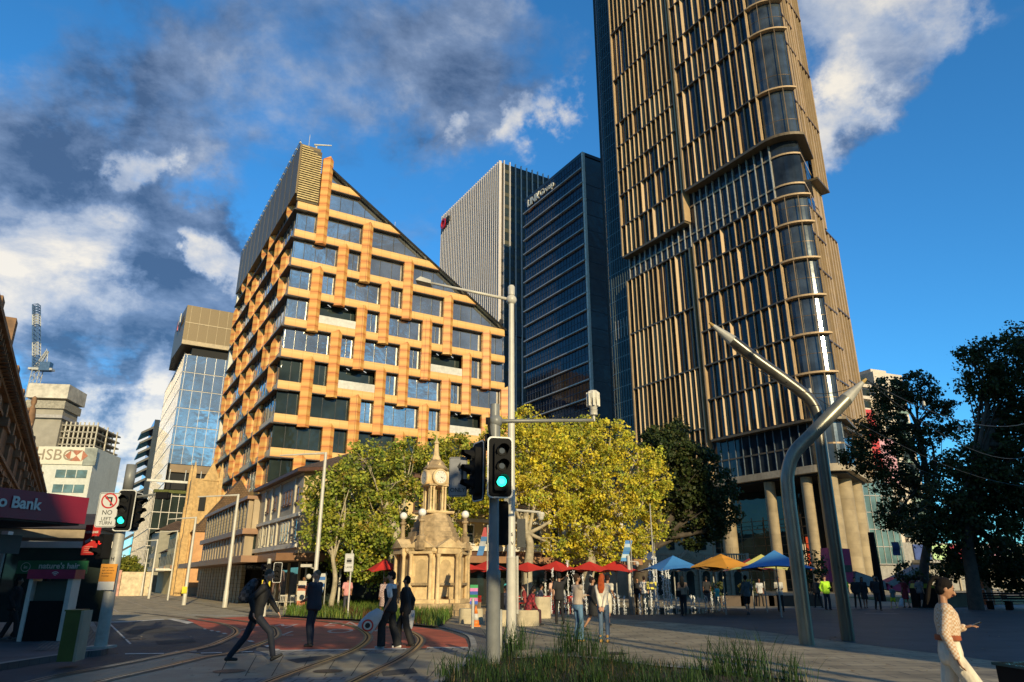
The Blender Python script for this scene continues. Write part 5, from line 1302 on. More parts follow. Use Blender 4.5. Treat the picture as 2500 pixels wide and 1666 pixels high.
for k in range(4):
    a = k*math.pi/2-math.pi/4; c_ = Vector((math.cos(a), math.sin(a), 0))*1.72; zb_ = z3-.1
    po_ = MB().lathe([(.30, z2-.1), (.32, zb_), (.24, zb_+.03), (.24, zb_+.30), (.13, zb_+.36), (.10, zb_+.95), (.17, zb_+1.02), (.17, zb_+1.1), (.09, zb_+1.14), (.12, zb_+1.22), (.05, zb_+1.26)], 8, (c_.x, c_.y)).build('lamp_pedestal', M_msd, mo)
    MB().ball((c_.x, c_.y, zb_+1.44), .2, 16, 10).build('globe', M_globe, po_, smooth=True)

# ------------------------------------------------------------------ poles, signals and signs
M_galv = mat('galvanised_steel', (.40, .385, .34), rough=.5, metal=.1, var=.2, scale=4, bump=.1, dirt=.2)
M_gpole = mat('grey_painted_pole', (.20, .205, .20), rough=.4, var=.15, scale=3, dirt=.2)
M_wpole = mat('white_painted_pole', (.56, .53, .46), rough=.4, var=.1, scale=3, dirt=.25)
M_black = mat('black_plastic', (.010, .010, .011), rough=.7, var=.2, spec=.12)
M_sign = mat('sign_white', (.58, .58, .56), rough=.4, var=.06); M_ink = mat('sign_black', (.015, .015, .015), rough=.5); M_sred = mat('sign_red', (.50, .02, .02), rough=.4)
E_green = emis('green_signal', (.02, 1.0, .62), 2.6); E_red = emis('red_signal', (1, .03, .02), 1.6)
M_off = mat('unlit_lens', (.02, .02, .02), rough=.15)
def rrect(w_, h_, r_, n=5):
    o = []
    for (cx, cy, a0) in ((w_/2-r_, h_/2-r_, 0), (-w_/2+r_, h_/2-r_, 90), (-w_/2+r_, -h_/2+r_, 180), (w_/2-r_, -h_/2+r_, 270)):
        for k in range(n+1): a = R(a0+90*k/n); o.append((cx+r_*math.cos(a), cy+r_*math.sin(a)))
    return o
def onface(pts, y): return [(p[0], y, p[1]) for p in pts]
def signal(loc, face, label, lit=2, size=1.0, n=3, board=True, cat='traffic light', group=None, red=None):
    """a signal head whose lenses look along -y before turning; face = yaw in degrees"""
    t = empty('traffic_light', loc, R(face), label, cat, group); s = size
    W_, H_ = .30*s, (.32*n+.06)*s
    MB().extr(onface(rrect(W_, H_, .05*s), -.10*s)[::-1], (0, .26*s, 0)).build('housing', M_black, t)
    if board:
        o_ = rrect(.56*s, H_+.28*s, .10*s); i_ = rrect(.50*s, H_+.22*s, .085*s)
        b_ = MB().extr(onface(o_, .045*s)[::-1], (0, .02*s, 0)).build('backboard', M_black, t)
        mb = MB(); k = len(o_)
        vs = onface(o_, .038*s)+onface(i_, .038*s); mb.add(vs, [(j, (j+1) % k, k+(j+1) % k, k+j) for j in range(k)]); mb.build('border', M_sign, b_)
    for j in range(n):
        z = (n-1)/2*.32*s-j*.32*s
        mb = MB(); mb.lathe([(.105*s, 0), (.105*s, .015*s), (.06*s, .03*s)], 18); mb.xform(Matrix.Translation((0, -.105*s, z)) @ Matrix.Rotation(R(90), 4, 'X'))
        m_ = E_green if j == lit else (E_red if red == j else M_off); ln = mb.build('lens', m_, t)
        mb = MB(); arc = []
        nA = 10
        for q in range(nA+1):
            a = R(-35+250*q/nA); arc.append((.125*s*math.cos(a), .125*s*math.sin(a)))
        vs = [(x, -.10*s, z+y) for x, y in arc]+[(x, -(.34 if y > 0 else .18)*s, z+y) for x, y in arc]
        mb.add(vs, [(q, q+1, nA+2+q, nA+1+q) for q in range(nA)]); vm = mb.build('visor', M_black, ln)
    return t
def pole(name, loc, h, r0, r1, m_, label, cat='pole', parts=True, group=None, n=16):
    t = empty(name, (loc[0], loc[1], loc[2] if len(loc) > 2 else 0), 0, label, cat, group)
    MB().lathe([(r0, 0), (r0+(r1-r0)*.4, h*.4), (r1, h)], n).build('shaft', m_, t, smooth=True, autosmooth=40)
    return t
# left signal pole
lx, ly = -9.79, 18.15; zt_ = P(305, 1137, ly).z
pl_ = pole('signal_pole', (lx, ly, .12), zt_-.12, .145, .105, M_galv, 'thick leaning-looking steel signal pole on the left footpath edge, with an orange notice', 'pole')
MB().lathe([(.125, zt_-.75), (.125, zt_-.1)], 16).build('cap_sleeve', M_gpole, pl_, smooth=True)
MB().box(-.26, -.26, 0, .26, .26, .05).build('base_plate', M_galv, pl_)
mb = MB(); mb.tube([(.05, -.05, zt_-.95), (.95, -.15, zt_-.85)], .03, 6); mb.build('camera_arm', M_gpole, pl_)
mb = MB(); mb.box(.85, -.25, zt_-.98, 1.15, -.05, zt_-.82); mb.ball((1.12, -.15, zt_-.93), .08, 8, 6); mb.build('camera', M_black, pl_)
no_ = empty('notice', (lx-.02, ly-.19, 1.72), R(4), 'orange and white pedestrian notice strapped to the left signal pole', 'notice')
MB().box(-.29, -.01, -.50, .29, .01, .50).build('panel', mat('notice_orange', (.62, .26, .03), rough=.5, var=.06), no_)
MB().box(-.285, -.014, -.50, .285, -.0105, -.18).build('white_strip', M_sign, no_)
for j, tx in enumerate(['Always cross', 'light rail tracks', 'at pedestrian', 'crossings']): text(tx, .072, (-.22, -.016, .36-.105*j), -math.pi/2, no_, M_ink, 'lettering', align='LEFT', depth=.002)
text('Keep clear of trams', .05, (0, -.018, -.26), -math.pi/2, no_, M_ink, 'lettering', depth=.001) if False else None
no_.scale = (.66, .66, .60)
text('H', .13, (lx+.0, ly-.155, 2.86), -math.pi/2, None, M_ink, 'pole_letter', depth=.003); tag(col.objects[-1] if False else bpy.data.objects['pole_letter'], 'black letter H on the left signal pole above the notice', 'letter')
bpy.data.objects['pole_letter'].parent = pl_; bpy.data.objects['pole_letter'].location = (.0, -.14, 2.02); 
for k_ in ('label', 'category'): del bpy.data.objects['pole_letter'][k_]
sg = P(303, 1246, ly-.25); signal((sg.x, sg.y, sg.z), 8, 'green-lit traffic light with white-edged backboard beside the NO LEFT TURN sign', 2, .78)
sp = P(263, 1245, ly-.35)
def plate(loc, w_, h_, face, label, border=True, name='road_sign', m_=None):
    t = empty(name, loc, R(face), label, 'sign')
    MB().extr(onface(rrect(w_, h_, .06*w_/.6), 0)[::-1], (0, .02, 0)).build('plate', m_ or M_sign, t)
    if border:
        o_ = rrect(w_*.95, h_*.965, .05*w_/.6); i_ = rrect(w_*.915, h_*.94, .045*w_/.6); k = len(o_)
        MB().add(onface(o_, -.003)+onface(i_, -.003), [(j, (j+1) % k, k+(j+1) % k, k+j) for j in range(k)]).build('border', M_ink, t)
    return t
nl = plate((sp.x, sp.y, sp.z), .50, .84, 6, 'white NO LEFT TURN sign with red prohibition ring on the left signal pole')
mb = MB(); mb.lathe([(.185, -.001), (.185, .001)], 30); vs = []; 
for k in range(30): a = 2*math.pi*k/30; vs.append((.19*math.cos(a), -.004, .22+.19*math.sin(a)))
for k in range(30): a = 2*math.pi*k/30; vs.append((.155*math.cos(a), -.004, .22+.155*math.sin(a)))
MB().add(vs, [(k, (k+1) % 30, 30+(k+1) % 30, 30+k) for k in range(30)]).build('red_ring', M_sred, nl)
MB().poly([(-.13, -.008, .33), (-.11, -.008, .355), (.13, -.008, .11), (.11, -.008, .085)]).build('red_bar', M_sred, nl)
mb = MB(); mb.poly([(.03, -.006, .10), (.07, -.006, .10), (.07, -.006, .31), (.03, -.006, .27)]); mb.poly([(.07, -.006, .31), (-.05, -.006, .31), (-.05, -.006, .27), (.03, -.006, .27)]); mb.poly([(-.05, -.006, .34), (-.11, -.006, .29), (-.05, -.006, .24)]); mb.build('arrow', M_ink, nl)
text('NO', .155, (0, -.006, -.07), -math.pi/2, nl, M_ink, 'lettering', depth=.002); text('LEFT', .115, (0, -.006, -.22), -math.pi/2, nl, M_ink, 'lettering', depth=.002); text('TURN', .115, (0, -.006, -.32), -math.pi/2, nl, M_ink, 'lettering', depth=.002)
q = P(252, 1335, ly-.1); signal((q.x, q.y, q.z), -35, 'small pedestrian signal with a red figure hanging left of the left signal pole', None, .85, n=2, board=False, red=0)
q = P(331, 1250, ly+.2); signal((q.x, q.y, q.z), 75, 'dark signal head seen side-on behind the left pole', None, .75)
# signals further down the left footpath
for (u, v, y_, lab, li, s_) in ((193, 1395, 27, 'small green-lit traffic light at the end of the salon awning', 2, .95), (216, 1403, 27.2, 'dark side-on signal head beyond the salon awning', None, .9)):
    q = P(u, v, y_); signal((q.x, q.y, q.z), 12 if li else 80, lab, li, s_)
q = P(205, 1400, 27.4); pole('signal_pole', (q.x-.05, 27.4, .12), 3.2, .09, .07, M_galv, 'slimmer grey signal pole beside the green utility box', 'pole')
# central grey pole close to the camera
gx, gy = P(1205, 1400, 15.5).x, 15.5
zt_ = P(1205, 988, gy).z; zj = P(1205, 1395, gy).z
gpo = empty('signal_pole', (gx, gy, 0), 0, 'thick dark grey signal pole rising from the grass in the foreground, with a side arm', 'pole')
MB().lathe([(.145, 0), (.145, zj-.2), (.15, zj-.19), (.15, zj-.02), (.115, zj+.05), (.10, zt_-.9), (.125, zt_-.88), (.125, zt_-.45), (.11, zt_-.44), (.105, zt_)], 18).build('shaft', M_gpole, gpo, smooth=True, autosmooth=35)
za = P(1205, 1029, gy).z; xe = P(1450, 1029, gy).x-gx
mb = MB(); mb.tube([(0, -.02, za), (.25, -.02, za), (xe, -.02, za+.02)], [.06, .045, .035], 10); mb.ball((0.02, 0, za), .16, 12, 8); mb.build('side_arm', M_gpole, gpo, smooth=True)
mb = MB(); mb.box(-.22, -.1, za-.65, -.10, .1, za-.3); mb.tube([(-.15, -.12, za), (-.1, -.2, za-.35), (.02, -.16, za-.5)], .03, 6); mb.box(-.2, -.14, za-.08, -.1, -.02, za+.06); mb.build('cable_box', M_black, gpo)
bl_ = empty('detector_head', (gx+xe, gy, za), 0, 'pale ribbed lantern-shaped detector standing on the end of the grey pole arm', 'detector')
MB().lathe([(.03, 0), (.03, .12), (.09, .14), (.085, .24), (.10, .26)], 12).build('stem', M_wpole, bl_, smooth=True, autosmooth=40)
mb = MB(); mb.lathe([(.07, .26), (.10, .34), (.085, .40), (.14, .52), (.15, .62), (.10, .70), (.03, .72)], 14)
for k in range(8): a = k*math.pi/4; mb.box(.13*math.cos(a)-.02, .13*math.sin(a)-.02, .34, .13*math.cos(a)+.02, .13*math.sin(a)+.02, .66)
mb.build('lantern', M_wpole, bl_, smooth=False)
q = P(1222, 1140, gy-.25); signal((q.x, q.y, q.z), 14, 'large green-lit traffic light with pale-edged backboard on the central grey pole', 2, 1.02)
q = P(1163, 1150, gy-.1); signal((q.x, q.y, q.z), -62, 'black signal head seen from the side left of the central grey pole', None, 1.0)
os_ = plate((P(1118, 1165, gy-.05).x, gy-.05, P(1118, 1165, gy).z), .40, .86, -6, 'grey ONLY sign with a left arrow partly hidden behind the side-on signal', m_=mat('sign_grey', (.26, .26, .27), rough=.4))
text('ONLY', .125, (.0, -.006, -.29), -math.pi/2, os_, M_ink, 'lettering', depth=.002)
mb = MB(); mb.poly([(-.02, -.006, .22), (.05, -.006, .32), (.05, -.006, .12)]); mb.poly([(.05, -.006, .24), (.12, -.006, .24), (.12, -.006, -.1), (.07, -.006, -.1), (.07, -.006, .2), (.05, -.006, .2)]); mb.build('arrow', M_ink, os_)
q = P(1226, 1278, gy+.25); signal((q.x, q.y, q.z), 178, 'black signal head facing away between the grey and the white pole', None, .9, board=False)
# push button pillar between the poles
pp_ = empty('push_button_post', (P(1222, 1560, 16.5).x, 16.5, 0), 0, 'thin silver pedestrian push-button post between the two big poles', 'post')
MB().lathe([(.035, 0), (.035, 1.05)], 10).build('post', M_galv, pp_, smooth=True); MB().box(-.07, -.06, 1.05, .07, .06, 1.38).build('button_box', M_black, pp_)
# white pole with long luminaire arm
wx, wy = -.02, 20.5; zt_ = P(1240, 700, wy).z; zj = P(1240, 1365, wy).z
wpo = empty('lamp_post', (wx, wy, 0.03), 0, 'tall white street light pole with a long arm, right of the grey signal pole', 'street light')
MB().lathe([(.17, 0), (.17, .12), (.135, .13), (.135, zj-.02), (.14, zj), (.115, zj+.06), (.085, zt_-.35), (.11, zt_-.33), (.11, zt_-.05), (.08, zt_)], 18).build('shaft', M_wpole, wpo, smooth=True, autosmooth=35)
ze = P(1240, 735, wy).z; el_ = P(1055, 700, wy)
mb = MB(); mb.ball((0, 0, ze), .17, 12, 8); mb.tube([(0, 0, ze), (el_.x-wx, -.2, el_.z)], [.055, .04], 8); mb.build('arm', M_wpole, wpo, smooth=True)
e2 = P(1022, 692, wy); mb = MB(); mb.extr([(e2.x-wx-.05, -.38, e2.z-.07), (el_.x-wx, -.38, el_.z-.08), (el_.x-wx, -.38, el_.z+.03), (e2.x-wx+.1, -.38, e2.z+.04)], (0, .36, 0)); mb.build('luminaire', M_wpole, wpo)
zc2 = P(1240, 1248, wy).z; xe = P(1320, 1258, wy).x-wx
mb = MB(); mb.tube([(.1, 0, zc2), (xe, -.1, zc2-.08)], .035, 7); mb.lathe([(.02, zc2-.22), (.09, zc2-.2), (.11, zc2-.12), (.10, zc2-.08)], 12, (xe, -.1)); mb.ball((xe, -.1, zc2-.22), .085, 10, 6); mb.build('camera_arm', M_wpole, wpo)
MB().box(-.20, -.22, P(1240, 1255, wy).z-.0, -.08, -.06, P(1240, 1218, wy).z+.05).build('junction_box', M_gpole, wpo)
bt = P(1258, 1305, wy); MB().box(.16, -.1, P(1240, 1340, wy).z, .40, -.06, P(1240, 1270, wy).z).build('information_panel', mat('panel_dark', (.02, .022, .025), rough=.4, var=.3, scale=20), wpo)
MB().box(.14, -.06, .75, .20, .06, zj+.05).build('service_panel', M_galv, wpo)
text('S', .13, (.02, -.13, zj+.62), -math.pi/2, wpo, M_ink, 'lettering', depth=.002); text('V', .13, (.03, -.13, zj+.38), -math.pi/2, wpo, M_ink, 'lettering', depth=.002)
# white tram-wire poles along the street
M_wp2 = M_wpole
for i, (u0, v0, u1, v1, ua, lab) in enumerate([(767, 1477, 793, 1105, 684, 'white pole nearest the hotel trees with a camera and a thin arm reaching left'), (548, 1485, 581, 1207, 484, 'white tram pole standing in front of the tan podium building'),
        (451, 1477, 481, 1262, 412, 'white tram pole in front of the church tower with a yellow band'), (410, 1470, 437, 1295, 380, 'thin white tram pole just left of the church'),
        (363, 1470, 388, 1317, 337, 'white tram pole before the two storey shop'), (343, 1467, 362, 1340, 322, 'furthest small white tram pole')]):
    X_, Y_ = G(u0, v0)
    if i == 0: Y_ = 37.0; X_ = P(u0, 1440, Y_).x
    if i >= 2: Y_ = [0, 0, 52, 64, 70, 82][i]; X_ = P(u0, 1460, Y_).x
    zt_ = P(u1, v1, Y_).z; 
    t = empty('tram_pole', (X_, Y_, 0), 0, lab, 'pole', None)
    r_ = [.11, .12, .11, .06, .1, .1][i]
    MB().lathe([(r_*1.3, 0), (r_*1.25, 1.0), (r_*1.05, 1.05), (r_*.7, zt_)], 12).build('shaft', M_wp2, t, smooth=True, autosmooth=35)
    xa = P(ua, v1, Y_).x-X_; zz = P(u1, v1+2, Y_).z
    MB().tube([(0, 0, zz), (xa, 0, zz-.12)], [.06, .035], 7).build('arm', M_wp2, t)
    if i == 0:
        z_ = P(760, 1385, Y_).z; mb = MB(); mb.box(-.75, -.12, z_-.0, -.2, .05, z_+.14); mb.tube([(-.3, 0, z_), (0, 0, z_-.1)], .03, 5); mb.ball((-.3, -.1, z_-.45), .13, 10, 6); mb.build('camera', M_wp2, t)
    if i == 2: z_ = P(451, 1440, Y_).z; MB().box(-.2, -.17, z_-.25, .15, -.15, z_+.2).build('yellow_sticker', mat('sticker_yellow', (.75, .62, .05), rough=.5), t)
# pedestrian signal on a white pole by the walking man
Y_ = 36.0; X_ = P(648, 1460, Y_).x; t = pole('signal_pole', (X_, Y_, 0), P(648, 1380, Y_).z+.3, .10, .09, M_wpole, 'short white signal pole with a yellow notice at the hotel corner', 'pole')
MB().box(-.2, -.14, P(648, 1440, Y_).z-.1, .2, -.11, P(648, 1415, Y_).z).build('yellow_notice', mat('sticker_yellow', (.75, .62, .05)), t)
q = P(677, 1398, Y_-.1); signal((q.x, q.y, q.z), 10, 'small unlit traffic light with white-edged board at the hotel corner', None, .72)
q = P(655, 1395, Y_-.1); signal((q.x, q.y, q.z), -70, 'small black signal head seen side-on at the hotel corner', None, .7, board=False)
# lane sign
Y_ = 33.0; X_ = P(851, 1470, Y_).x; t = empty('sign_post', (X_, Y_, .1), 0, 'slim post carrying the white LANE sign in the planted bed', 'post'); MB().lathe([(.035, 0), (.035, P(853, 1350, Y_).z)], 8).build('post', M_wpole, t)
ls = plate((P(853, 1374, Y_).x, Y_-.05, P(853, 1374, Y_).z), .40, .78, 0, 'white LANE sign with a tram symbol on a slim post in the planted bed')
text('LANE', .12, (0, -.005, -.20), -math.pi/2, ls, M_ink, 'lettering', depth=.002); mb = MB(); mb.box(-.11, -.006, .02, .11, -.002, .12); mb.box(-.09, -.006, .14, .09, -.002, .17); mb.box(-.12, -.006, -.03, .12, -.002, -.005); mb.build('tram_symbol', M_ink, ls)

# ------------------------------------------------------------------ the two crossed steel masts
M_steel = mat('brushed_steel', (.26, .25, .20), rough=.38, metal=.55, var=.35, scale=2.2, bump=.08, bscale=30, dirt=.35, stretch=(1, 1, .3))
M_steeld = mat('dark_steel', (.13, .12, .10), rough=.32, metal=.55, var=.3, scale=2.2, bump=.08, bscale=30, stretch=(1, 1, .3))
def mast(pts, r_, m_, label, tip):
    base = Vector(pts[0]); t = empty('steel_mast', base, 0, label, 'mast')
    c_ = crom([p-base for p in pts], 8); n_ = len(c_)
    MB().tube(c_, [r_]*(n_-1)+[r_*.98], 22).build('tube', m_, t, smooth=True, autosmooth=60)
    d = (c_[-1]-c_[-2]).normalized(); MB().tube([c_[-1], c_[-1]+d*.75], [r_*.99, r_*.35], 22).build('cone_end', M_galv, t, smooth=True, autosmooth=60)
    MB().tube([c_[-1]+d*.75, c_[-1]+d*.92], [r_*.33, r_*.2], 8).build('brass_tip', mat('brass', (.6, .38, .12), rough=.4, metal=.5), t)
    return c_[-1]+d*.9+base
def seq(lst, Y): return [P(u, v, Y+dy) for (u, v, dy) in lst]
x1, y1 = 7.79, 20.12; x2, y2 = 9.41, 21.3
p1 = [Vector((x1, y1, 0)), Vector((x1, y1, 2.2)), Vector((x1, y1, P(1925, 1200, y1).z)), P(1924, 1150, y1), P(1940, 1105, y1), P(1980, 1063, y1), P(2022, 1020, y1), P(2066, 975, y1)]
tip1 = mast(p1, .19, M_steel, 'bright steel mast bending up to the right, standing on the plaza', 0)
p2 = [Vector((x2, y2, 0)), Vector((x2, y2, 2.2)), Vector((x2, y2, P(1995, 1080, y2).z)), P(1997, 1020, y2), P(1975, 975, y2), P(1920, 930, y2), P(1850, 880, y2), P(1788, 832, y2)]
tip2 = mast(p2, .18, M_steeld, 'darker steel mast bending up to the left behind the bright one', 0)
M_wire = mat('wire', (.03, .03, .03), rough=.5)
def wire(a, b, sag, label, r_=.012, n=14):
    pts = [Vector(a).lerp(Vector(b), k/n)-Vector((0, 0, sag*4*(k/n)*(1-k/n))) for k in range(n+1)]
    o = MB().tube([p-pts[0] for p in pts], r_, 5).build('overhead_wire', M_wire); o.location = pts[0]; tag(o, label, 'wire'); return o
wire(tip2, P(2115, 928, y1+.1), 1.2, 'slack wire linking the tips of the two steel masts'); wire(tip1, P(2560, 1085, 40), 1.5, 'long wire running from the bright mast tip into the right trees')
wire(P(1800, 845, y2-.2), P(2560, 1190, 40), 1.2, 'lower wire crossing from the dark mast to the right edge'); wire(P(1920, 932, y2-.2), P(2300, 1165, 42), .5, 'short wire from the dark mast elbow to the right tree')
wire(tip1, P(2560, 1010, 34), 1.0, 'upper wire from the bright mast tip to the right edge')
for i, (u, v) in enumerate(((1977, 955), (2255, 985), (2343, 1045))):
    q = P(u, v, 24+i*6); t = empty('hanging_lamp', q, 0, ['small hanging lamp on the wire between the masts', 'small hanging lamp in front of the right tree, left one', 'small hanging lamp in front of the right tree, lower right one'][i], 'lamp')
    MB().lathe([(.03, .1), (.06, .08), (.07, -.1), (.04, -.13)], 10).build('body', M_galv, t); MB().tube([(0, 0, .08), (0, 0, .35)], .008, 4).build('hanger', M_wire, t)

# ------------------------------------------------------------------ parasols
def parasol(x, y, zr, w_, hh_, c, label, group, rz=0.3, two=False):
    t = empty('parasol', (x, y, 0.03), rz, label, 'parasol', group)
    MB().lathe([(.035, 0), (.03, zr+hh_*.8)], 8).build('pole', M_galv, t)
    m_ = mat('canopy_%.2f_%.2f_%.2f' % c, c, rough=.7, var=.06, scale=2)
    nt_ = m_.node_tree; 
    cn = [(w_, w_), (-w_, w_), (-w_, -w_), (w_, -w_)]; mb = MB(); N_ = 7
    for s_ in range(4):
        a, b = Vector(cn[s_]), Vector(cn[(s_+1) % 4]); grid_ = []
        for i in range(N_+1):
            f = i/N_; row = []
            for j in range(5):
                g = j/4; p = a.lerp(b, g)*f; p *= 1-.10*math.sin(math.pi*g)*f
                z = zr+hh_*(1-f)**1.35-.0+.05*math.sin(math.pi*g)*f-.10*f*f*(1-math.sin(math.pi*g))
                row.append((p.x, p.y, z))
            grid_.append(row)
        n0 = len(mb.v); vs = [q for r_ in grid_ for q in r_]; fs = [(i*5+j, i*5+j+1, (i+1)*5+j+1, (i+1)*5+j) for i in range(N_) for j in range(4)]
        mb.add(vs, fs)
    o = mb.build('canopy', m_, t, smooth=True)
    rb = MB()
    for p in cn: rb.tube([(0, 0, zr+hh_*.35), (p[0]*.95, p[1]*.95, zr-.04)], .014, 4)
    rb.build('ribs', M_gpole, t)
    return t
REDC, BLUC, ORAC, YELC = (.62, .03, .02), (.05, .22, .50), (.72, .30, .02), (.68, .62, .16)
for i, (u, vr, va, Y_, w_) in enumerate([(938, 1395, 1366, 39, 1.0), (1135, 1395, 1375, 41, 1.25), (1190, 1395, 1370, 42, 1.25), (1288, 1395, 1374, 42.5, 1.3), (1358, 1394, 1371, 43, 1.3), (1440, 1395, 1372, 44, 1.3), (1504, 1396, 1370, 45, 1.4)]):
    q = P(u, vr, Y_); a = P(u, va, Y_)
    parasol(q.x, Y_, q.z, w_, a.z-q.z, REDC, ['red parasol left of the clock monument', 'red parasol just right of the clock monument', 'red parasol half hidden behind the central poles', 'red parasol left of the first plane trunk', 'red parasol between the two plane trunks', 'red parasol behind the right plane trunk', 'red parasol furthest right of the hotel row'][i], 'red parasols outside the hotel', rz=.5+.1*i)
for i, (u, vr, va, Y_, w_, c, lab) in enumerate([(1645, 1392, 1358, 38.0, 1.45, BLUC, 'blue parasol at the left of the coloured row'), (1740, 1393, 1362, 40, 1.4, (.72, .35, .10), 'pale orange parasol behind the bright orange one'), (1763, 1388, 1354, 37.0, 1.5, ORAC, 'bright orange parasol in the middle of the coloured row'),
        (1832, 1393, 1365, 42, 1.2, (.25, .02, .02), 'dark red parasol between the orange and the yellow ones'), (1862, 1390, 1355, 39.5, 1.5, YELC, 'pale yellow parasol behind the right blue one'), (1895, 1387, 1345, 34.5, 1.6, BLUC, 'blue parasol nearest the bright steel mast')]):
    q = P(u, vr, Y_); a = P(u, va, Y_); parasol(q.x, Y_, q.z, w_, a.z-q.z, c, lab, 'coloured parasols by the fountain', rz=.25+.2*i)

# ------------------------------------------------------------------ left foreground: bank awning, salon, kiosk, box
la, lb2 = Vector((-13.25-.15, 18.66, 0)), Vector((-12.52, 21.19, 0)); dv = (lb2-la).normalized(); la = lb2-dv*6.5; nrm = Vector((dv.y, -dv.x, 0))
fa = math.atan2(nrm.y, nrm.x)
ba = empty('bank_awning', la, math.atan2(dv.y, dv.x), 'dark red bank awning with white lettering at the left edge', 'awning')
M_bred = mat('bank_red', (.26, .012, .026), rough=.4, var=.08)
MB().box(0, -.0, 3.2, 6.5, .1, 3.95).build('fascia', M_bred, ba); MB().box(6.4, .1, 3.2, 6.5, 5.5, 3.95).build('fascia', M_bred, ba)
MB().box(0, .1, 3.85, 6.4, 5.5, 3.9).build('deck', M_frame, ba); MB().box(0, .1, 3.15, 6.4, 5.5, 3.2).build('ceiling', M_soff, ba)
text('Bendigo Bank', .42, (5.0, -.03, 3.60), -math.pi/2, ba, M_white, 'lettering', bold=.012, align='RIGHT')
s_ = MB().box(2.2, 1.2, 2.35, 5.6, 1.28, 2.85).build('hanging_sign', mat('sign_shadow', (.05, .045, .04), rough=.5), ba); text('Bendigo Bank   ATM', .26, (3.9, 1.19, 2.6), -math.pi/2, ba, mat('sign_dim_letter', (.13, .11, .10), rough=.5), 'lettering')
wl = empty('bank_shopfront', la+Vector((-dv.y, dv.x, 0))*4.2, math.atan2(dv.y, dv.x), 'shaded brown shopfront wall under the red bank awning', 'shop')
MB().box(-2, 0, 0, 6.6, .3, 3.15).build('wall', M_brown, wl)
for k in range(3): MB().box(-.5+k*2.3, -.04, .6, 1.2+k*2.3, 0, 2.5).build('window', M_dglass, wl)
for_ = P(222, 1318, 22.5); fl = empty('lease_sign', (for_.x, 22.5, for_.z), R(-12), 'red FOR LEASE board above the salon awning', 'sign')
MB().box(-.27, 0, -.45, .27, .04, .45).build('board', mat('lease_red', (.50, .03, .03), rough=.5), fl)
text('FOR LEASE', .095, (0, -.005, .22), -math.pi/2, fl, M_white, 'lettering', bold=.002)
for j in range(2): MB().box(-.2+.2*j, -.006, -.02-.03*j, .0+.2*j, -.002, .06-.03*j).xform(Matrix.Rotation(R(-28), 4, 'Y')).build('sticker', M_white, fl)
for j in range(4): MB().box(-.18, -.006, -.22-.055*j, .12, -.002, -.20-.055*j).build('print_line', mat('lease_pink', (.6, .25, .2)), fl)
na = P(128, 1385, 21.5); sa_ = empty('salon_sign', (na.x, 21.5, na.z), R(8), 'green salon fascia reading natures hair under the bank awning', 'sign')
MB().box(-.95, 0, -.18, .95, .06, .18).build('board', mat('salon_green', (.015, .13, .045), rough=.4), sa_)
text("nature's hair", .22, (.18, -.008, .03), -math.pi/2, sa_, M_white, 'lettering', bold=.004)
vs = [(-.72+.13*math.cos(R(g*15)), -.006, .13*math.sin(R(g*15))) for g in range(24)]+[(-.72+.115*math.cos(R(g*15)), -.006, .115*math.sin(R(g*15))) for g in range(24)]
MB().add(vs, [(g, (g+1) % 24, 24+(g+1) % 24, 24+g) for g in range(24)]).build('emblem_ring', M_white, sa_); text('in', .14, (-.72, -.008, 0), -math.pi/2, sa_, M_white, 'emblem')
sx_ = empty('salon_shop', (na.x-1.6, 23.2, 0.12), R(8), 'pale framed salon shopfront in deep shade at the left', 'shop')
MB().box(-1.2, 0, 0, -1.0, .3, 3.0).build('frame', M_trim, sx_); MB().box(-1.0, .1, .3, 2.2, .15, 2.5).build('window', M_dglass, sx_); MB().box(-1.0, .0, 2.5, 2.3, .25, 2.7).build('frame', M_trim, sx_); MB().box(2.2, 0, 0, 2.35, .3, 2.7).build('frame', M_trim, sx_)
aw2 = empty('salon_awning', (P(195, 1350, 24).x-3.6, 24, 0), R(14), 'small cream edged awning roof over the salon', 'awning'); MB().box(0, 0, 3.0, 3.7, 2.5, 3.3).build('fascia', mat('dull_cream', (.35, .27, .18), rough=.7), aw2)
mb = MB(); mb.extr([(0, -.1, 3.3), (0, 1.2, 3.9), (0, 2.5, 3.3)], (3.8, 0, 0)); mb.build('roof', M_soff, aw2)
kx, ky = G(132, 1590); kx, ky = P(112, 1550, 20.2).x, 20.2
ki = empty('wifi_kiosk', (kx, ky, .12), R(10), 'dark wifi phone kiosk with a pink top band and wifi symbol', 'kiosk')
MB().box(-.55, -.1, 0, .30, .35, 1.0).build('body', M_black, ki)
MB().box(-.62, -.15, 0, -.52, .4, 1.56).build('side_post', M_wpole, ki); MB().box(.34, -.15, 0, .46, .4, 1.56).build('side_post', M_wpole, ki)
MB().box(-.55, .1, 1.0, .33, .14, 1.5).build('window', glass('kiosk_glass', (.10, .12, .10), metal=.2, rough=.1), ki)
MB().box(-.66, -.22, 1.56, .52, .45, 1.80).build('top_band', mat('kiosk_pink', (.28, .01, .05), rough=.4), ki)
for j, r_ in enumerate((.03, .07, .11)):
    mb = MB(); pts = [(.02+r_*math.cos(R(g)), -.226, 1.63+r_*math.sin(R(g))) for g in range(45, 136, 15)]; mb.tube(pts, .010, 5); mb.build('wifi_arc', M_white, ki)
bxx, byy = G(176, 1590); bxx = P(171, 1596, 15.4).x
ub = empty('utility_box', (bxx, 15.4, .12), R(12), 'olive green utility cabinet with a pale side edge on the left footpath', 'cabinet')
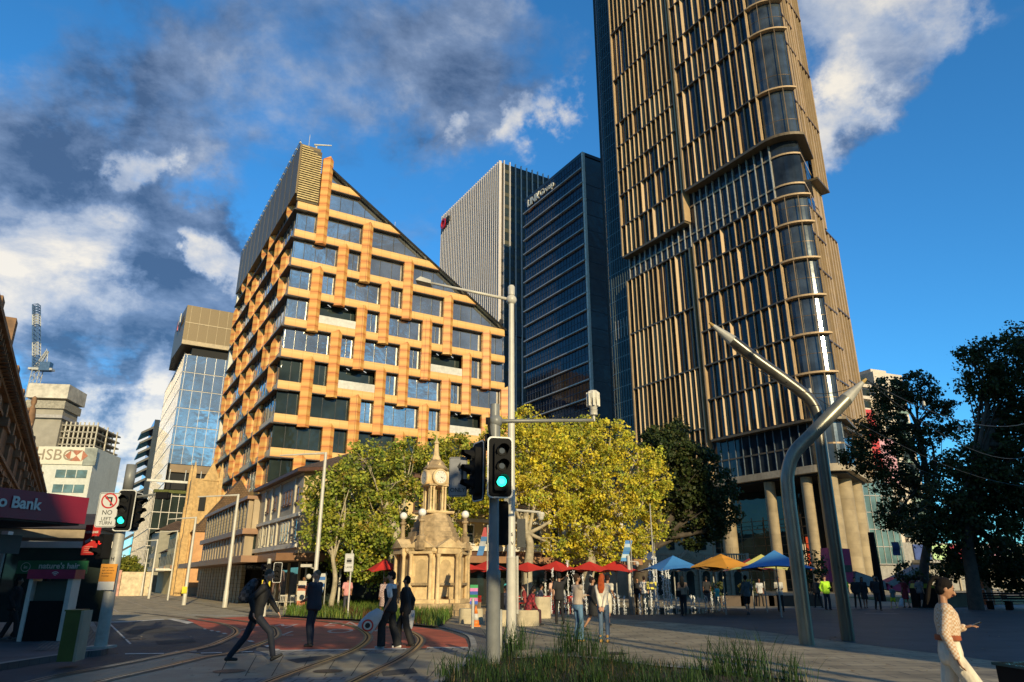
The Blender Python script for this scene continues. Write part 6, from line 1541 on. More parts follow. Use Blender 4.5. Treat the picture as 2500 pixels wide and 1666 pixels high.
MB().box(-.15, -.22, 0, .14, .22, .93).build('body', mat('olive_paint', (.09, .11, .015), rough=.5, var=.2, dirt=.3), ub); MB().box(.15, -.26, 0, .20, .26, .94).build('side_edge', M_sandp, ub); MB().box(-.17, -.24, .93, .145, .24, .96).build('lid', mat('olive_paint', (.12, .15, .02)), ub)

# ------------------------------------------------------------------ bollard, cone, planters, seats by the poles
X_, Y_ = -1.39, 26.66; t = empty('bollard', (X_, Y_, .03), 0, 'slim stainless bollard at the plaza kerb beside the traffic cone', 'bollard'); MB().lathe([(.055, 0), (.055, .98), (.045, 1.0)], 14).build('tube', M_galv, t, smooth=True, autosmooth=50)
X_, Y_ = G(1161, 1532); t = empty('traffic_cone', (X_, Y_, .03), 0, 'orange and white traffic cone beside the stainless bollard', 'cone')
M_co = mat('cone_orange', (.75, .20, .03), rough=.5); MB().box(-.18, -.18, 0, .18, .18, .04).build('base', M_co, t)
MB().lathe([(.14, .04), (.115, .22)], 16).build('cone_body', M_co, t, smooth=True); MB().lathe([(.115, .22), (.08, .44)], 16).build('white_band', M_white, t, smooth=True); MB().lathe([(.08, .44), (.035, .70), (.0, .71)], 16).build('cone_tip', M_co, t, smooth=True)
def stoneblock(x0, x1, y, d, h, rz, label):
    t = empty('stone_bench', (x0, y, .03), rz, label, 'bench'); L_ = x1-x0
    a = rrect(L_, d, min(.28, d/2.2), 6); a = [(p[0]+L_/2, p[1]+d/2) for p in a]
    mb = MB(); mb.prism(a, 0, h-.05); mb.build('block', mat('pale_bench_stone', (.50, .42, .28), rough=.8, var=.2, scale=2.5, bump=.3, dirt=.35), t)
    ins = [(L_/2+(p[0]-L_/2)*.97, d/2+(p[1]-d/2)*.94) for p in a]; MB().prism(ins, h-.05, h).build('top', mat('pale_bench_stone', (.5, .42, .28)), t); return t
stoneblock(-1.0, 1.02, 28.0, .8, .55, 0, 'rounded pale stone bench block where the woman in plaid sits'); stoneblock(1.0, 1.75, 33.5, .8, .9, 0, 'smaller pale stone block behind the plaid woman')
stoneblock(-2.1, -1.15, 29.5, .6, .55, 0, 'low pale stone block behind the traffic cone')
# red café chairs
def chair(x, y, rz, c, label, group):
    t = empty('cafe_chair', (x, y, .03), rz, label, 'chair', group); m_ = mat('chair_%.2f%.2f' % (c[0], c[2]), c, rough=.4)
    MB().box(-.2, -.2, .44, .2, .2, .47).build('seat', m_, t)
    mb = MB(); mb.box(-.2, .17, .75, .2, .2, .82)
    for k in range(5): mb.box(-.19+k*.09, .175, .47, -.165+k*.09, .195, .75)
    mb.build('backrest', m_, t)
    for sx in (-1, 1):
        for sy in (-1, 1): MB().tube([(.17*sx, .17*sy, .45), (.2*sx, .2*sy, 0)], .012, 5).build('leg', m_, t)
for k in range(10):
    u = [1250, 1268, 1300, 1318, 1338, 1358, 1380, 1150, 1162, 1400][k]; Y_ = 39.5+.5*(k % 3); q = P(u, 1470, Y_)
    chair(q.x, Y_, .7*k, (.55, .03, .02), 'red slatted café chair on the terrace under the red parasols', 'red café chairs under the parasols')
for k, (u, Y_) in enumerate(((690, 42), (668, 42.5), (712, 42.2))): q = P(u, 1465, Y_); chair(q.x, Y_, 2*k, (.58, .55, .48), 'white café chair on the footpath at the hotel corner', 'white café chairs at the hotel corner')
for k, (u, Y_) in enumerate(((1300, 41), (1345, 42), (1395, 42.5), (1455, 43), (1505, 44), (1262, 40.5))):
    q = P(u, 1470, Y_); t = empty('cafe_table', (q.x, Y_, .03), .3*k, 'small round white café table under the red parasols', 'table', 'café tables under the parasols')
    MB().lathe([(.36, .71), (.36, .74)], 16).build('tabletop', M_trim, t); MB().lathe([(.2, 0), (.03, .03), (.03, .71)], 10).build('stem', M_black, t)
# beach flags and banners
def banner(u, v, Y_, w_, h_, c, label, cs=None, lean=0, polez=True):
    q = P(u, v, Y_); t = empty('banner', (q.x, Y_, q.z), 0, label, 'flag'); mb = MB(); n = 6
    for i in range(n):
        z0_, z1_ = -h_/2+h_*i/n, -h_/2+h_*(i+1)/n
        y0_, y1_ = .06*math.sin(i*1.3), .06*math.sin((i+1)*1.3)
        mb.mi = i % len(cs or [0]); mb.quad((-w_/2+lean*z0_, y0_, z0_), (w_/2+lean*z0_, y0_+.04, z0_), (w_/2+lean*z1_, y1_+.04, z1_), (-w_/2+lean*z1_, y1_, z1_))
    mb.build('cloth', [mat('flag_%.2f_%.2f_%.2f' % c_, c_, rough=.7) for c_ in (cs or [c])], t)
    if polez: MB().tube([(w_/2+.05, 0, -q.z), (w_/2+.05, 0, h_/2+.1)], .03, 6).build('pole', M_galv, t)
banner(1180, 1322, 31, .26, 1.15, (0, 0, 0), 'blue white and red feather flag left of the grey pole', [(.05, .16, .36), (.05, .16, .36), (.40, .42, .45), (.05, .16, .36), (.38, .05, .05), (.38, .05, .05)], lean=.25)
banner(1530, 1345, 44, .42, 1.2, (0, 0, 0), 'blue and white feather flag beside the white lamp post right of the planes', [(.06, .22, .45), (.4, .5, .55), (.05, .2, .5)], lean=.3)
banner(1583, 1340, 52, .75, 1.5, (.015, .04, .13), 'navy street banner on a thin pole in front of the town hall', None)
banner(2188, 1340, 70, .75, 1.25, (.015, .03, .10), 'navy street banner hanging in the right-hand trees', None)
banner(1157, 1452, 30.5, .32, .75, (0, 0, 0), 'small blue and pink board beside the monument bed', [(.04, .10, .4), (.6, .2, .4), (.04, .3, .1)], polez=False)
banner(785, 1425, 42.5, .35, 1.1, (0, 0, 0), 'blue and white feather flag behind the man in the dark uniform', [(.04, .15, .45), (.5, .5, .5)], lean=.2)
banner(735, 1455, 40, .42, 1.5, (0, 0, 0), 'white café board with food pictures at the hotel corner', [(.6, .58, .5), (.45, .15, .08), (.6, .55, .45)], polez=False)
# small white lamp post among the planes
Y_ = 44; q = P(1540, 1470, Y_); t = empty('lamp_post', (q.x, Y_, 0.03), 0, 'short white lamp post with a small side lantern right of the plane trees', 'street light')
MB().lathe([(.12, 0), (.09, P(1540, 1358, Y_).z)], 12).build('shaft', M_wpole, t, smooth=True); zz = P(1540, 1372, Y_).z
mb = MB(); mb.tube([(0, 0, zz), (.5, 0, zz-.02)], .03, 6); mb.lathe([(.03, zz-.3), (.13, zz-.15), (.06, zz-.02)], 10, (.5, 0)); mb.build('lantern', M_wpole, t)
for (u, Y_, v, lab) in ((1600, 47, 1230, 'thin grey banner pole in front of the town hall'), (1752, 60, 1270, 'thin white flagpole beside the town hall'), (2150, 60, 1300, 'black lamp column right of the sandstone columns')):
    q = P(u, 1450, Y_); pole('flag_pole', (q.x, Y_, 0), P(u, v, Y_).z, .05 if 'black' not in lab else .35, .04 if 'black' not in lab else .25, M_galv if 'black' not in lab else M_black, lab, 'pole', n=8)
# pink playground slide shapes near the tower columns
t = empty('pink_sculpture', (P(2025, 1440, 66).x+1.5, 66, 0), R(10), 'magenta and grey angular play sculpture in front of the sandstone columns', 'sculpture')
M_pk = mat('magenta', (.42, .01, .10), rough=.5); M_pk2 = mat('grey_top', (.22, .22, .23), rough=.6)
zz = lambda v: P(2025, v, 66).z
mb = MB(); mb.extr([(-1.6, 0, zz(1420)), (.9, 0, zz(1425)), (.9, 0, zz(1340)), (-1.2, 0, zz(1338))], (0, 1.2, 0)); mb.build('tower_block', M_pk, t)
mb = MB(); mb.extr([(.9, 0, zz(1425)), (4.0, 0, zz(1440)), (4.0, 0, zz(1420)), (1.2, 0, zz(1395))], (0, 1.2, 0)); mb.build('ramp', M_pk2, t)
mb = MB(); mb.extr([(4.0, -.1, zz(1440)), (6.6, -.1, zz(1450)), (8.3, -.1, zz(1385)), (7.6, -.1, zz(1385)), (4.2, -.1, zz(1420))], (0, 1.2, 0)); mb.build('wing', M_pk, t)
mb = MB(); mb.extr([(4.0, -.15, zz(1424)), (7.9, -.15, zz(1378)), (8.3, -.15, zz(1385)), (4.6, -.15, zz(1432))], (0, 1.25, 0)); mb.build('wing_top', M_pk2, t)
MB().box(-.9, -.05, zz(1397), .8, -.01, zz(1380)).build('railing', M_frame, t)
# stone plinth monument and white A-frames on the lawn at the right, bins, benches, lawn
Y_ = 52; q = P(2408, 1450, Y_)
t = empty('stone_column_marker', (P(2408, 1460, Y_).x, Y_, 0), R(10), 'brown stone pillar with a square block on top standing on the lawn at the right', 'monument')
MB().prism([(-.33, -.33), (.33, -.33), (.33, .33), (-.33, .33)], 0, P(2408, 1385, Y_).z).build('shaft', mat('brown_pillar', (.30, .12, .05), rough=.8, var=.2), t); MB().box(-.55, -.55, P(2400, 1386, Y_).z, .55, .55, P(2400, 1358, Y_).z).build('cap_block', M_sandp, t)
flat('lawn', ccw([G(2260, 1478), G(2560, 1478), (60, 75), (33, 75)]), .06, mat('lawn', (.05, .10, .02), rough=.9, var=.4, scale=4, bump=.8))
for k, u in enumerate((2395, 2432)):
    q = P(u, 1460, 50); t = empty('white_frame', (q.x, 50, .06), R(20*k), 'white tubular frame standing on the lawn near the pillar, %s' % ('left one' if k == 0 else 'right one'), 'frame'); MB().tube([(-.4, 0, 0), (-.3, 0, 1.0), (.35, 0, 1.0), (.5, 0, 0)], .035, 6).build('tube', M_wpole, t)
def bench(x, y, rz, label, m_=M_black):
    t = empty('park_bench', (x, y, .03), rz, label, 'bench')
    mb = MB(); [mb.box(-.8, -.22+.11*k, .43, .8, -.13+.11*k, .46) for k in range(4)]; mb.build('seat', m_, t); mb = MB(); [mb.box(-.8, .22, .55+.13*k, .8, .25, .65+.13*k) for k in range(3)]; mb.build('backrest', m_, t)
    for sx in (-.65, .65): MB().box(sx-.03, -.22, 0, sx+.03, .24, .43).build('leg', m_, t)
for k, (u, Y_) in enumerate(((2440, 44), (2485, 43))): q = P(u, 1470, Y_); bench(q.x, Y_, R(10), 'dark park bench in the shade under the right trees, %s' % ('left one' if k == 0 else 'right one'))
Y_ = 46; q = P(2262, 1470, Y_); t = empty('rubbish_bin', (q.x, Y_, .03), R(8), 'dark double rubbish bin with a yellow lid under the right trees', 'bin')
MB().box(-.75, -.35, 0, .55, .35, 1.15).build('body', M_black, t); mb = MB(); mb.extr([(-.72, -.36, 1.15), (.5, -.36, 1.15), (.2, -.36, 1.4), (-.6, -.36, 1.42)], (0, .7, 0)); mb.build('lid', mat('bin_yellow', (.35, .33, .02), rough=.5), t)
for k, (x0, Y_) in enumerate(((2300, 47.5), (2345, 47.8))): q = P(x0, 1470, Y_); t = empty('planter_wall', (q.x, Y_, .03), R(4), 'low pale planter wall under the right trees, %s section' % ('left' if k == 0 else 'right'), 'planter'); MB().box(-.7, 0, 0, 1.0, .7, .8).build('wall', M_sandp, t); MB().box(-.65, .05, .8, .95, .65, .84).build('soil', M_soil, t)
for k, (u, w_) in enumerate(((1790, 1.6), (1850, 2.2), (1915, 2.0), (1975, 1.8))):
    Y_ = 49; q = P(u, 1470, Y_); t = empty('timber_planter', (q.x, Y_, .03), 0, 'low timber planter box behind the coloured parasols, %s' % ['first from left', 'second from left', 'third from left', 'fourth, nearest the dark mast'][k], 'planter', 'timber planters'); MB().box(-w_/2, 0, 0, w_/2, .7, .62).build('box', mat('dark_timber', (.09, .06, .04), rough=.7), t); MB().box(-w_/2+.05, .05, .62, w_/2-.05, .65, .65).build('soil', M_soil, t)
# cabinet at the lower right corner
q = P(2497, 1640, 9.4); t = empty('street_cabinet', (q.x+.25, 9.4, .03), R(5), 'dark glass-sided cabinet corner cut by the right edge of the photo', 'cabinet'); MB().box(-.30, -.2, 0, .5, .4, .60).build('body', M_black, t); MB().box(-.33, -.23, .60, .5, .43, .63).build('top', glass('cabinet_top', (.10, .16, .18), metal=.4), t)
# entrance board with sandwich signs
q = P(1577, 1430, 43); t = empty('yellow_sign', (q.x+.35, 43, 1.35), 0, 'small yellow sign carried beside the man in tan trousers', 'sign'); MB().box(-.3, 0, -.2, .3, .03, .2).build('board', mat('sticker_yellow', (.75, .62, .05)), t); MB().box(-.18, -.005, -.1, .18, -.001, .1).build('dark_panel', M_ink, t)

# ------------------------------------------------------------------ fountain jets and wet sheet
m, nt_, b_ = nmat('water'); b_.inputs['Base Color'].default_value = (.92, .93, .92, 1); b_.inputs['Roughness'].default_value = .3; b_.inputs['Transmission Weight'].default_value = .2; b_.inputs['IOR'].default_value = 1.33
nz = nt_.nodes.new('ShaderNodeTexNoise'); nz.inputs['Scale'].default_value = 14; bp_ = nt_.nodes.new('ShaderNodeBump'); bp_.inputs['Strength'].default_value = .8; nt_.links.new(nz.outputs['Fac'], bp_.inputs['Height']); nt_.links.new(bp_.outputs[0], b_.inputs['Normal']); M_water = m
m, nt_, b_ = nmat('wet_paving'); b_.inputs['Base Color'].default_value = (.05, .045, .04, 1); b_.inputs['Roughness'].default_value = .08
nz = nt_.nodes.new('ShaderNodeTexNoise'); nz.inputs['Scale'].default_value = 5; nz.inputs['Detail'].default_value = 4; bp_ = nt_.nodes.new('ShaderNodeBump'); bp_.inputs['Strength'].default_value = .12; nt_.links.new(nz.outputs['Fac'], bp_.inputs['Height']); nt_.links.new(bp_.outputs[0], b_.inputs['Normal']); M_wet = m
el = []
fc = Vector((5.6, 41.5))
for k in range(36): a = 2*math.pi*k/36; el.append((fc.x+5.8*math.cos(a)*(1+.08*math.sin(3*a)), fc.y+5.0*math.sin(a)*(1+.1*math.cos(2*a))))
flat('water', el, .042, M_wet)
rj = random.Random(5)
jets = [(u, 1.0) for u in range(1312, 1450, 17)]+[(1332, 2.3), (1350, 2.5), (1388, 2.6), (1402, 2.1), (1425, 2.0), (1444, 2.2)]+[(u, .9) for u in (1500, 1510, 1524, 1562, 1575, 1590, 1640, 1655, 1688, 1695, 1706, 1723, 1738, 1755, 1766, 1770)]+[(1600, 2.7), (1607, 2.6), (1622, 2.5), (1630, 2.6), (1636, 2.4), (1590, 2.5)]
for i, (u, h_) in enumerate(jets):
    Y_ = rj.uniform(38.5, 44) if u < 1500 else rj.uniform(39.5, 42.5); q = P(u, 1470, Y_); h_ *= rj.uniform(.75, 1.1)
    mb = MB(); n_ = 10; pts = [(rj.gauss(0, .006+.02*k/n_), rj.gauss(0, .02*k/n_), h_*k/n_) for k in range(n_+1)]
    mb.tube(pts, [.010+.012*k/n_+rj.uniform(0, .012) for k in range(n_)]+[.006], 7)
    for k in range(int(44*h_)):
        z = h_*rj.random(); s_ = rj.uniform(.008, .026); x_, y_ = rj.gauss(0, .045), rj.gauss(0, .045); mb.ball((x_, y_, z), (s_, s_, s_*1.8), 5, 4)
    o = mb.build('water_jet', M_water, smooth=True); o.location = (q.x, Y_, .04); tag(o, 'thin upright fountain jet of white water on the plaza', 'fountain jet', 'fountain jets on the plaza')

# ------------------------------------------------------------------ unseen blocks behind the viewer, shaped and placed to cast shade on the square
def shade_block(a0, b0, a1, b1, h, label, c=(.30, .27, .22)):
    t = empty('office_building', tow(a0, b0), GA, label, 'building'); m_ = mat('back_wall_%.2f' % c[0], c, rough=.7, var=.15)
    MB().box(0, 0, 0, a1-a0, b1-b0, h).build('wall', m_, t)
    for k in range(int(h/3.6)):
        MB().box(.5, b1-b0, 1.2+k*3.6, a1-a0-.5, b1-b0+.05, 3.0+k*3.6).build('window_band', M_dglass, t)
    return t
# ------------------------------------------------------------------ trees
M_leaf = leafcol_mat('tree_leaf', .5, .38)
def leaves(centres, rad, n_per, size, cols, squash=.8):
    """quads round the given cluster centres; cols = list of (rgb, weight)"""
    C_ = np.repeat(np.array(centres), n_per, 0); n = len(C_)
    d = rng.normal(0, 1, (n, 3)); d /= np.linalg.norm(d, axis=1)[:, None]; r_ = (rng.uniform(0, 1, n)**.5)*np.repeat(rad, n_per) if not np.isscalar(rad) else (rng.uniform(0, 1, n)**.5)*rad
    d[:, 2] *= squash; c = C_+d*r_[:, None]
    nn = rng.normal(0, 1, (n, 3))+np.array([.35, -.85, .6]); nn /= np.linalg.norm(nn, axis=1)[:, None]
    t = np.cross(nn, rng.normal(0, 1, (n, 3))); t /= np.linalg.norm(t, axis=1)[:, None]; b = np.cross(nn, t)
    s = size*rng.uniform(.6, 1.35, n)[:, None]
    V = np.stack([c-t*s*.5, c-b*s*.42+t*s*.06, c+t*s*.55, c+b*s*.42+t*s*.06], 1).reshape(-1, 3)
    F = np.arange(n*4).reshape(-1, 4)
    w_ = np.array([q[1] for q in cols], float); w_ /= w_.sum()
    cl = rng.choice(len(cols), len(centres), p=w_); base = np.array([q[0] for q in cols])[cl]
    base = base*rng.uniform(.5, 1.3, len(centres))[:, None]
    base = np.repeat(base, n_per, 0)
    alt = np.array([q[0] for q in cols])[rng.choice(len(cols), n, p=w_)]
    T = (base*.65+alt*.35)*rng.uniform(.7, 1.3, n)[:, None]
    return V, F, T
def tree(name, loc, label, cat, lobes, trunk, Y, cols, dens=1.0, leaf=.17, bark=None, group=None, clr=.55, z0=None, gap=.0, per=26):
    """lobes: (u,v,r) in photo pixels at distance Y plus a depth offset; trunk: list of (u,v) or points, radius"""
    base = Vector(loc); t = empty(name, base, 0, label, cat, group)
    bark = bark or mat('pale_bark', (.40, .34, .23), rough=.85, var=.35, scale=3, bump=.5, dirt=.4)
    L3 = []
    for (u, v, r_, dy) in lobes:
        c = P(u, v, Y+dy); L3.append((c, r_*mpp(Y+dy, c.z)))
    tp = [Vector(p) for p in trunk[0]]; r0 = trunk[1]
    cr = crom([p-base for p in tp], 6); n_ = len(cr)
    MB().tube([cr[0]-Vector((0, 0, .1))]+cr, [r0*1.35]+[r0*(1.15-.62*k/(n_-1)) for k in range(n_)], 12).build('trunk', bark, t, smooth=True)
    top = cr[-1]; mb = MB(); rb = random.Random(hash(name) % 100+int(Y*10))
    cents = []; rads = []
    for c, r_ in L3:
        lc = c-base; k0 = cr[min(n_-1, max(n_//2, int(n_*rb.uniform(.55, 1.0))))]
        mid = k0.lerp(lc, .5)+Vector((rb.uniform(-.4, .4), rb.uniform(-.4, .4), r_*.1-.2))
        bc = crom([k0, mid, lc], 4); mb.tube(bc, [r0*.5*(1-.75*i/(len(bc)-1)) for i in range(len(bc))], 6)
        nb = int(3+r_*1.5)
        for i in range(nb):
            st = bc[rb.randrange(2, len(bc))]; e_ = lc+Vector((rb.gauss(0, 1), rb.gauss(0, 1), rb.gauss(0, .8))).normalized()*r_*rb.uniform(.5, .95)
            m2 = st.lerp(e_, .5)+Vector((rb.uniform(-.2, .2), rb.uniform(-.2, .2), rb.uniform(-.1, .25)))
            mb.tube([st, m2, e_], [r0*.16, r0*.09, r0*.03], 5, False)
        nc = int(dens*16*(r_/ .55)**2*.55)
        for i in range(nc):
            d = Vector((rb.gauss(0, 1), rb.gauss(0, 1), rb.gauss(0, 1))).normalized(); rr = r_*(rb.uniform(.25, 1.0)**.45)*rb.uniform(.82, 1.08)
            if rb.random() < gap: continue
            cents.append(tuple(lc+Vector((d.x*rr, d.y*rr, d.z*rr*.88)))); rads.append(clr*rb.uniform(.45, 1.15))
    mb.build('branches', bark, t, smooth=True)
    V, F, T = leaves(cents, np.array(rads), per, leaf, cols)
    mesh_np('crown', V, F, T, M_leaf, t)
    return t
YC = [((.78, .62, .05), 5), ((.64, .60, .06), 3.5), ((.36, .42, .05), 2.5), ((.70, .50, .06), 1.0), ((.18, .26, .04), 1.2)]
GC = [((.40, .44, .06), 4), ((.20, .28, .04), 4), ((.58, .52, .06), 3), ((.07, .11, .02), 2.5), ((.38, .22, .04), .5)]
DC = [((.045, .07, .02), 4), ((.07, .09, .02), 3), ((.14, .11, .03), 1), ((.03, .05, .014), 3)]
# yellow planes
Y_ = 46.5; b0 = P(1291, 1476, Y_); bb = (b0.x, Y_, 0)
tree('plane_tree', bb, 'yellow leaved plane tree with a pale forked trunk, directly right of the white pole', 'tree',
     [(1290, 1100, 78, 0), (1230, 1070, 62, 1), (1262, 1180, 62, -1), (1340, 1080, 70, 1.5), (1200, 1150, 48, 1), (1330, 1190, 60, .5), (1215, 1230, 46, 0), (1365, 1245, 50, 1), (1290, 1030, 45, 1), (1350, 1330, 34, .5), (1255, 1130, 60, 2)],
     ([bb, P(1288, 1400, Y_), P(1294, 1330, Y_), P(1282, 1290, Y_), P(1290, 1210, Y_)], .30), Y_, YC, dens=.84, gap=.12)
Y_ = 49.5; b0 = P(1437, 1472, Y_); bb = (b0.x, Y_, 0)
tree('plane_tree', bb, 'large bright yellow plane tree with a thick trunk, rightmost of the sunlit trees', 'tree',
     [(1420, 1110, 85, 0), (1490, 1070, 62, 1), (1550, 1130, 74, 0), (1600, 1170, 46, -.5), (1570, 1230, 62, 0), (1500, 1200, 82, -1.5), (1400, 1200, 70, -1), (1430, 1290, 74, -1), (1520, 1310, 60, 0), (1560, 1330, 40, 0), (1480, 1360, 34, 0), (1440, 1040, 40, 1), (1400, 1350, 34, 0), (1380, 1080, 60, 2), (1590, 1290, 36, .5)],
     ([bb, P(1434, 1420, Y_), P(1442, 1370, Y_), P(1432, 1320, Y_), P(1440, 1240, Y_)], .42), Y_, YC, dens=.86, gap=.12)
# green planes round the monument
Y_ = 43.0; b0 = P(957, 1478, Y_); bb = (b0.x, Y_, 0)
tree('plane_tree', bb, 'green plane tree with a mottled trunk immediately left of the clock monument', 'tree',
     [(890, 1300, 66, -1), (960, 1180, 68, 1), (900, 1120, 55, 0), (985, 1110, 48, 1.5), (860, 1210, 62, -.5), (930, 1250, 62, 0), (880, 1375, 46, -1), (830, 1290, 52, -.5), (920, 1400, 34, -1), (985, 1290, 40, 2), (940, 1340, 50, 0), (830, 1360, 36, -.5)],
     ([bb, P(962, 1420, Y_), P(952, 1370, Y_), P(965, 1310, Y_), P(930, 1200, Y_)], .34), Y_, GC, dens=1.1)
Y_ = 40.5; b0 = P(805, 1478, Y_); bb = (b0.x, Y_, 0)
tree('plane_tree', bb, 'smaller green plane tree leaning over the footpath beside the nearest white pole', 'tree',
     [(790, 1180, 40, 0), (775, 1235, 44, 0), (800, 1290, 46, 0), (770, 1310, 34, -.5), (815, 1215, 42, .5), (838, 1150, 34, .5), (860, 1170, 30, 0)],
     ([bb, P(818, 1420, Y_), P(812, 1360, Y_), P(805, 1290, Y_)], .14), Y_, GC, dens=1.0)
Y_ = 47.5; b0 = P(1120, 1478, Y_); bb = (b0.x, Y_, 0)
tree('plane_tree', bb, 'yellow green plane tree rising behind the clock monument spire', 'tree',
     [(1060, 1110, 52, 0), (1110, 1100, 50, 0), (1140, 1160, 50, 0), (1040, 1200, 48, 1), (1120, 1230, 50, 0), (1160, 1230, 40, 0), (1090, 1170, 55, 0), (1100, 1300, 30, 0), (1010, 1130, 40, 1)],
     ([bb, P(1116, 1400, Y_), P(1112, 1330, Y_), P(1100, 1240, Y_)], .22), Y_, GC+[((.50, .45, .04), 3)], dens=1.1)
# dark fig behind the yellow trees
bkd = mat('dark_bark', (.07, .055, .04), rough=.9, var=.4, scale=3, bump=.5)
Y_ = 57.0; b0 = P(1556, 1462, Y_); bb = (b0.x, Y_, 0)
tree('fig_tree', bb, 'dark green fig tree with a leaning dark trunk in the shade behind the yellow planes', 'tree',
     [(1640, 1100, 60, 0), (1690, 1130, 62, 0), (1740, 1190, 62, 0), (1700, 1240, 62, 0), (1640, 1200, 66, 0), (1770, 1260, 40, 0), (1620, 1290, 50, 1), (1690, 1310, 40, 1), (1590, 1230, 50, 1), (1600, 1075, 40, 2), (1650, 1055, 38, 1), (1740, 1290, 34, 0)],
     ([bb, P(1566, 1400, Y_), P(1590, 1340, Y_), P(1640, 1260, Y_)], .55), Y_, DC, dens=1.0, leaf=.22, bark=bkd)
# right-hand trees
Y_ = 43.0; b0 = P(2383, 1482, Y_); bb = (b0.x, Y_, 0)
tree('plane_tree', bb, 'big dark shaded tree at the right edge with a thick trunk on the lawn', 'tree',
     [(2440, 870, 62, 0), (2400, 930, 60, 0), (2480, 960, 80, 0), (2370, 870, 34, 0), (2430, 1050, 70, 1), (2490, 1090, 80, 0), (2360, 1140, 62, 0), (2420, 1180, 80, 0), (2320, 1230, 66, 0), (2480, 1230, 80, 0), (2400, 1290, 75, 0), (2300, 1320, 50, 0), (2480, 1350, 70, 1), (2250, 1290, 44, 0), (2360, 1370, 50, 1), (2500, 830, 50, 0), (2560, 1000, 90, 0), (2560, 1200, 90, 0), (2440, 1395, 56, 3), (2500, 1400, 60, 3), (2320, 1385, 40, 3), (2420, 1120, 60, 2), (2350, 1260, 55, 2)],
     ([bb, P(2372, 1400, Y_), P(2362, 1300, Y_), P(2380, 1180, Y_), P(2420, 1040, Y_)], .36), Y_, DC, dens=1.15, leaf=.19, bark=bkd, clr=.6, per=26)
Y_ = 50.0; b0 = P(2262, 1470, Y_); bb = (b0.x, Y_, 0)
tree('plane_tree', bb, 'dark brown green tree with open gaps left of the biggest right-hand tree', 'tree',
     [(2180, 960, 52, 0), (2240, 950, 50, 0), (2290, 990, 44, 0), (2160, 1030, 52, 0), (2110, 1060, 42, 0), (2210, 1080, 56, 0), (2270, 1060, 40, 0), (2120, 1130, 46, 0), (2180, 1170, 56, 0), (2080, 1110, 34, 0), (2250, 1180, 52, 0), (2300, 1130, 34, 0), (2230, 1270, 52, 0), (2180, 1260, 44, 0), (2330, 1050, 30, 0)],
     ([bb, P(2255, 1400, Y_), P(2270, 1280, Y_), P(2262, 1160, Y_), P(2240, 1040, Y_)], .3), Y_, DC+[((.09, .065, .02), 2)], dens=1.15, leaf=.19, bark=bkd, clr=.55, per=24, gap=.05)
def shrub(u, Y_, rpx, v, label, cols, name='shrub', w_=1.0):
    b0 = P(u, 1460, Y_); t = empty(name, (b0.x, Y_, 0.03), 0, label, 'shrub'); c = P(u, v, Y_); r_ = rpx*mpp(Y_, 2); rb = random.Random(int(u))
    mb = MB()
    for k in range(6): e_ = Vector((rb.gauss(0, r_*.5), rb.gauss(0, r_*.4), c.z*1.0+rb.uniform(-.2, .3))); mb.tube([(0, 0, 0), (e_.x*.4, e_.y*.4, e_.z*.5), tuple(e_)], [.05, .03, .01], 5)
    mb.build('stem', bkd, t)
    ce = []
    for k in range(int(26*w_*r_*r_+12)):
        d = Vector((rb.gauss(0, 1), rb.gauss(0, 1), rb.gauss(0, 1))).normalized(); rr = r_*rb.uniform(.3, 1)**.5
        ce.append((d.x*rr*w_, d.y*rr, max(.2, c.z+d.z*rr*.9)))
    V, F, T = leaves(ce, .32, 22, .15, cols); mesh_np('foliage', V, F, T, M_leaf, t)
shrub(1985, 53, 44, 1385, 'dark rounded shrub between the two steel masts', DC); shrub(2230, 49, 34, 1400, 'dark green shrub under the right trees left of the bin', DC); shrub(1745, 50, 20, 1440, 'small dark shrub in the timber planters', DC)
shrub(2275, 52, 30, 1425, 'low dark shrub behind the rubbish bin', DC); shrub(1830, 50.5, 18, 1436, 'small dark shrub behind the orange parasol', DC)
Y_ = 95; b0 = P(310, 1440, Y_)
tree('street_tree', (b0.x, Y_, 0), 'distant sunlit green tree at the end of the street', 'tree', [(290, 1395, 22, 0), (315, 1375, 22, 0), (330, 1400, 22, 0), (300, 1420, 22, 0), (322, 1425, 20, 0), (278, 1415, 14, 0)],
     ([(b0.x, Y_, 0), P(310, 1430, Y_), P(310, 1405, Y_)], .2), Y_, [((.20, .22, .03), 3), ((.10, .15, .03), 3), ((.28, .26, .04), 2)], dens=1.0, leaf=.3, clr=.7)
tE = math.tan(SUN_EL)
def sunshift(x, y, d): return (x+math.sin(SAZ)*d, y-math.cos(SAZ)*d)
# right block: its left corner throws the long diagonal shadow edge on the plaza
x_, y_ = 1.3, 37.0; d_ = 66.0; cxx, cyy = sunshift(x_, y_, d_); ca_, cb_ = tog(cxx, cyy)
shade_block(ca_, cb_-18, ca_+60, cb_, d_*tE, 'unseen beige block behind the viewer on the right, shaped to shade the plaza')
d_ = 120; cxx, cyy = sunshift(12.5, 62, d_); ca2, cb2 = tog(cxx, cyy)
shade_block(ca2, cb2-20, ca2+34, cb2, (d_+25)*tE+6, 'unseen taller grey block behind the viewer, far right, shaped to shade the town hall', (.25, .25, .26))
# left block: shades the junction in the foreground
x_, y_ = -1.2, 27.5; d_ = 55.0; cxx, cyy = sunshift(x_, y_, d_); ca3, cb3 = tog(cxx, cyy)
shade_block(ca3-40, cb3-16, ca3-9.0, cb3, d_*tE, 'unseen low brown block behind the viewer on the left, shaped to shade the junction', (.28, .20, .15))
MBx = None
shade_block(ca3-70, cb3-16, ca3-14.0, cb3+.5, (d_+14)*tE, 'unseen taller brown block behind the viewer, far left, shaped to shade the bank awning', (.22, .16, .12))
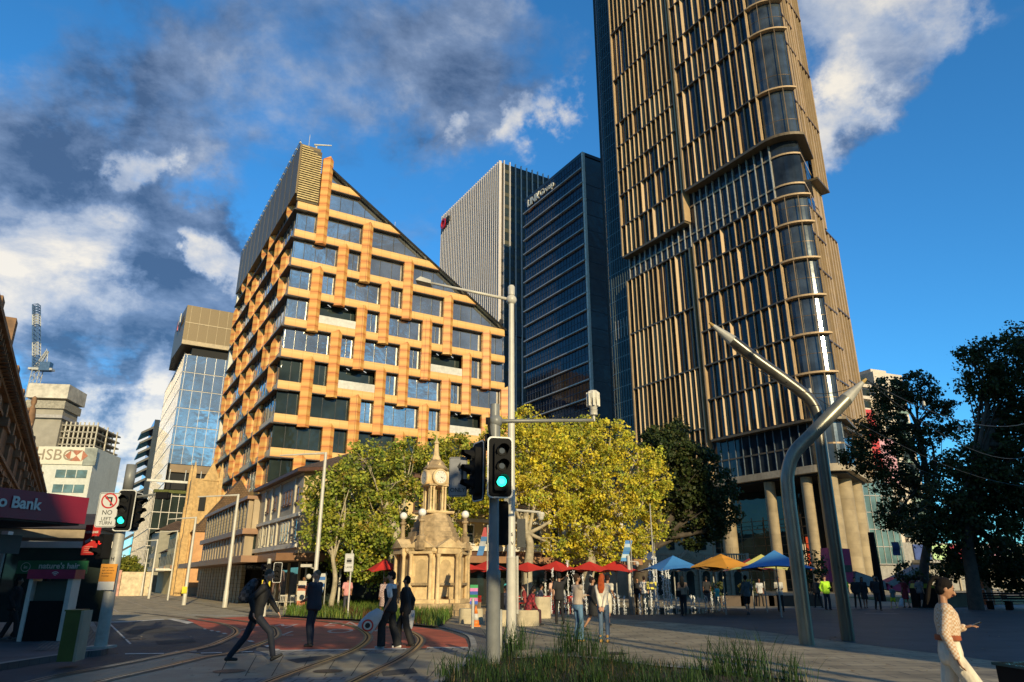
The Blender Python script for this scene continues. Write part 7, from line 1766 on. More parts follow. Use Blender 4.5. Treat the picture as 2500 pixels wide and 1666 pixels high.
# unseen trees behind the viewer, crowns flattened to shade and dapple the foreground
for i, (sx, sy, hh_) in enumerate(((-5.2, 27.0, 9.3), (-8.9, 27.5, 9.9), (-3.6, 15.4, 7.0))):
    dd = hh_/tE; bx_, by_ = sunshift(sx, sy, dd); by_ = min(by_, -4.5)
    t = empty('street_tree', (bx_, by_, 0), 0, 'unseen leafy tree behind the viewer, shaped to shade the foreground, number %s from the right' % ['one', 'two', 'three', 'four', 'five', 'six', 'seven'][i], 'tree', 'unseen shade trees behind the viewer')
    t['label'] = 'unseen leafy green tree behind the viewer, crown flattened to shape the shade'
    MB().tube([(0, 0, 0), (.1, 0, hh_*.5), (0, .1, hh_)], [.25, .2, .1], 8).build('trunk', bkd, t)
    rb = random.Random(40+i); ce = []
    for k in range(62 if i < 2 else 10):
        d = Vector((rb.gauss(0, 1), rb.gauss(0, 1), rb.gauss(0, 1))).normalized(); rr = (2.3 if i < 2 else 1.9)*rb.uniform(.2, 1)**.45; ce.append((d.x*rr*1.1, d.y*rr*.65, hh_+d.z*rr*.6))
    V, F, T = leaves(ce, .5, 24, .34, GC); mesh_np('crown', V, F, T, M_leaf, t)

# lamp posts behind the viewer that draw thin shadow lines over the plaza
for i, ((u0, v0), dd) in enumerate((((1700, 1549), 30), ((1458, 1566), 26), ((1800, 1610), 24), ((1380, 1508), 34))):
    gx_, gy_ = G(u0, v0); px_, py_ = sunshift(gx_, gy_, dd+(0 if i else 4))
    t = empty('lamp_post', (px_, py_, 0), 0, 'grey street lamp post standing behind the viewer, out of frame', 'street light', 'lamp posts behind the viewer')
    MB().lathe([(.16, 0), (.12, (dd+12)*tE)], 12).build('shaft', M_galv, t, smooth=True); MB().tube([(0, 0, (dd+12)*tE), (.3, 0, (dd+12)*tE+.1), (1.6, 0, (dd+12)*tE+.2)], .05, 6).build('arm', M_galv, t)
# ------------------------------------------------------------------ people
def ik(a, b, l1, l2, hint):
    """joint between a and b for a two-bone limb bending towards hint"""
    a = Vector(a); b = Vector(b); d = b-a; L_ = min(d.length, (l1+l2)*.999); dn = d.normalized()
    x = (l1*l1-l2*l2+L_*L_)/(2*L_); h = math.sqrt(max(0, l1*l1-x*x)); hv = Vector(hint); hv = (hv-dn*hv.dot(dn)).normalized()
    return a+dn*x+hv*h, a+dn*L_
class Solid(MB):
    def cap(s, a, b, r1, r2, n=12):
        a = Vector(a); b = Vector(b); d = b-a
        if d.length < 1e-4: return s.ball(a, r1, n, 8)
        s.tube([a, b], [r1, r2], n); s.ball(a, r1, n, 8); s.ball(b, r2, n, 8); return s
    def loft(s, rings, n=18):
        """rings: (centre, right-vector, fwd-vector) half axes"""
        vs = []; fs = []
        for c, rx, fy in rings:
            for k in range(n):
                a = 2*math.pi*k/n; ca_, sa_ = math.cos(a), math.sin(a)
                e = .82; vs.append(tuple(c+rx*(abs(ca_)**e*(1 if ca_ > 0 else -1))+fy*(abs(sa_)**e*(1 if sa_ > 0 else -1))))
        for i in range(len(rings)-1):
            for k in range(n): k2 = (k+1) % n; fs.append((i*n+k, i*n+k2, (i+1)*n+k2, (i+1)*n+k))
        fs.append(tuple(range(n-1, -1, -1))); fs.append(tuple(range((len(rings)-1)*n, len(rings)*n)))
        return s.add(vs, fs)
def fuse(sol, name, m_, parent, vox=.012, smooth_it=3):
    """melt overlapping solids into one continuous skin"""
    me = bpy.data.meshes.new(name); me.from_pydata(sol.v, [], sol.f); me.update()
    bm = bmesh.new(); bm.from_mesh(me); bmesh.ops.recalc_face_normals(bm, faces=bm.faces); bm.to_mesh(me); bm.free()
    o = bpy.data.objects.new(name, me); col.objects.link(o)
    r_ = o.modifiers.new('r', 'REMESH'); r_.mode = 'VOXEL'; r_.voxel_size = vox
    if smooth_it: s_ = o.modifiers.new('s', 'SMOOTH'); s_.iterations = smooth_it; s_.factor = .5
    dg = bpy.context.evaluated_depsgraph_get(); me2 = bpy.data.meshes.new_from_object(o.evaluated_get(dg)); o.modifiers.clear(); o.data = me2; bpy.data.meshes.remove(me)
    me2.polygons.foreach_set('use_smooth', [True]*len(me2.polygons)); me2.materials.clear(); me2.materials.append(m_); o.parent = parent
    return o
SK = {'fair': (.50, .27, .18), 'tan': (.36, .18, .10), 'brown': (.20, .09, .05)}
def skin(k): return mat('skin_'+k, SK[k], rough=.5, var=.08, scale=8)
def cloth(c, rough=.8): return mat('cloth_%.3f_%.3f_%.3f' % c, c, rough=rough, var=.3, scale=7, bump=.9, bscale=9, stretch=(1, 1, .45))
def check_cloth(name, c1, c2, s_=26):
    if name in MATS: return MATS[name]
    m, nt, b = nmat(name); N = nt.nodes; L = nt.links; tc = N.new('ShaderNodeTexCoord'); ck = N.new('ShaderNodeTexChecker'); ck.inputs['Scale'].default_value = s_
    ck.inputs['Color1'].default_value = c1+(1,); ck.inputs['Color2'].default_value = c2+(1,); L.new(tc.outputs['Object'], ck.inputs['Vector']); L.new(ck.outputs[0], b.inputs['Base Color']); b.inputs['Roughness'].default_value = .8
    MATS[name] = m; return m
def person(loc, face, label, H=1.72, sex='m', legs=None, hands=None, lean=0, head=(0, 0), top=None, bottom=None, shoes=(.02, .02, .02), hair=('short', (.02, .015, .01)), sk='fair', group=None, vox=.016, detail=False, build=1.0, sit=False, vest=None, seat_z=.45):
    """faces +y before turning by `face` degrees. legs=((xL,yL,zL),(xR,yR,zR)) ankles; hands likewise (x,y,z)"""
    t = empty('person', (loc[0], loc[1], loc[2] if len(loc) > 2 else .03), R(face), label, 'person', group)
    k = H/1.72; W_ = build
    th, shn, ua, fa_ = .435*k, .43*k, .285*k, .25*k
    hipz = (.92 if not sit else seat_z+.10)*k; ankh = .085*k
    legs = legs or ((-.10, .02, 0), (.10, -.02, 0))
    # lower the hips so both feet reach
    pel = Vector((0, 0, hipz))
    if not sit:
        for i, l_ in enumerate(legs):
            a = Vector((l_[0], l_[1], l_[2]+ankh)); hx = (-.09 if i == 0 else .09)*k
            dd = math.hypot(a.x-hx, a.y); mxz = math.sqrt(max(.01, ((th+shn)*.992)**2-dd*dd))+a.z+.03*k
            if l_[2] < .05: pel.z = mxz if i == 0 or legs[0][2] >= .05 else min(pel.z, mxz)
    ln = R(lean); up = Vector((0, math.sin(ln), math.cos(ln))); fw = Vector((0, math.cos(ln), -math.sin(ln))); rx = Vector((1, 0, 0))
    shw = (.19 if sex == 'm' else .165)*k*W_
    chest = pel+up*.36*k; shc = pel+up*.50*k; neck = pel+up*.56*k
    hp, hy = R(head[0]), R(head[1])          # pitch down, yaw
    hup = Matrix.Rotation(-hp, 3, 'X') @ up; hc = neck+up*.035*k+hup*.125*k; Mh = Matrix.Rotation(hy, 3, 'Z') @ Matrix.Rotation(-hp-ln*.6, 3, 'X')
    hw = (.155 if sex == 'f' else .17)*k*W_; ww = (.125 if sex == 'f' else .155)*k*W_
    def torso(s, g=0.0, z0=-.10, z1=.53, waist=None):
        rg = [(-.14, .12, .095), (-.09, hw/k, .115), (0.0, hw/k*1.0, .12), (.12, ww/k, .10), (.22, ww/k*1.04, .105), (.34, shw/k*.90, .118), (.43, shw/k*.92, .105), (.49, shw/k*.80, .08), (.54, .07, .055)]
        o = []
        for z, a, b in rg:
            if z < z0 or z > z1: continue
            c = pel+up*z*k+fw*(.012*k if .2 < z < .45 else 0)
            o.append((c, rx*(a*k+g), fw*(b*k*W_+g)))
        s.loft(o)
    sho = [shc+rx*s_*shw*.93-up*.03*k for s_ in (-1, 1)]
    hands = hands or ((-.22, .03, -.02), (.22, .03, -.02))
    arm = []
    for i in (0, 1):
        h_ = hands[i]; tgt = pel+rx*h_[0]*k+fw*h_[1]*k+up*h_[2]*k if len(h_) < 4 else Vector(h_[:3])
        hint = Vector(((-.35 if i == 0 else .35), -1, -.35)) if len(h_) < 7 else Vector(h_[4:7])
        el, wr = ik(sho[i], tgt, ua, fa_, hint); arm.append((sho[i], el, wr))
    leg = []
    for i in (0, 1):
        l_ = legs[i]; hipj = pel+rx*(-.09 if i == 0 else .09)*k-Vector((0, 0, .03*k)); a = Vector((l_[0]*1.0, l_[1], l_[2]+ankh))
        kn, an = ik(hipj, a, th, shn, Vector((0, 1, .12))); leg.append((hipj, kn, an))
    # body
    s = Solid(); torso(s)
    nr = (.046 if sex == 'f' else .055)*k; s.cap(neck-up*.06*k, neck+up*.05*k, nr*1.1, nr)
    def hd(p): return hc+Mh @ (Vector(p)*k)
    s.ball((0, 0, 0), 1, 4, 3); del s.v[-(1*2+2*4):]; del s.f[-(4*3):]; del s.m[-(4*3):]
    n0 = len(s.v); s.ball((0, 0, 0), (.074, .092, .112), 18, 12); s.v[n0:] = [tuple(hd(p)) for p in s.v[n0:]]
    n0 = len(s.v); s.ball((0, .028, -.062), (.052, .055, .052), 14, 8); s.v[n0:] = [tuple(hd(p)) for p in s.v[n0:]]   # jaw
    s.cap(hd((0, .088, .005)), hd((0, .108, -.030)), .011*k, .017*k, 8)                                              # nose
    for sx in (-1, 1): n0 = len(s.v); s.ball((sx*.076, -.005, -.012), (.010, .020, .032), 8, 6); s.v[n0:] = [tuple(hd(p)) for p in s.v[n0:]]
    rf = .92+.08*W_
    for i, (a, e_, w_) in enumerate(arm):
        s.cap(a, e_, .046*k*rf, .036*k*rf); s.cap(e_, w_, .037*k*rf, .024*k*rf)
        d = (w_-e_).normalized(); sd = rx if abs(d.x) < .8 else fw; sd = (sd-d*sd.dot(d)).normalized(); pn = d.cross(sd)
        palm = w_+d*.05*k; s.loft([(w_, sd*.022*k, pn*.018*k), (w_+d*.03*k, sd*.034*k, pn*.016*k), (w_+d*.085*k, sd*.040*k, pn*.014*k)], 10)
        inn = pn*(1 if i == 0 else -1)
        for f in range(4):
            o_ = sd*(f-1.5)*.020*k; ln_ = (.070, .080, .076, .060)[f]*k; p0 = w_+d*.082*k+o_; p1 = p0+d*ln_*.5+inn*.008*k; p2 = p1+d*ln_*.42+inn*.022*k
            s.cap(p0, p1, .0095*k, .0085*k, 6); s.cap(p1, p2, .0085*k, .007*k, 6)
        p0 = w_+d*.03*k-sd*.028*k; p1 = p0+d*.035*k-sd*.022*k; s.cap(p0, p1, .012*k, .010*k, 6); s.cap(p1, p1+d*.03*k, .010*k, .008*k, 6)
    for (a, e_, w_) in leg: s.cap(a, e_, .078*k*rf, .050*k*rf); s.cap(e_, e_.lerp(w_, .35), .050*k*rf, .052*k*rf); s.cap(e_.lerp(w_, .35), w_, .050*k*rf, .032*k)
    body = fuse(s, 'body', skin(sk), t, vox*.75 if detail else vox, 2)
    if detail:
        mb = MB()
        for sx in (-1, 1): mb.ball(tuple(hd((sx*.030, .083, .008))), (.009*k, .009*k, .007*k), 8, 6)
        mb.build('eyes', mat('eye_dark', (.02, .015, .01), rough=.2), t, smooth=True)
        mb = MB(); mb.ball(tuple(hd((0, .088, -.062))), (.020*k, .010*k, .007*k), 10, 6); mb.build('lips', mat('lips', (.36, .10, .08), rough=.5), t, smooth=True)
        mb = MB()
        for sx in (-1, 1): mb.tube([hd((sx*.016, .090, .028)), hd((sx*.032, .088, .034)), hd((sx*.048, .074, .028))], .004*k, 5)
        mb.build('eyebrows', mat('brow', hair[1], rough=.8), t)
    # clothes
    if top:
        kind, c = top[0], top[1]; m_ = c if not isinstance(c, tuple) else cloth(c); s = Solid(); g = .017 if kind not in ('jacket', 'puffer') else .032
        hem = top[2] if len(top) > 2 else -.13
        torso(s, g, hem-.01, .50)
        s.cap(sho[0], sho[1], .062*k+g, .062*k+g)
        sl = {'long': 1.0, 'jacket': 1.0, 'puffer': 1.0, 'short': .0, 'none': -1}.get(kind, 1.0)
        for (a, e_, w_) in arm:
            if sl < 0: continue
            if sl == 0: s.cap(a, a.lerp(e_, .75), .056*k+g*.7, .052*k+g)
            else: s.cap(a, e_, .052*k+g*.8, .043*k+g*.9); s.cap(e_, w_.lerp(e_, .03), .043*k+g*.9, .030*k+g*.8)
        fuse(s, 'shirt' if kind in ('short', 'none') else 'jacket', m_, t, vox, 2)
    if vest:
        s = Solid(); torso(s, .034, -.15, .48); s.cap(sho[0]*.8+shc*.2, sho[1]*.8+shc*.2, .07*k, .07*k); fuse(s, 'vest', cloth(vest), t, vox, 2)
    if bottom:
        kind, c = bottom[0], bottom[1]; m_ = c if not isinstance(c, tuple) else cloth(c); s = Solid()
        torso(s, .010, -.15, .08 if kind != 'wide' or sex == 'm' else .17)
        kd = {'slim': (.084, .064, .054), 'straight': (.090, .076, .070), 'wide': (.098, .095, .105), 'flare': (.082, .066, .10), 'shorts': (.10, .095, 0)}
        if kind == 'dress' or kind == 'skirt':
            z = .55 if kind == 'skirt' else .5
            b_ = (leg[0][1]+leg[1][1])*.5; s.loft([(pel+up*.05*k, rx*hw*1.05, fw*.13*k), (pel-up*.1*k, rx*hw*1.15, fw*.16*k), (b_, rx*hw*1.25, fw*.21*k)])
        else:
            a1, a2, a3 = [q*k for q in kd[kind]]
            for (a, e_, w_) in leg:
                if kind == 'shorts': s.cap(a, a.lerp(e_, .88), a1, a2)
                else:
                    s.cap(a, e_, a1, a2)
                    w2 = w_+Vector((0, -.0, -.035 if kind in ('wide', 'flare') else -.01))
                    s.tube([e_, e_.lerp(w2, .5), w2], [a2, (a2+a3)/2, a3], 12); s.ball(e_, a2, 12, 8)
        fuse(s, 'trousers' if kind not in ('skirt', 'dress', 'shorts') else kind.replace('shorts', 'short_trousers'), m_, t, vox, 2)
    # shoes
    for i, (a, e_, w_) in enumerate(leg):
        s = Solid(); l_ = legs[i]; pit = R(l_[3]) if len(l_) > 3 else 0; tf = Vector((.0, math.cos(pit), math.sin(pit))); tu = Vector((0, -math.sin(pit), math.cos(pit)))
        hl = w_-tu*(ankh-.03*k)-tf*.045*k; toe = hl+tf*.185*k
        s.cap(hl+tu*.01, toe, .038*k, .030*k, 10); s.cap(hl+tf*.05*k+tu*.02*k, w_+tu*.01, .042*k, .038*k, 10)
        if shoes[3:] == ('boot',): s.cap(w_-tu*.02, w_+tu*.09*k, .046*k, .050*k, 10)
        fuse(s, 'shoe', cloth(tuple(shoes[:3]), .6), t, vox, 1)
    # hair
    hk, hcol = hair[0], hair[1]; hm = mat('hair_%.3f_%.3f' % (hcol[0], hcol[2]), hcol, rough=.8, spec=.2, var=.3, scale=20, bump=.4, bscale=60)
    if hk != 'bald':
        s = Solid()
        def hb(c, r_): n0 = len(s.v); s.ball(c, r_, 14, 10); s.v[n0:] = [tuple(hd(p)) for p in s.v[n0:]]
        if hk == 'buzz': hb((0, -.014, .020), (.077, .088, .100))
        else: hb((0, -.018, .030), (.086, .096, .102)); hb((0, -.035, -.02), (.080, .075, .080))
        if hk in ('cap',): hb((0, .03, .07), (.075, .10, .045))
        if hk == 'fringe': hb((0, .045, .070), (.075, .055, .035))
        if hk in ('long', 'wavy'):
            bk = hd((0, -.07, -.03)); dn = bk-up*.34*k-fw*.03*k
            s.loft([(bk+up*.05*k, rx*.075*k, fw*.045*k), (bk-up*.10*k-fw*.01, rx*.095*k, fw*.045*k), (bk-up*.22*k-fw*.02*k, rx*.105*k, fw*.04*k), (dn-up*.04, rx*.07*k, fw*.025*k)])
        if hk == 'ponytail':
            p = [hd((0, -.085, .085)), hd((0, -.135, .085)), hd((0, -.165, .0)), hd((0, -.155, -.14)), hd((0, -.14, -.26))]; c_ = crom(p, 3); s.tube(c_, [.016*k]+[.026*k]*(len(c_)-3)+[.018*k, .008*k], 8); s.ball(p[0], .026*k, 8, 6)
        if hk == 'bun': hb((0, -.10, .06), (.045, .045, .045))
        fuse(s, 'hair', hm, t, vox*.8, 2)
    t['wr'] = [list(arm[0][2]), list(arm[1][2])]; t['shc'] = list(shc); t['hc'] = list(hc)
    def world(p): return Matrix.Translation(t.location) @ Matrix.Rotation(R(face), 4, 'Z') @ Vector(p)
    pw = {'w0': world(arm[0][2]), 'w1': world(arm[1][2]), 'pel': world(pel), 'sh': world(shc), 'hd': world(hc), 'M': Matrix.Rotation(R(face), 3, 'Z')}
    for key in ('wr', 'shc', 'hc'): del t[key]
    return t, pw
NVY, BLK, JEAN = (.018, .022, .035), (.012, .012, .014), (.10, .19, .30)
# 1 the man striding with a backpack (facing right = -90)
x_, y_ = -5.5, 16.2
t, w1 = person((x_, y_, 0), -76, 'striding man in black with a shaved head, carrying a dark backpack across the tracks', H=1.90, legs=((-.10, -.47, .03), (.10, .43, .04, 28)), hands=((-.26, .40, .05), (.25, -.05, .02)), lean=11, head=(12, 0), top=('long', BLK), bottom=('slim', NVY), hair=('buzz', (.10, .07, .05)), detail=True, vox=.012)
bp = empty('backpack', w1['sh'], R(-76), 'dark patterned backpack worn by the striding man', 'backpack')
s = Solid(); c0 = Vector((0, -.27, -.13)); Mb = Matrix.Rotation(-R(13), 4, 'X'); s.loft([(c0+Vector((0, -.02, -.27)), Vector((.15, 0, 0)), Vector((0, .10, 0))), (c0+Vector((0, -.04, -.22)), Vector((.18, 0, 0)), Vector((0, .15, 0))), (c0+Vector((0, -.02, 0)), Vector((.17, 0, 0)), Vector((0, .13, 0))), (c0+Vector((0, .03, .18)), Vector((.14, 0, 0)), Vector((0, .09, 0))), (c0+Vector((0, .05, .24)), Vector((.08, 0, 0)), Vector((0, .05, 0)))]); s.xform(Mb)
fuse(s, 'bag', check_cloth('backpack_cloth', (.02, .02, .024), (.07, .07, .08), 14), bp, .012)
mb = MB()
for sx in (-1, 1): mb.tube([Mb @ Vector((sx*.11, -.18, .10)), Mb @ Vector((sx*.13, -.03, .14)), Mb @ Vector((sx*.12, .11, -.02)), Mb @ Vector((sx*.13, -.05, -.32))], .018, 6)
mb.build('strap', M_black, bp)
# 2 the man in dark uniform
t, w2 = person((-5.25, 19.9, 0), 75, 'standing man in a dark short sleeved uniform with his hands joined, on the red lane', H=1.82, build=1.25, legs=((-.12, -.04, 0), (.12, .08, 0)), hands=((-.04, .26, .12), (.05, .27, .10)), head=(0, 35), top=('short', NVY), bottom=('straight', (.018, .024, .04)), hair=('buzz', (.16, .12, .08)), detail=True, vox=.014)
# 3 man with the vest and shopping bag, second person behind
t, w3 = person((-3.15, 19.45, 0), 80, 'young man in black vest and white sleeves with white sneakers, carrying a white shopping bag', H=1.80, build=1.05, legs=((-.10, .16, 0), (.12, -.22, .0)), hands=((-.20, .06, -.02), (.22, .14, -.02)), head=(4, 15), top=('short', (.62, .62, .62)), vest=BLK, bottom=('wide', BLK), shoes=(.60, .60, .58), hair=('fringe', (.012, .01, .01)), detail=True, vox=.014)
sb2 = empty('shopping_bag', w3['w0']+Vector((-.10, -.06, -.02)), R(10), 'white plastic shopping bag with a red ring logo held by the young man', 'bag')
def bag(parent, w_, h_, m_, tilt=0):
    s = Solid(); s.loft([(Vector((0, 0, -.02)), Vector((w_*.22, 0, 0)), Vector((0, .03, 0))), (Vector((-.06, 0, -h_*.35)), Vector((w_*.42, 0, 0)), Vector((0, .09, 0))), (Vector((-.12, 0, -h_*.8)), Vector((w_*.5, 0, 0)), Vector((0, .11, 0))), (Vector((-.13, 0, -h_)), Vector((w_*.46, 0, 0)), Vector((0, .09, 0)))])
    s.xform(Matrix.Rotation(R(tilt), 4, 'Y')); return fuse(s, 'sack', m_, parent, .014, 1)
M_bag = mat('white_plastic_bag', (.50, .50, .52), rough=.4, var=.1, scale=5, bump=.8, bscale=9)
bag(sb2, .44, .62, M_bag, 26)
for (r1, r2, c) in ((.145, .105, M_sred), (.105, .065, M_white), (.065, .0, M_ink)):
    Mt = Matrix.Rotation(R(26), 4, 'Y'); vs = [Mt @ Vector((-.11+r1*math.cos(R(a*15)), -.118, -.48+r1*math.sin(R(a*15)))) for a in range(24)]+[Mt @ Vector((-.11+r2*math.cos(R(a*15)), -.1185, -.48+r2*math.sin(R(a*15)))) for a in range(24)]
    MB().add(vs, [(a, (a+1) % 24, 24+(a+1) % 24, 24+a) for a in range(24)]).build('logo_ring', c, sb2)
t, w3b = person((-2.85, 20.1, 0), 84, 'companion in black hidden behind the young man with the shopping bag', H=1.70, legs=((-.10, -.25, 0), (.10, .2, 0)), top=('jacket', BLK), bottom=('wide', BLK), hair=('short', (.01, .01, .01)), sk='tan', hands=((-.2, .0, -.04), (.2, -.12, -.02)))
wb = empty('shopping_bag', w3b['w1']+Vector((.04, -.1, 0)), R(0), 'plain white carrier bag hanging behind the young man', 'bag'); bag(wb, .30, .50, M_bag, 0)
# 4 man walking away with a hand at his ear
person((1.85, 29.2, .03), 8, 'man in black t-shirt walking away with a hand raised to his ear', H=1.82, legs=((-.09, .20, 0), (.10, -.24, .05, -25)), hands=((-.25, -.02, 0), (.17, .16, .62)), head=(6, -10), top=('short', BLK), bottom=('slim', BLK), hair=('short', (.01, .01, .01)), sk='tan')
# 5 woman with crossed arms
t, w5 = person((1.86, 21.25, .03), -55, 'woman in beige jumper and flared jeans standing with folded arms', sex='f', H=1.70, legs=((-.10, .03, 0), (.11, -.03, 0)), hands=((.13, .19, .25), (-.13, .20, .27)), head=(0, -12), top=('long', (.42, .34, .27), -.06), bottom=('flare', JEAN), shoes=(.50, .27, .07, 'boot'), hair=('bun', (.03, .018, .012)), sk='tan', detail=True, vox=.012)
# 6 red haired woman, back to the viewer
t, w6 = person((2.53, 20.85, .03), -22, 'woman with long red hair and white top, hands clasped behind her back', sex='f', H=1.70, legs=((-.10, .02, 0), (.10, -.02, 0)), hands=((-.04, -.17, -.05), (.05, -.17, -.06)), head=(0, -8), top=('long', (.66, .60, .50), -.06), bottom=('slim', (.09, .14, .22)), shoes=(.50, .27, .07, 'boot'), hair=('wavy', (.36, .07, .02)), vox=.012)
t, w6b = person((3.55, 28.0, .03), -35, 'man in a cream t-shirt bending a little as he walks beyond the red haired woman', H=1.78, legs=((-.1, .3, 0), (.1, -.28, .03)), lean=10, top=('short', (.60, .54, .42)), bottom=('shorts', (.55, .5, .4)), hair=('short', (.02, .01, .01)), sk='tan', hands=((-.24, .1, -.02), (.26, .05, .1)))
t, _ = person((2.75, 25.5, .03), -80, 'walker mostly hidden behind the red haired woman with a dark bag', H=1.68, legs=((-.1, -.3, .02), (.1, .28, 0)), top=('jacket', BLK), bottom=('skirt', BLK), hair=('short', (.02, .01, .01)), sk='tan')
# 7 seated woman in plaid
t, w7 = person((.62, 28.25, .03), -75, 'woman in a red plaid coat sitting on the stone bench', sex='f', H=1.66, sit=True, seat_z=.55, legs=((-.10, .38, .02), (.10, .42, .02)), hands=((-.10, .30, .06), (.12, .3, .05)), lean=16, head=(10, 10), top=('jacket', check_cloth('red_plaid', (.30, .02, .03), (.10, .01, .015), 12)), bottom=('slim', (.05, .015, .02)), hair=('long', (.012, .01, .01)), sk='brown')
person((-.12, 28.5, .03), 60, 'dark seated figure beside the woman in plaid, half hidden by the poles', H=1.66, sit=True, seat_z=.55, legs=((-.10, .36, .02), (.10, .40, .02)), hands=((-.10, .30, .06), (.12, .3, .05)), lean=12, top=('jacket', (.02, .025, .05)), bottom=('slim', BLK), hair=('short', (.01, .01, .01)), sk='brown')
for i, (u, Y_, fc_, c_) in enumerate(((1282, 40.8, 90, (.35, .05, .05)), (1318, 41.2, -80, (.3, .3, .32)), (1378, 42.3, 70, (.5, .48, .42)), (1412, 42.6, -90, (.05, .07, .12)), (1472, 43.2, 80, (.12, .12, .13)), (1250, 40.2, -70, (.05, .05, .06)))):
    q = P(u, 1470, Y_); person((q.x, Y_, .03), fc_, ['diner in red seated at the left café table', 'diner in grey seated facing left under the red parasols', 'diner in cream seated between the plane trunks', 'diner in dark blue seated behind the fountain', 'diner in dark grey seated at the right end of the red parasols', 'diner in black seated behind the central poles'][i], H=1.7, sit=True, seat_z=.47, legs=((-.1, .40, 0), (.1, .42, 0)), hands=((-.1, .32, .12), (.12, .32, .12)), lean=8, top=('short', c_), bottom=('slim', (.03, .03, .05)), hair=('short', (.02, .015, .01)), sk=['fair', 'tan', 'brown'][i % 3], vox=.028)
# 8 long haired woman walking away
t, w8 = person((8.15, 35.6, .03), -12, 'woman with very long dark hair, tan top and black trousers walking by the fountain', sex='f', H=1.72, legs=((-.08, .02, 0), (.07, -.30, .10, -35)), hands=((-.2, .05, 0), (.24, .0, .02)), top=('long', (.30, .20, .13), -.06), bottom=('straight', BLK), hair=('long', (.01, .01, .01)), sk='tan')
wb = empty('shoulder_bag', w8['pel']+Vector((-.24, -.1, .05)), 0, 'black shoulder bag on the long haired woman by the fountain', 'bag'); s = Solid(); s.loft([(Vector((0, 0, -.16)), Vector((.13, 0, 0)), Vector((0, .06, 0))), (Vector((0, 0, .12)), Vector((.12, 0, 0)), Vector((0, .05, 0)))]); fuse(s, 'bag', M_black, wb, .016, 1); MB().tube([(-.1, 0, .1), (.1, .02, .5), (.18, .02, .1)], .012, 5).build('strap', M_black, wb)
# 9 grey jumper, shorts
person((11.6, 36.9, .03), 5, 'man in grey jumper and black shorts walking away across the dark plaza', H=1.76, legs=((-.08, -.16, .05, -20), (.09, .14, 0)), hands=((-.26, -.04, 0), (.26, .06, 0)), top=('long', (.15, .17, .19)), bottom=('shorts', BLK), hair=('short', (.01, .01, .01)), shoes=(.12, .12, .13), sk='fair')
# 10 high visibility workers
HV = (.42, .75, .03)
person((18.15, 43.1, .03), 185, 'worker in a fluorescent yellow shirt and navy trousers walking towards the viewer between the masts', H=1.76, build=1.15, legs=((-.1, .06, 0), (.1, -.06, 0)), hands=((-.16, .26, .22), (.27, .02, 0)), top=('long', HV), bottom=('straight', NVY), hair=('cap', (.06, .05, .03)), sk='fair')
person((19.6, 43.9, .03), 170, 'second worker in fluorescent yellow half hidden by the dark mast', H=1.74, legs=((-.1, .1, 0), (.1, -.1, 0)), top=('short', HV), bottom=('straight', NVY), hair=('cap', (.02, .02, .04)), sk='fair')
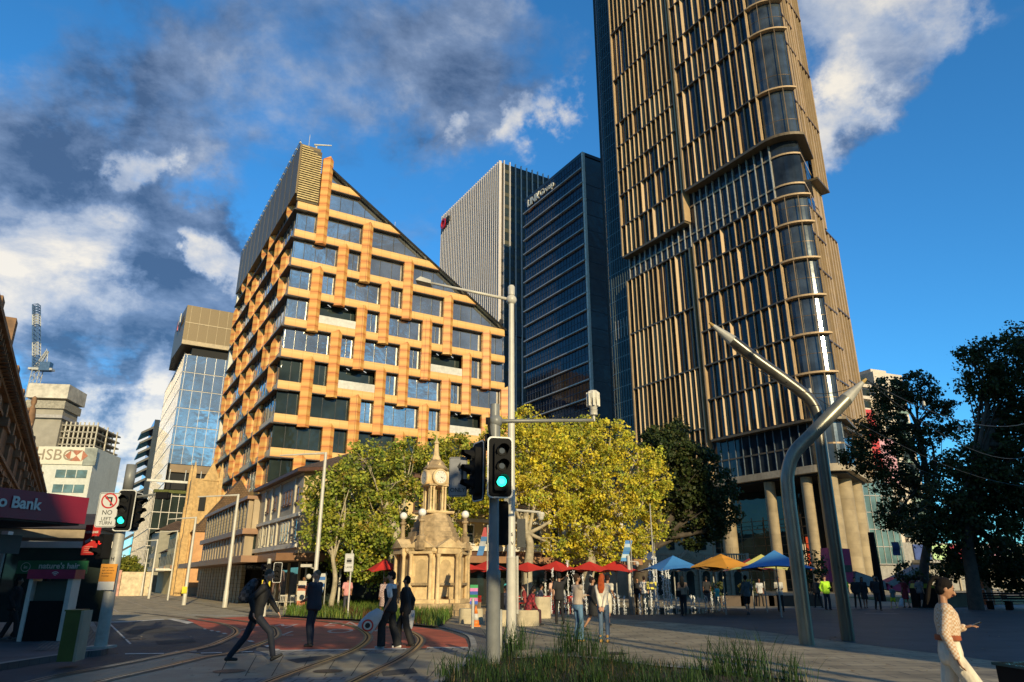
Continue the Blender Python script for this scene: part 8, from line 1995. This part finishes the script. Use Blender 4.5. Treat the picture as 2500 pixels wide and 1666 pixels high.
# others on the square: (px u, distance, facing, label, options)
oth = [(2143, 42, 175, 'man in black walking towards the viewer holding a phone to his face', dict(H=1.78, legs=((-.08, .08, 0), (.08, -.2, .03)), hands=((-.10, .18, .60), (.26, .05, .0)), top=('long', BLK), bottom=('slim', BLK), sk='tan')),
       (2094, 45, 170, 'left one of two dark figures walking under the pink sculpture', dict(top=('jacket', BLK), bottom=('slim', BLK), legs=((-.1, .2, 0), (.1, -.2, 0)))),
       (2112, 45.5, 170, 'right one of two dark figures walking under the pink sculpture', dict(top=('jacket', BLK), bottom=('skirt', BLK), sex='f', hair=('long', (.01, .01, .01)), legs=((-.1, -.1, 0), (.1, .15, 0)))),
       (2182, 46, 10, 'child in a grey top and bright yellow shorts', dict(H=1.25, top=('short', (.12, .16, .17)), bottom=('shorts', (.55, .60, .03)), shoes=(.5, .6, .1), hair=('short', (.01, .01, .01)))),
       (2213, 46, 15, 'woman in a dark red dress with a white bag, back to the viewer', dict(sex='f', H=1.70, top=('short', (.20, .012, .02)), bottom=('dress', (.20, .012, .02)), hair=('bun', (.02, .01, .01)))),
       (2236, 47, 160, 'person in a green shirt beside the dark red dress', dict(H=1.6, top=('short', (.05, .12, .09)), bottom=('shorts', (.10, .09, .05)))),
       (2250, 45.5, -60, 'man in a grey shirt leaning at the rubbish bin', dict(H=1.78, top=('short', (.12, .12, .12)), bottom=('shorts', BLK), lean=12, legs=((-.1, .2, 0), (.1, -.25, 0)))),
       (1998, 46, 20, 'dark figure walking left of the fluorescent worker', dict(H=1.68, top=('jacket', (.02, .02, .022)), bottom=('slim', BLK), legs=((-.1, .2, 0), (.1, -.2, 0)))),
       (1905, 40.5, 175, 'man in a white shirt and black trousers standing under the blue parasol', dict(H=1.72, top=('short', (.55, .53, .50)), bottom=('slim', BLK), sk='brown', hands=((-.12, .22, .2), (.12, .22, .22)))),
       (1728, 47, 0, 'man in black looking away under the orange parasol', dict(H=1.75, top=('short', BLK), bottom=('straight', (.05, .05, .06)), sk='brown')),
       (1752, 45, 190, 'child in a turquoise shirt behind the short jets', dict(H=1.3, top=('short', (.05, .42, .40)), bottom=('slim', (.03, .1, .12)), sex='f', hair=('long', (.25, .14, .05)))),
       (1858, 48.5, 180, 'person in a white top seated far under the yellow parasol', dict(H=1.65, top=('short', (.5, .5, .5)), bottom=('slim', BLK))),
       (1575, 43.3, -15, 'man in white shirt and tan trousers standing beyond the fountain', dict(H=1.74, top=('short', (.62, .58, .52)), bottom=('straight', (.48, .34, .18)), shoes=(.5, .48, .45), hair=('short', (.02, .015, .01)))),
       (1558, 44.5, 170, 'person in a dark top and brown trousers beside the white shirted man', dict(H=1.66, top=('jacket', BLK), bottom=('straight', (.12, .06, .03)))),
       (846, 39.5, 10, 'person in a pink shirt walking behind the planted bed', dict(H=1.72, top=('short', (.62, .27, .26)), bottom=('straight', (.05, .05, .07)), sk='tan')),
       (937, 33.8, 30, 'woman in a pale floral dress behind the young man with the vest', dict(sex='f', H=1.66, top=('long', check_cloth('floral', (.45, .36, .32), (.25, .14, .14), 20)), bottom=('dress', check_cloth('floral', (.45, .36, .32), (.25, .14, .14), 20)), hair=('bun', (.012, .01, .01)), sk='brown')),
       (738, 40.5, 5, 'person in a red and white top at the hotel corner', dict(H=1.68, top=('short', (.50, .16, .12)), bottom=('slim', BLK), hair=('short', (.2, .1, .05)))),
       (1242, 37, 180, 'person in turquoise seen between the central poles', dict(H=1.65, top=('short', (.05, .40, .42)), bottom=('slim', (.3, .3, .32)))),
       (1350, 40.5, 20, 'person in a peach top behind the fountain jets', dict(H=1.68, sex='f', top=('short', (.60, .36, .26)), bottom=('slim', (.40, .30, .25)), hair=('short', (.03, .02, .01))))]
for i, (u, Y_, fc_, lab, kw) in enumerate(oth):
    q = P(u, 1470, Y_); kw.setdefault('hair', ('short', (.015, .012, .01))); kw.setdefault('sk', ['fair', 'tan', 'brown'][i % 3]); kw.setdefault('legs', ((-.1, .08+.02*(i % 4), 0), (.1, -.1, 0)))
    person((q.x, Y_, .03), fc_, lab, vox=.024, **kw)
q = P(2203, 1480, 45.9); wb = empty('shopping_bag', (q.x, 45.8, .62), 0, 'white bag carried by the woman in the dark red dress', 'bag'); bag(wb, .3, .5, M_bag)
# shaded people on the left footpath
for i, (u, Y_, fc_, lab, kw) in enumerate([(18, 15.6, -70, 'long haired person in black at the far left edge, in deep shade', dict(sex='f', hair=('long', (.01, .01, .01)), legs=((-.1, -.2, 0), (.1, .2, 0)))), (58, 16.6, -60, 'person in black with both hands at the face on the shaded left footpath', dict(hands=((-.06, .22, .5), (.08, .22, .5)), legs=((-.1, -.3, 0), (.1, .25, 0)))),
        (86, 17.0, 60, 'dark clothed person beside the wifi kiosk on the left footpath', dict(hands=((-.2, .1, .2), (.1, .26, .3)), legs=((-.1, .2, 0), (.1, -.25, 0))))]):
    q = P(u, 1560, 20.5+.4*i); Y_ = 20.5+.4*i; person((q.x, Y_, .12), fc_, lab, H=1.56, top=('jacket', BLK), bottom=('straight', BLK), sk='brown', shoes=(.1, .1, .1), **kw)
for i, (u, Y_, lab) in enumerate([(183, 33, 'small dark figure far up the left footpath'), (243, 30, 'dark figure half hidden behind the left signal pole')]):
    q = P(u, 1480, Y_); person((q.x, Y_, .12), 10, lab, top=('jacket', BLK), bottom=('slim', BLK), vox=.024)
# 19 the woman walking at the right edge with a phone
x_, y_ = 4.93, 8.6
M_knit = check_cloth('knit_pattern', (.50, .30, .17), (.62, .52, .42), 46)
t, w19 = person((x_, y_, .03), -112, 'woman in a patterned knit and wide white trousers walking right while holding a phone', sex='f', H=1.62, legs=((-.10, -.44, .20, -55), (.10, .30, .0)), hands=((-.16, .20, .27), (.23, .02, -.04)), lean=2, head=(20, 0), top=('long', M_knit, .10), bottom=('wide', (.66, .58, .46)), shoes=(.06, .02, .02), hair=('ponytail', (.007, .005, .004)), sk='tan', detail=True, vox=.009)
# brown rib at waist and cuffs
s = Solid(); pz = w19['pel']-Vector((x_, y_, .03)); s.loft([(Vector((0, 0, pz.z+.12)), Vector((.150, 0, 0)), Vector((0, .132, 0))), (Vector((0, 0, pz.z+.18)), Vector((.146, 0, 0)), Vector((0, .128, 0)))]); s_o = fuse(s, 'waistband', cloth((.26, .06, .02)), t, .01, 1)
ph_ = empty('phone', w19['w0']+Vector((.10, -.04, .03)), R(-112), 'smartphone held by the woman in the patterned knit', 'phone'); MB().box(-.036, -.08, -.005, .036, .08, .005).xform(Matrix.Rotation(R(22), 4, 'X')).build('case', M_black, ph_); MB().box(-.033, -.075, .0052, .033, .075, .0065).xform(Matrix.Rotation(R(22), 4, 'X')).build('screen', mat('phone_screen', (.25, .35, .42), rough=.1), ph_)
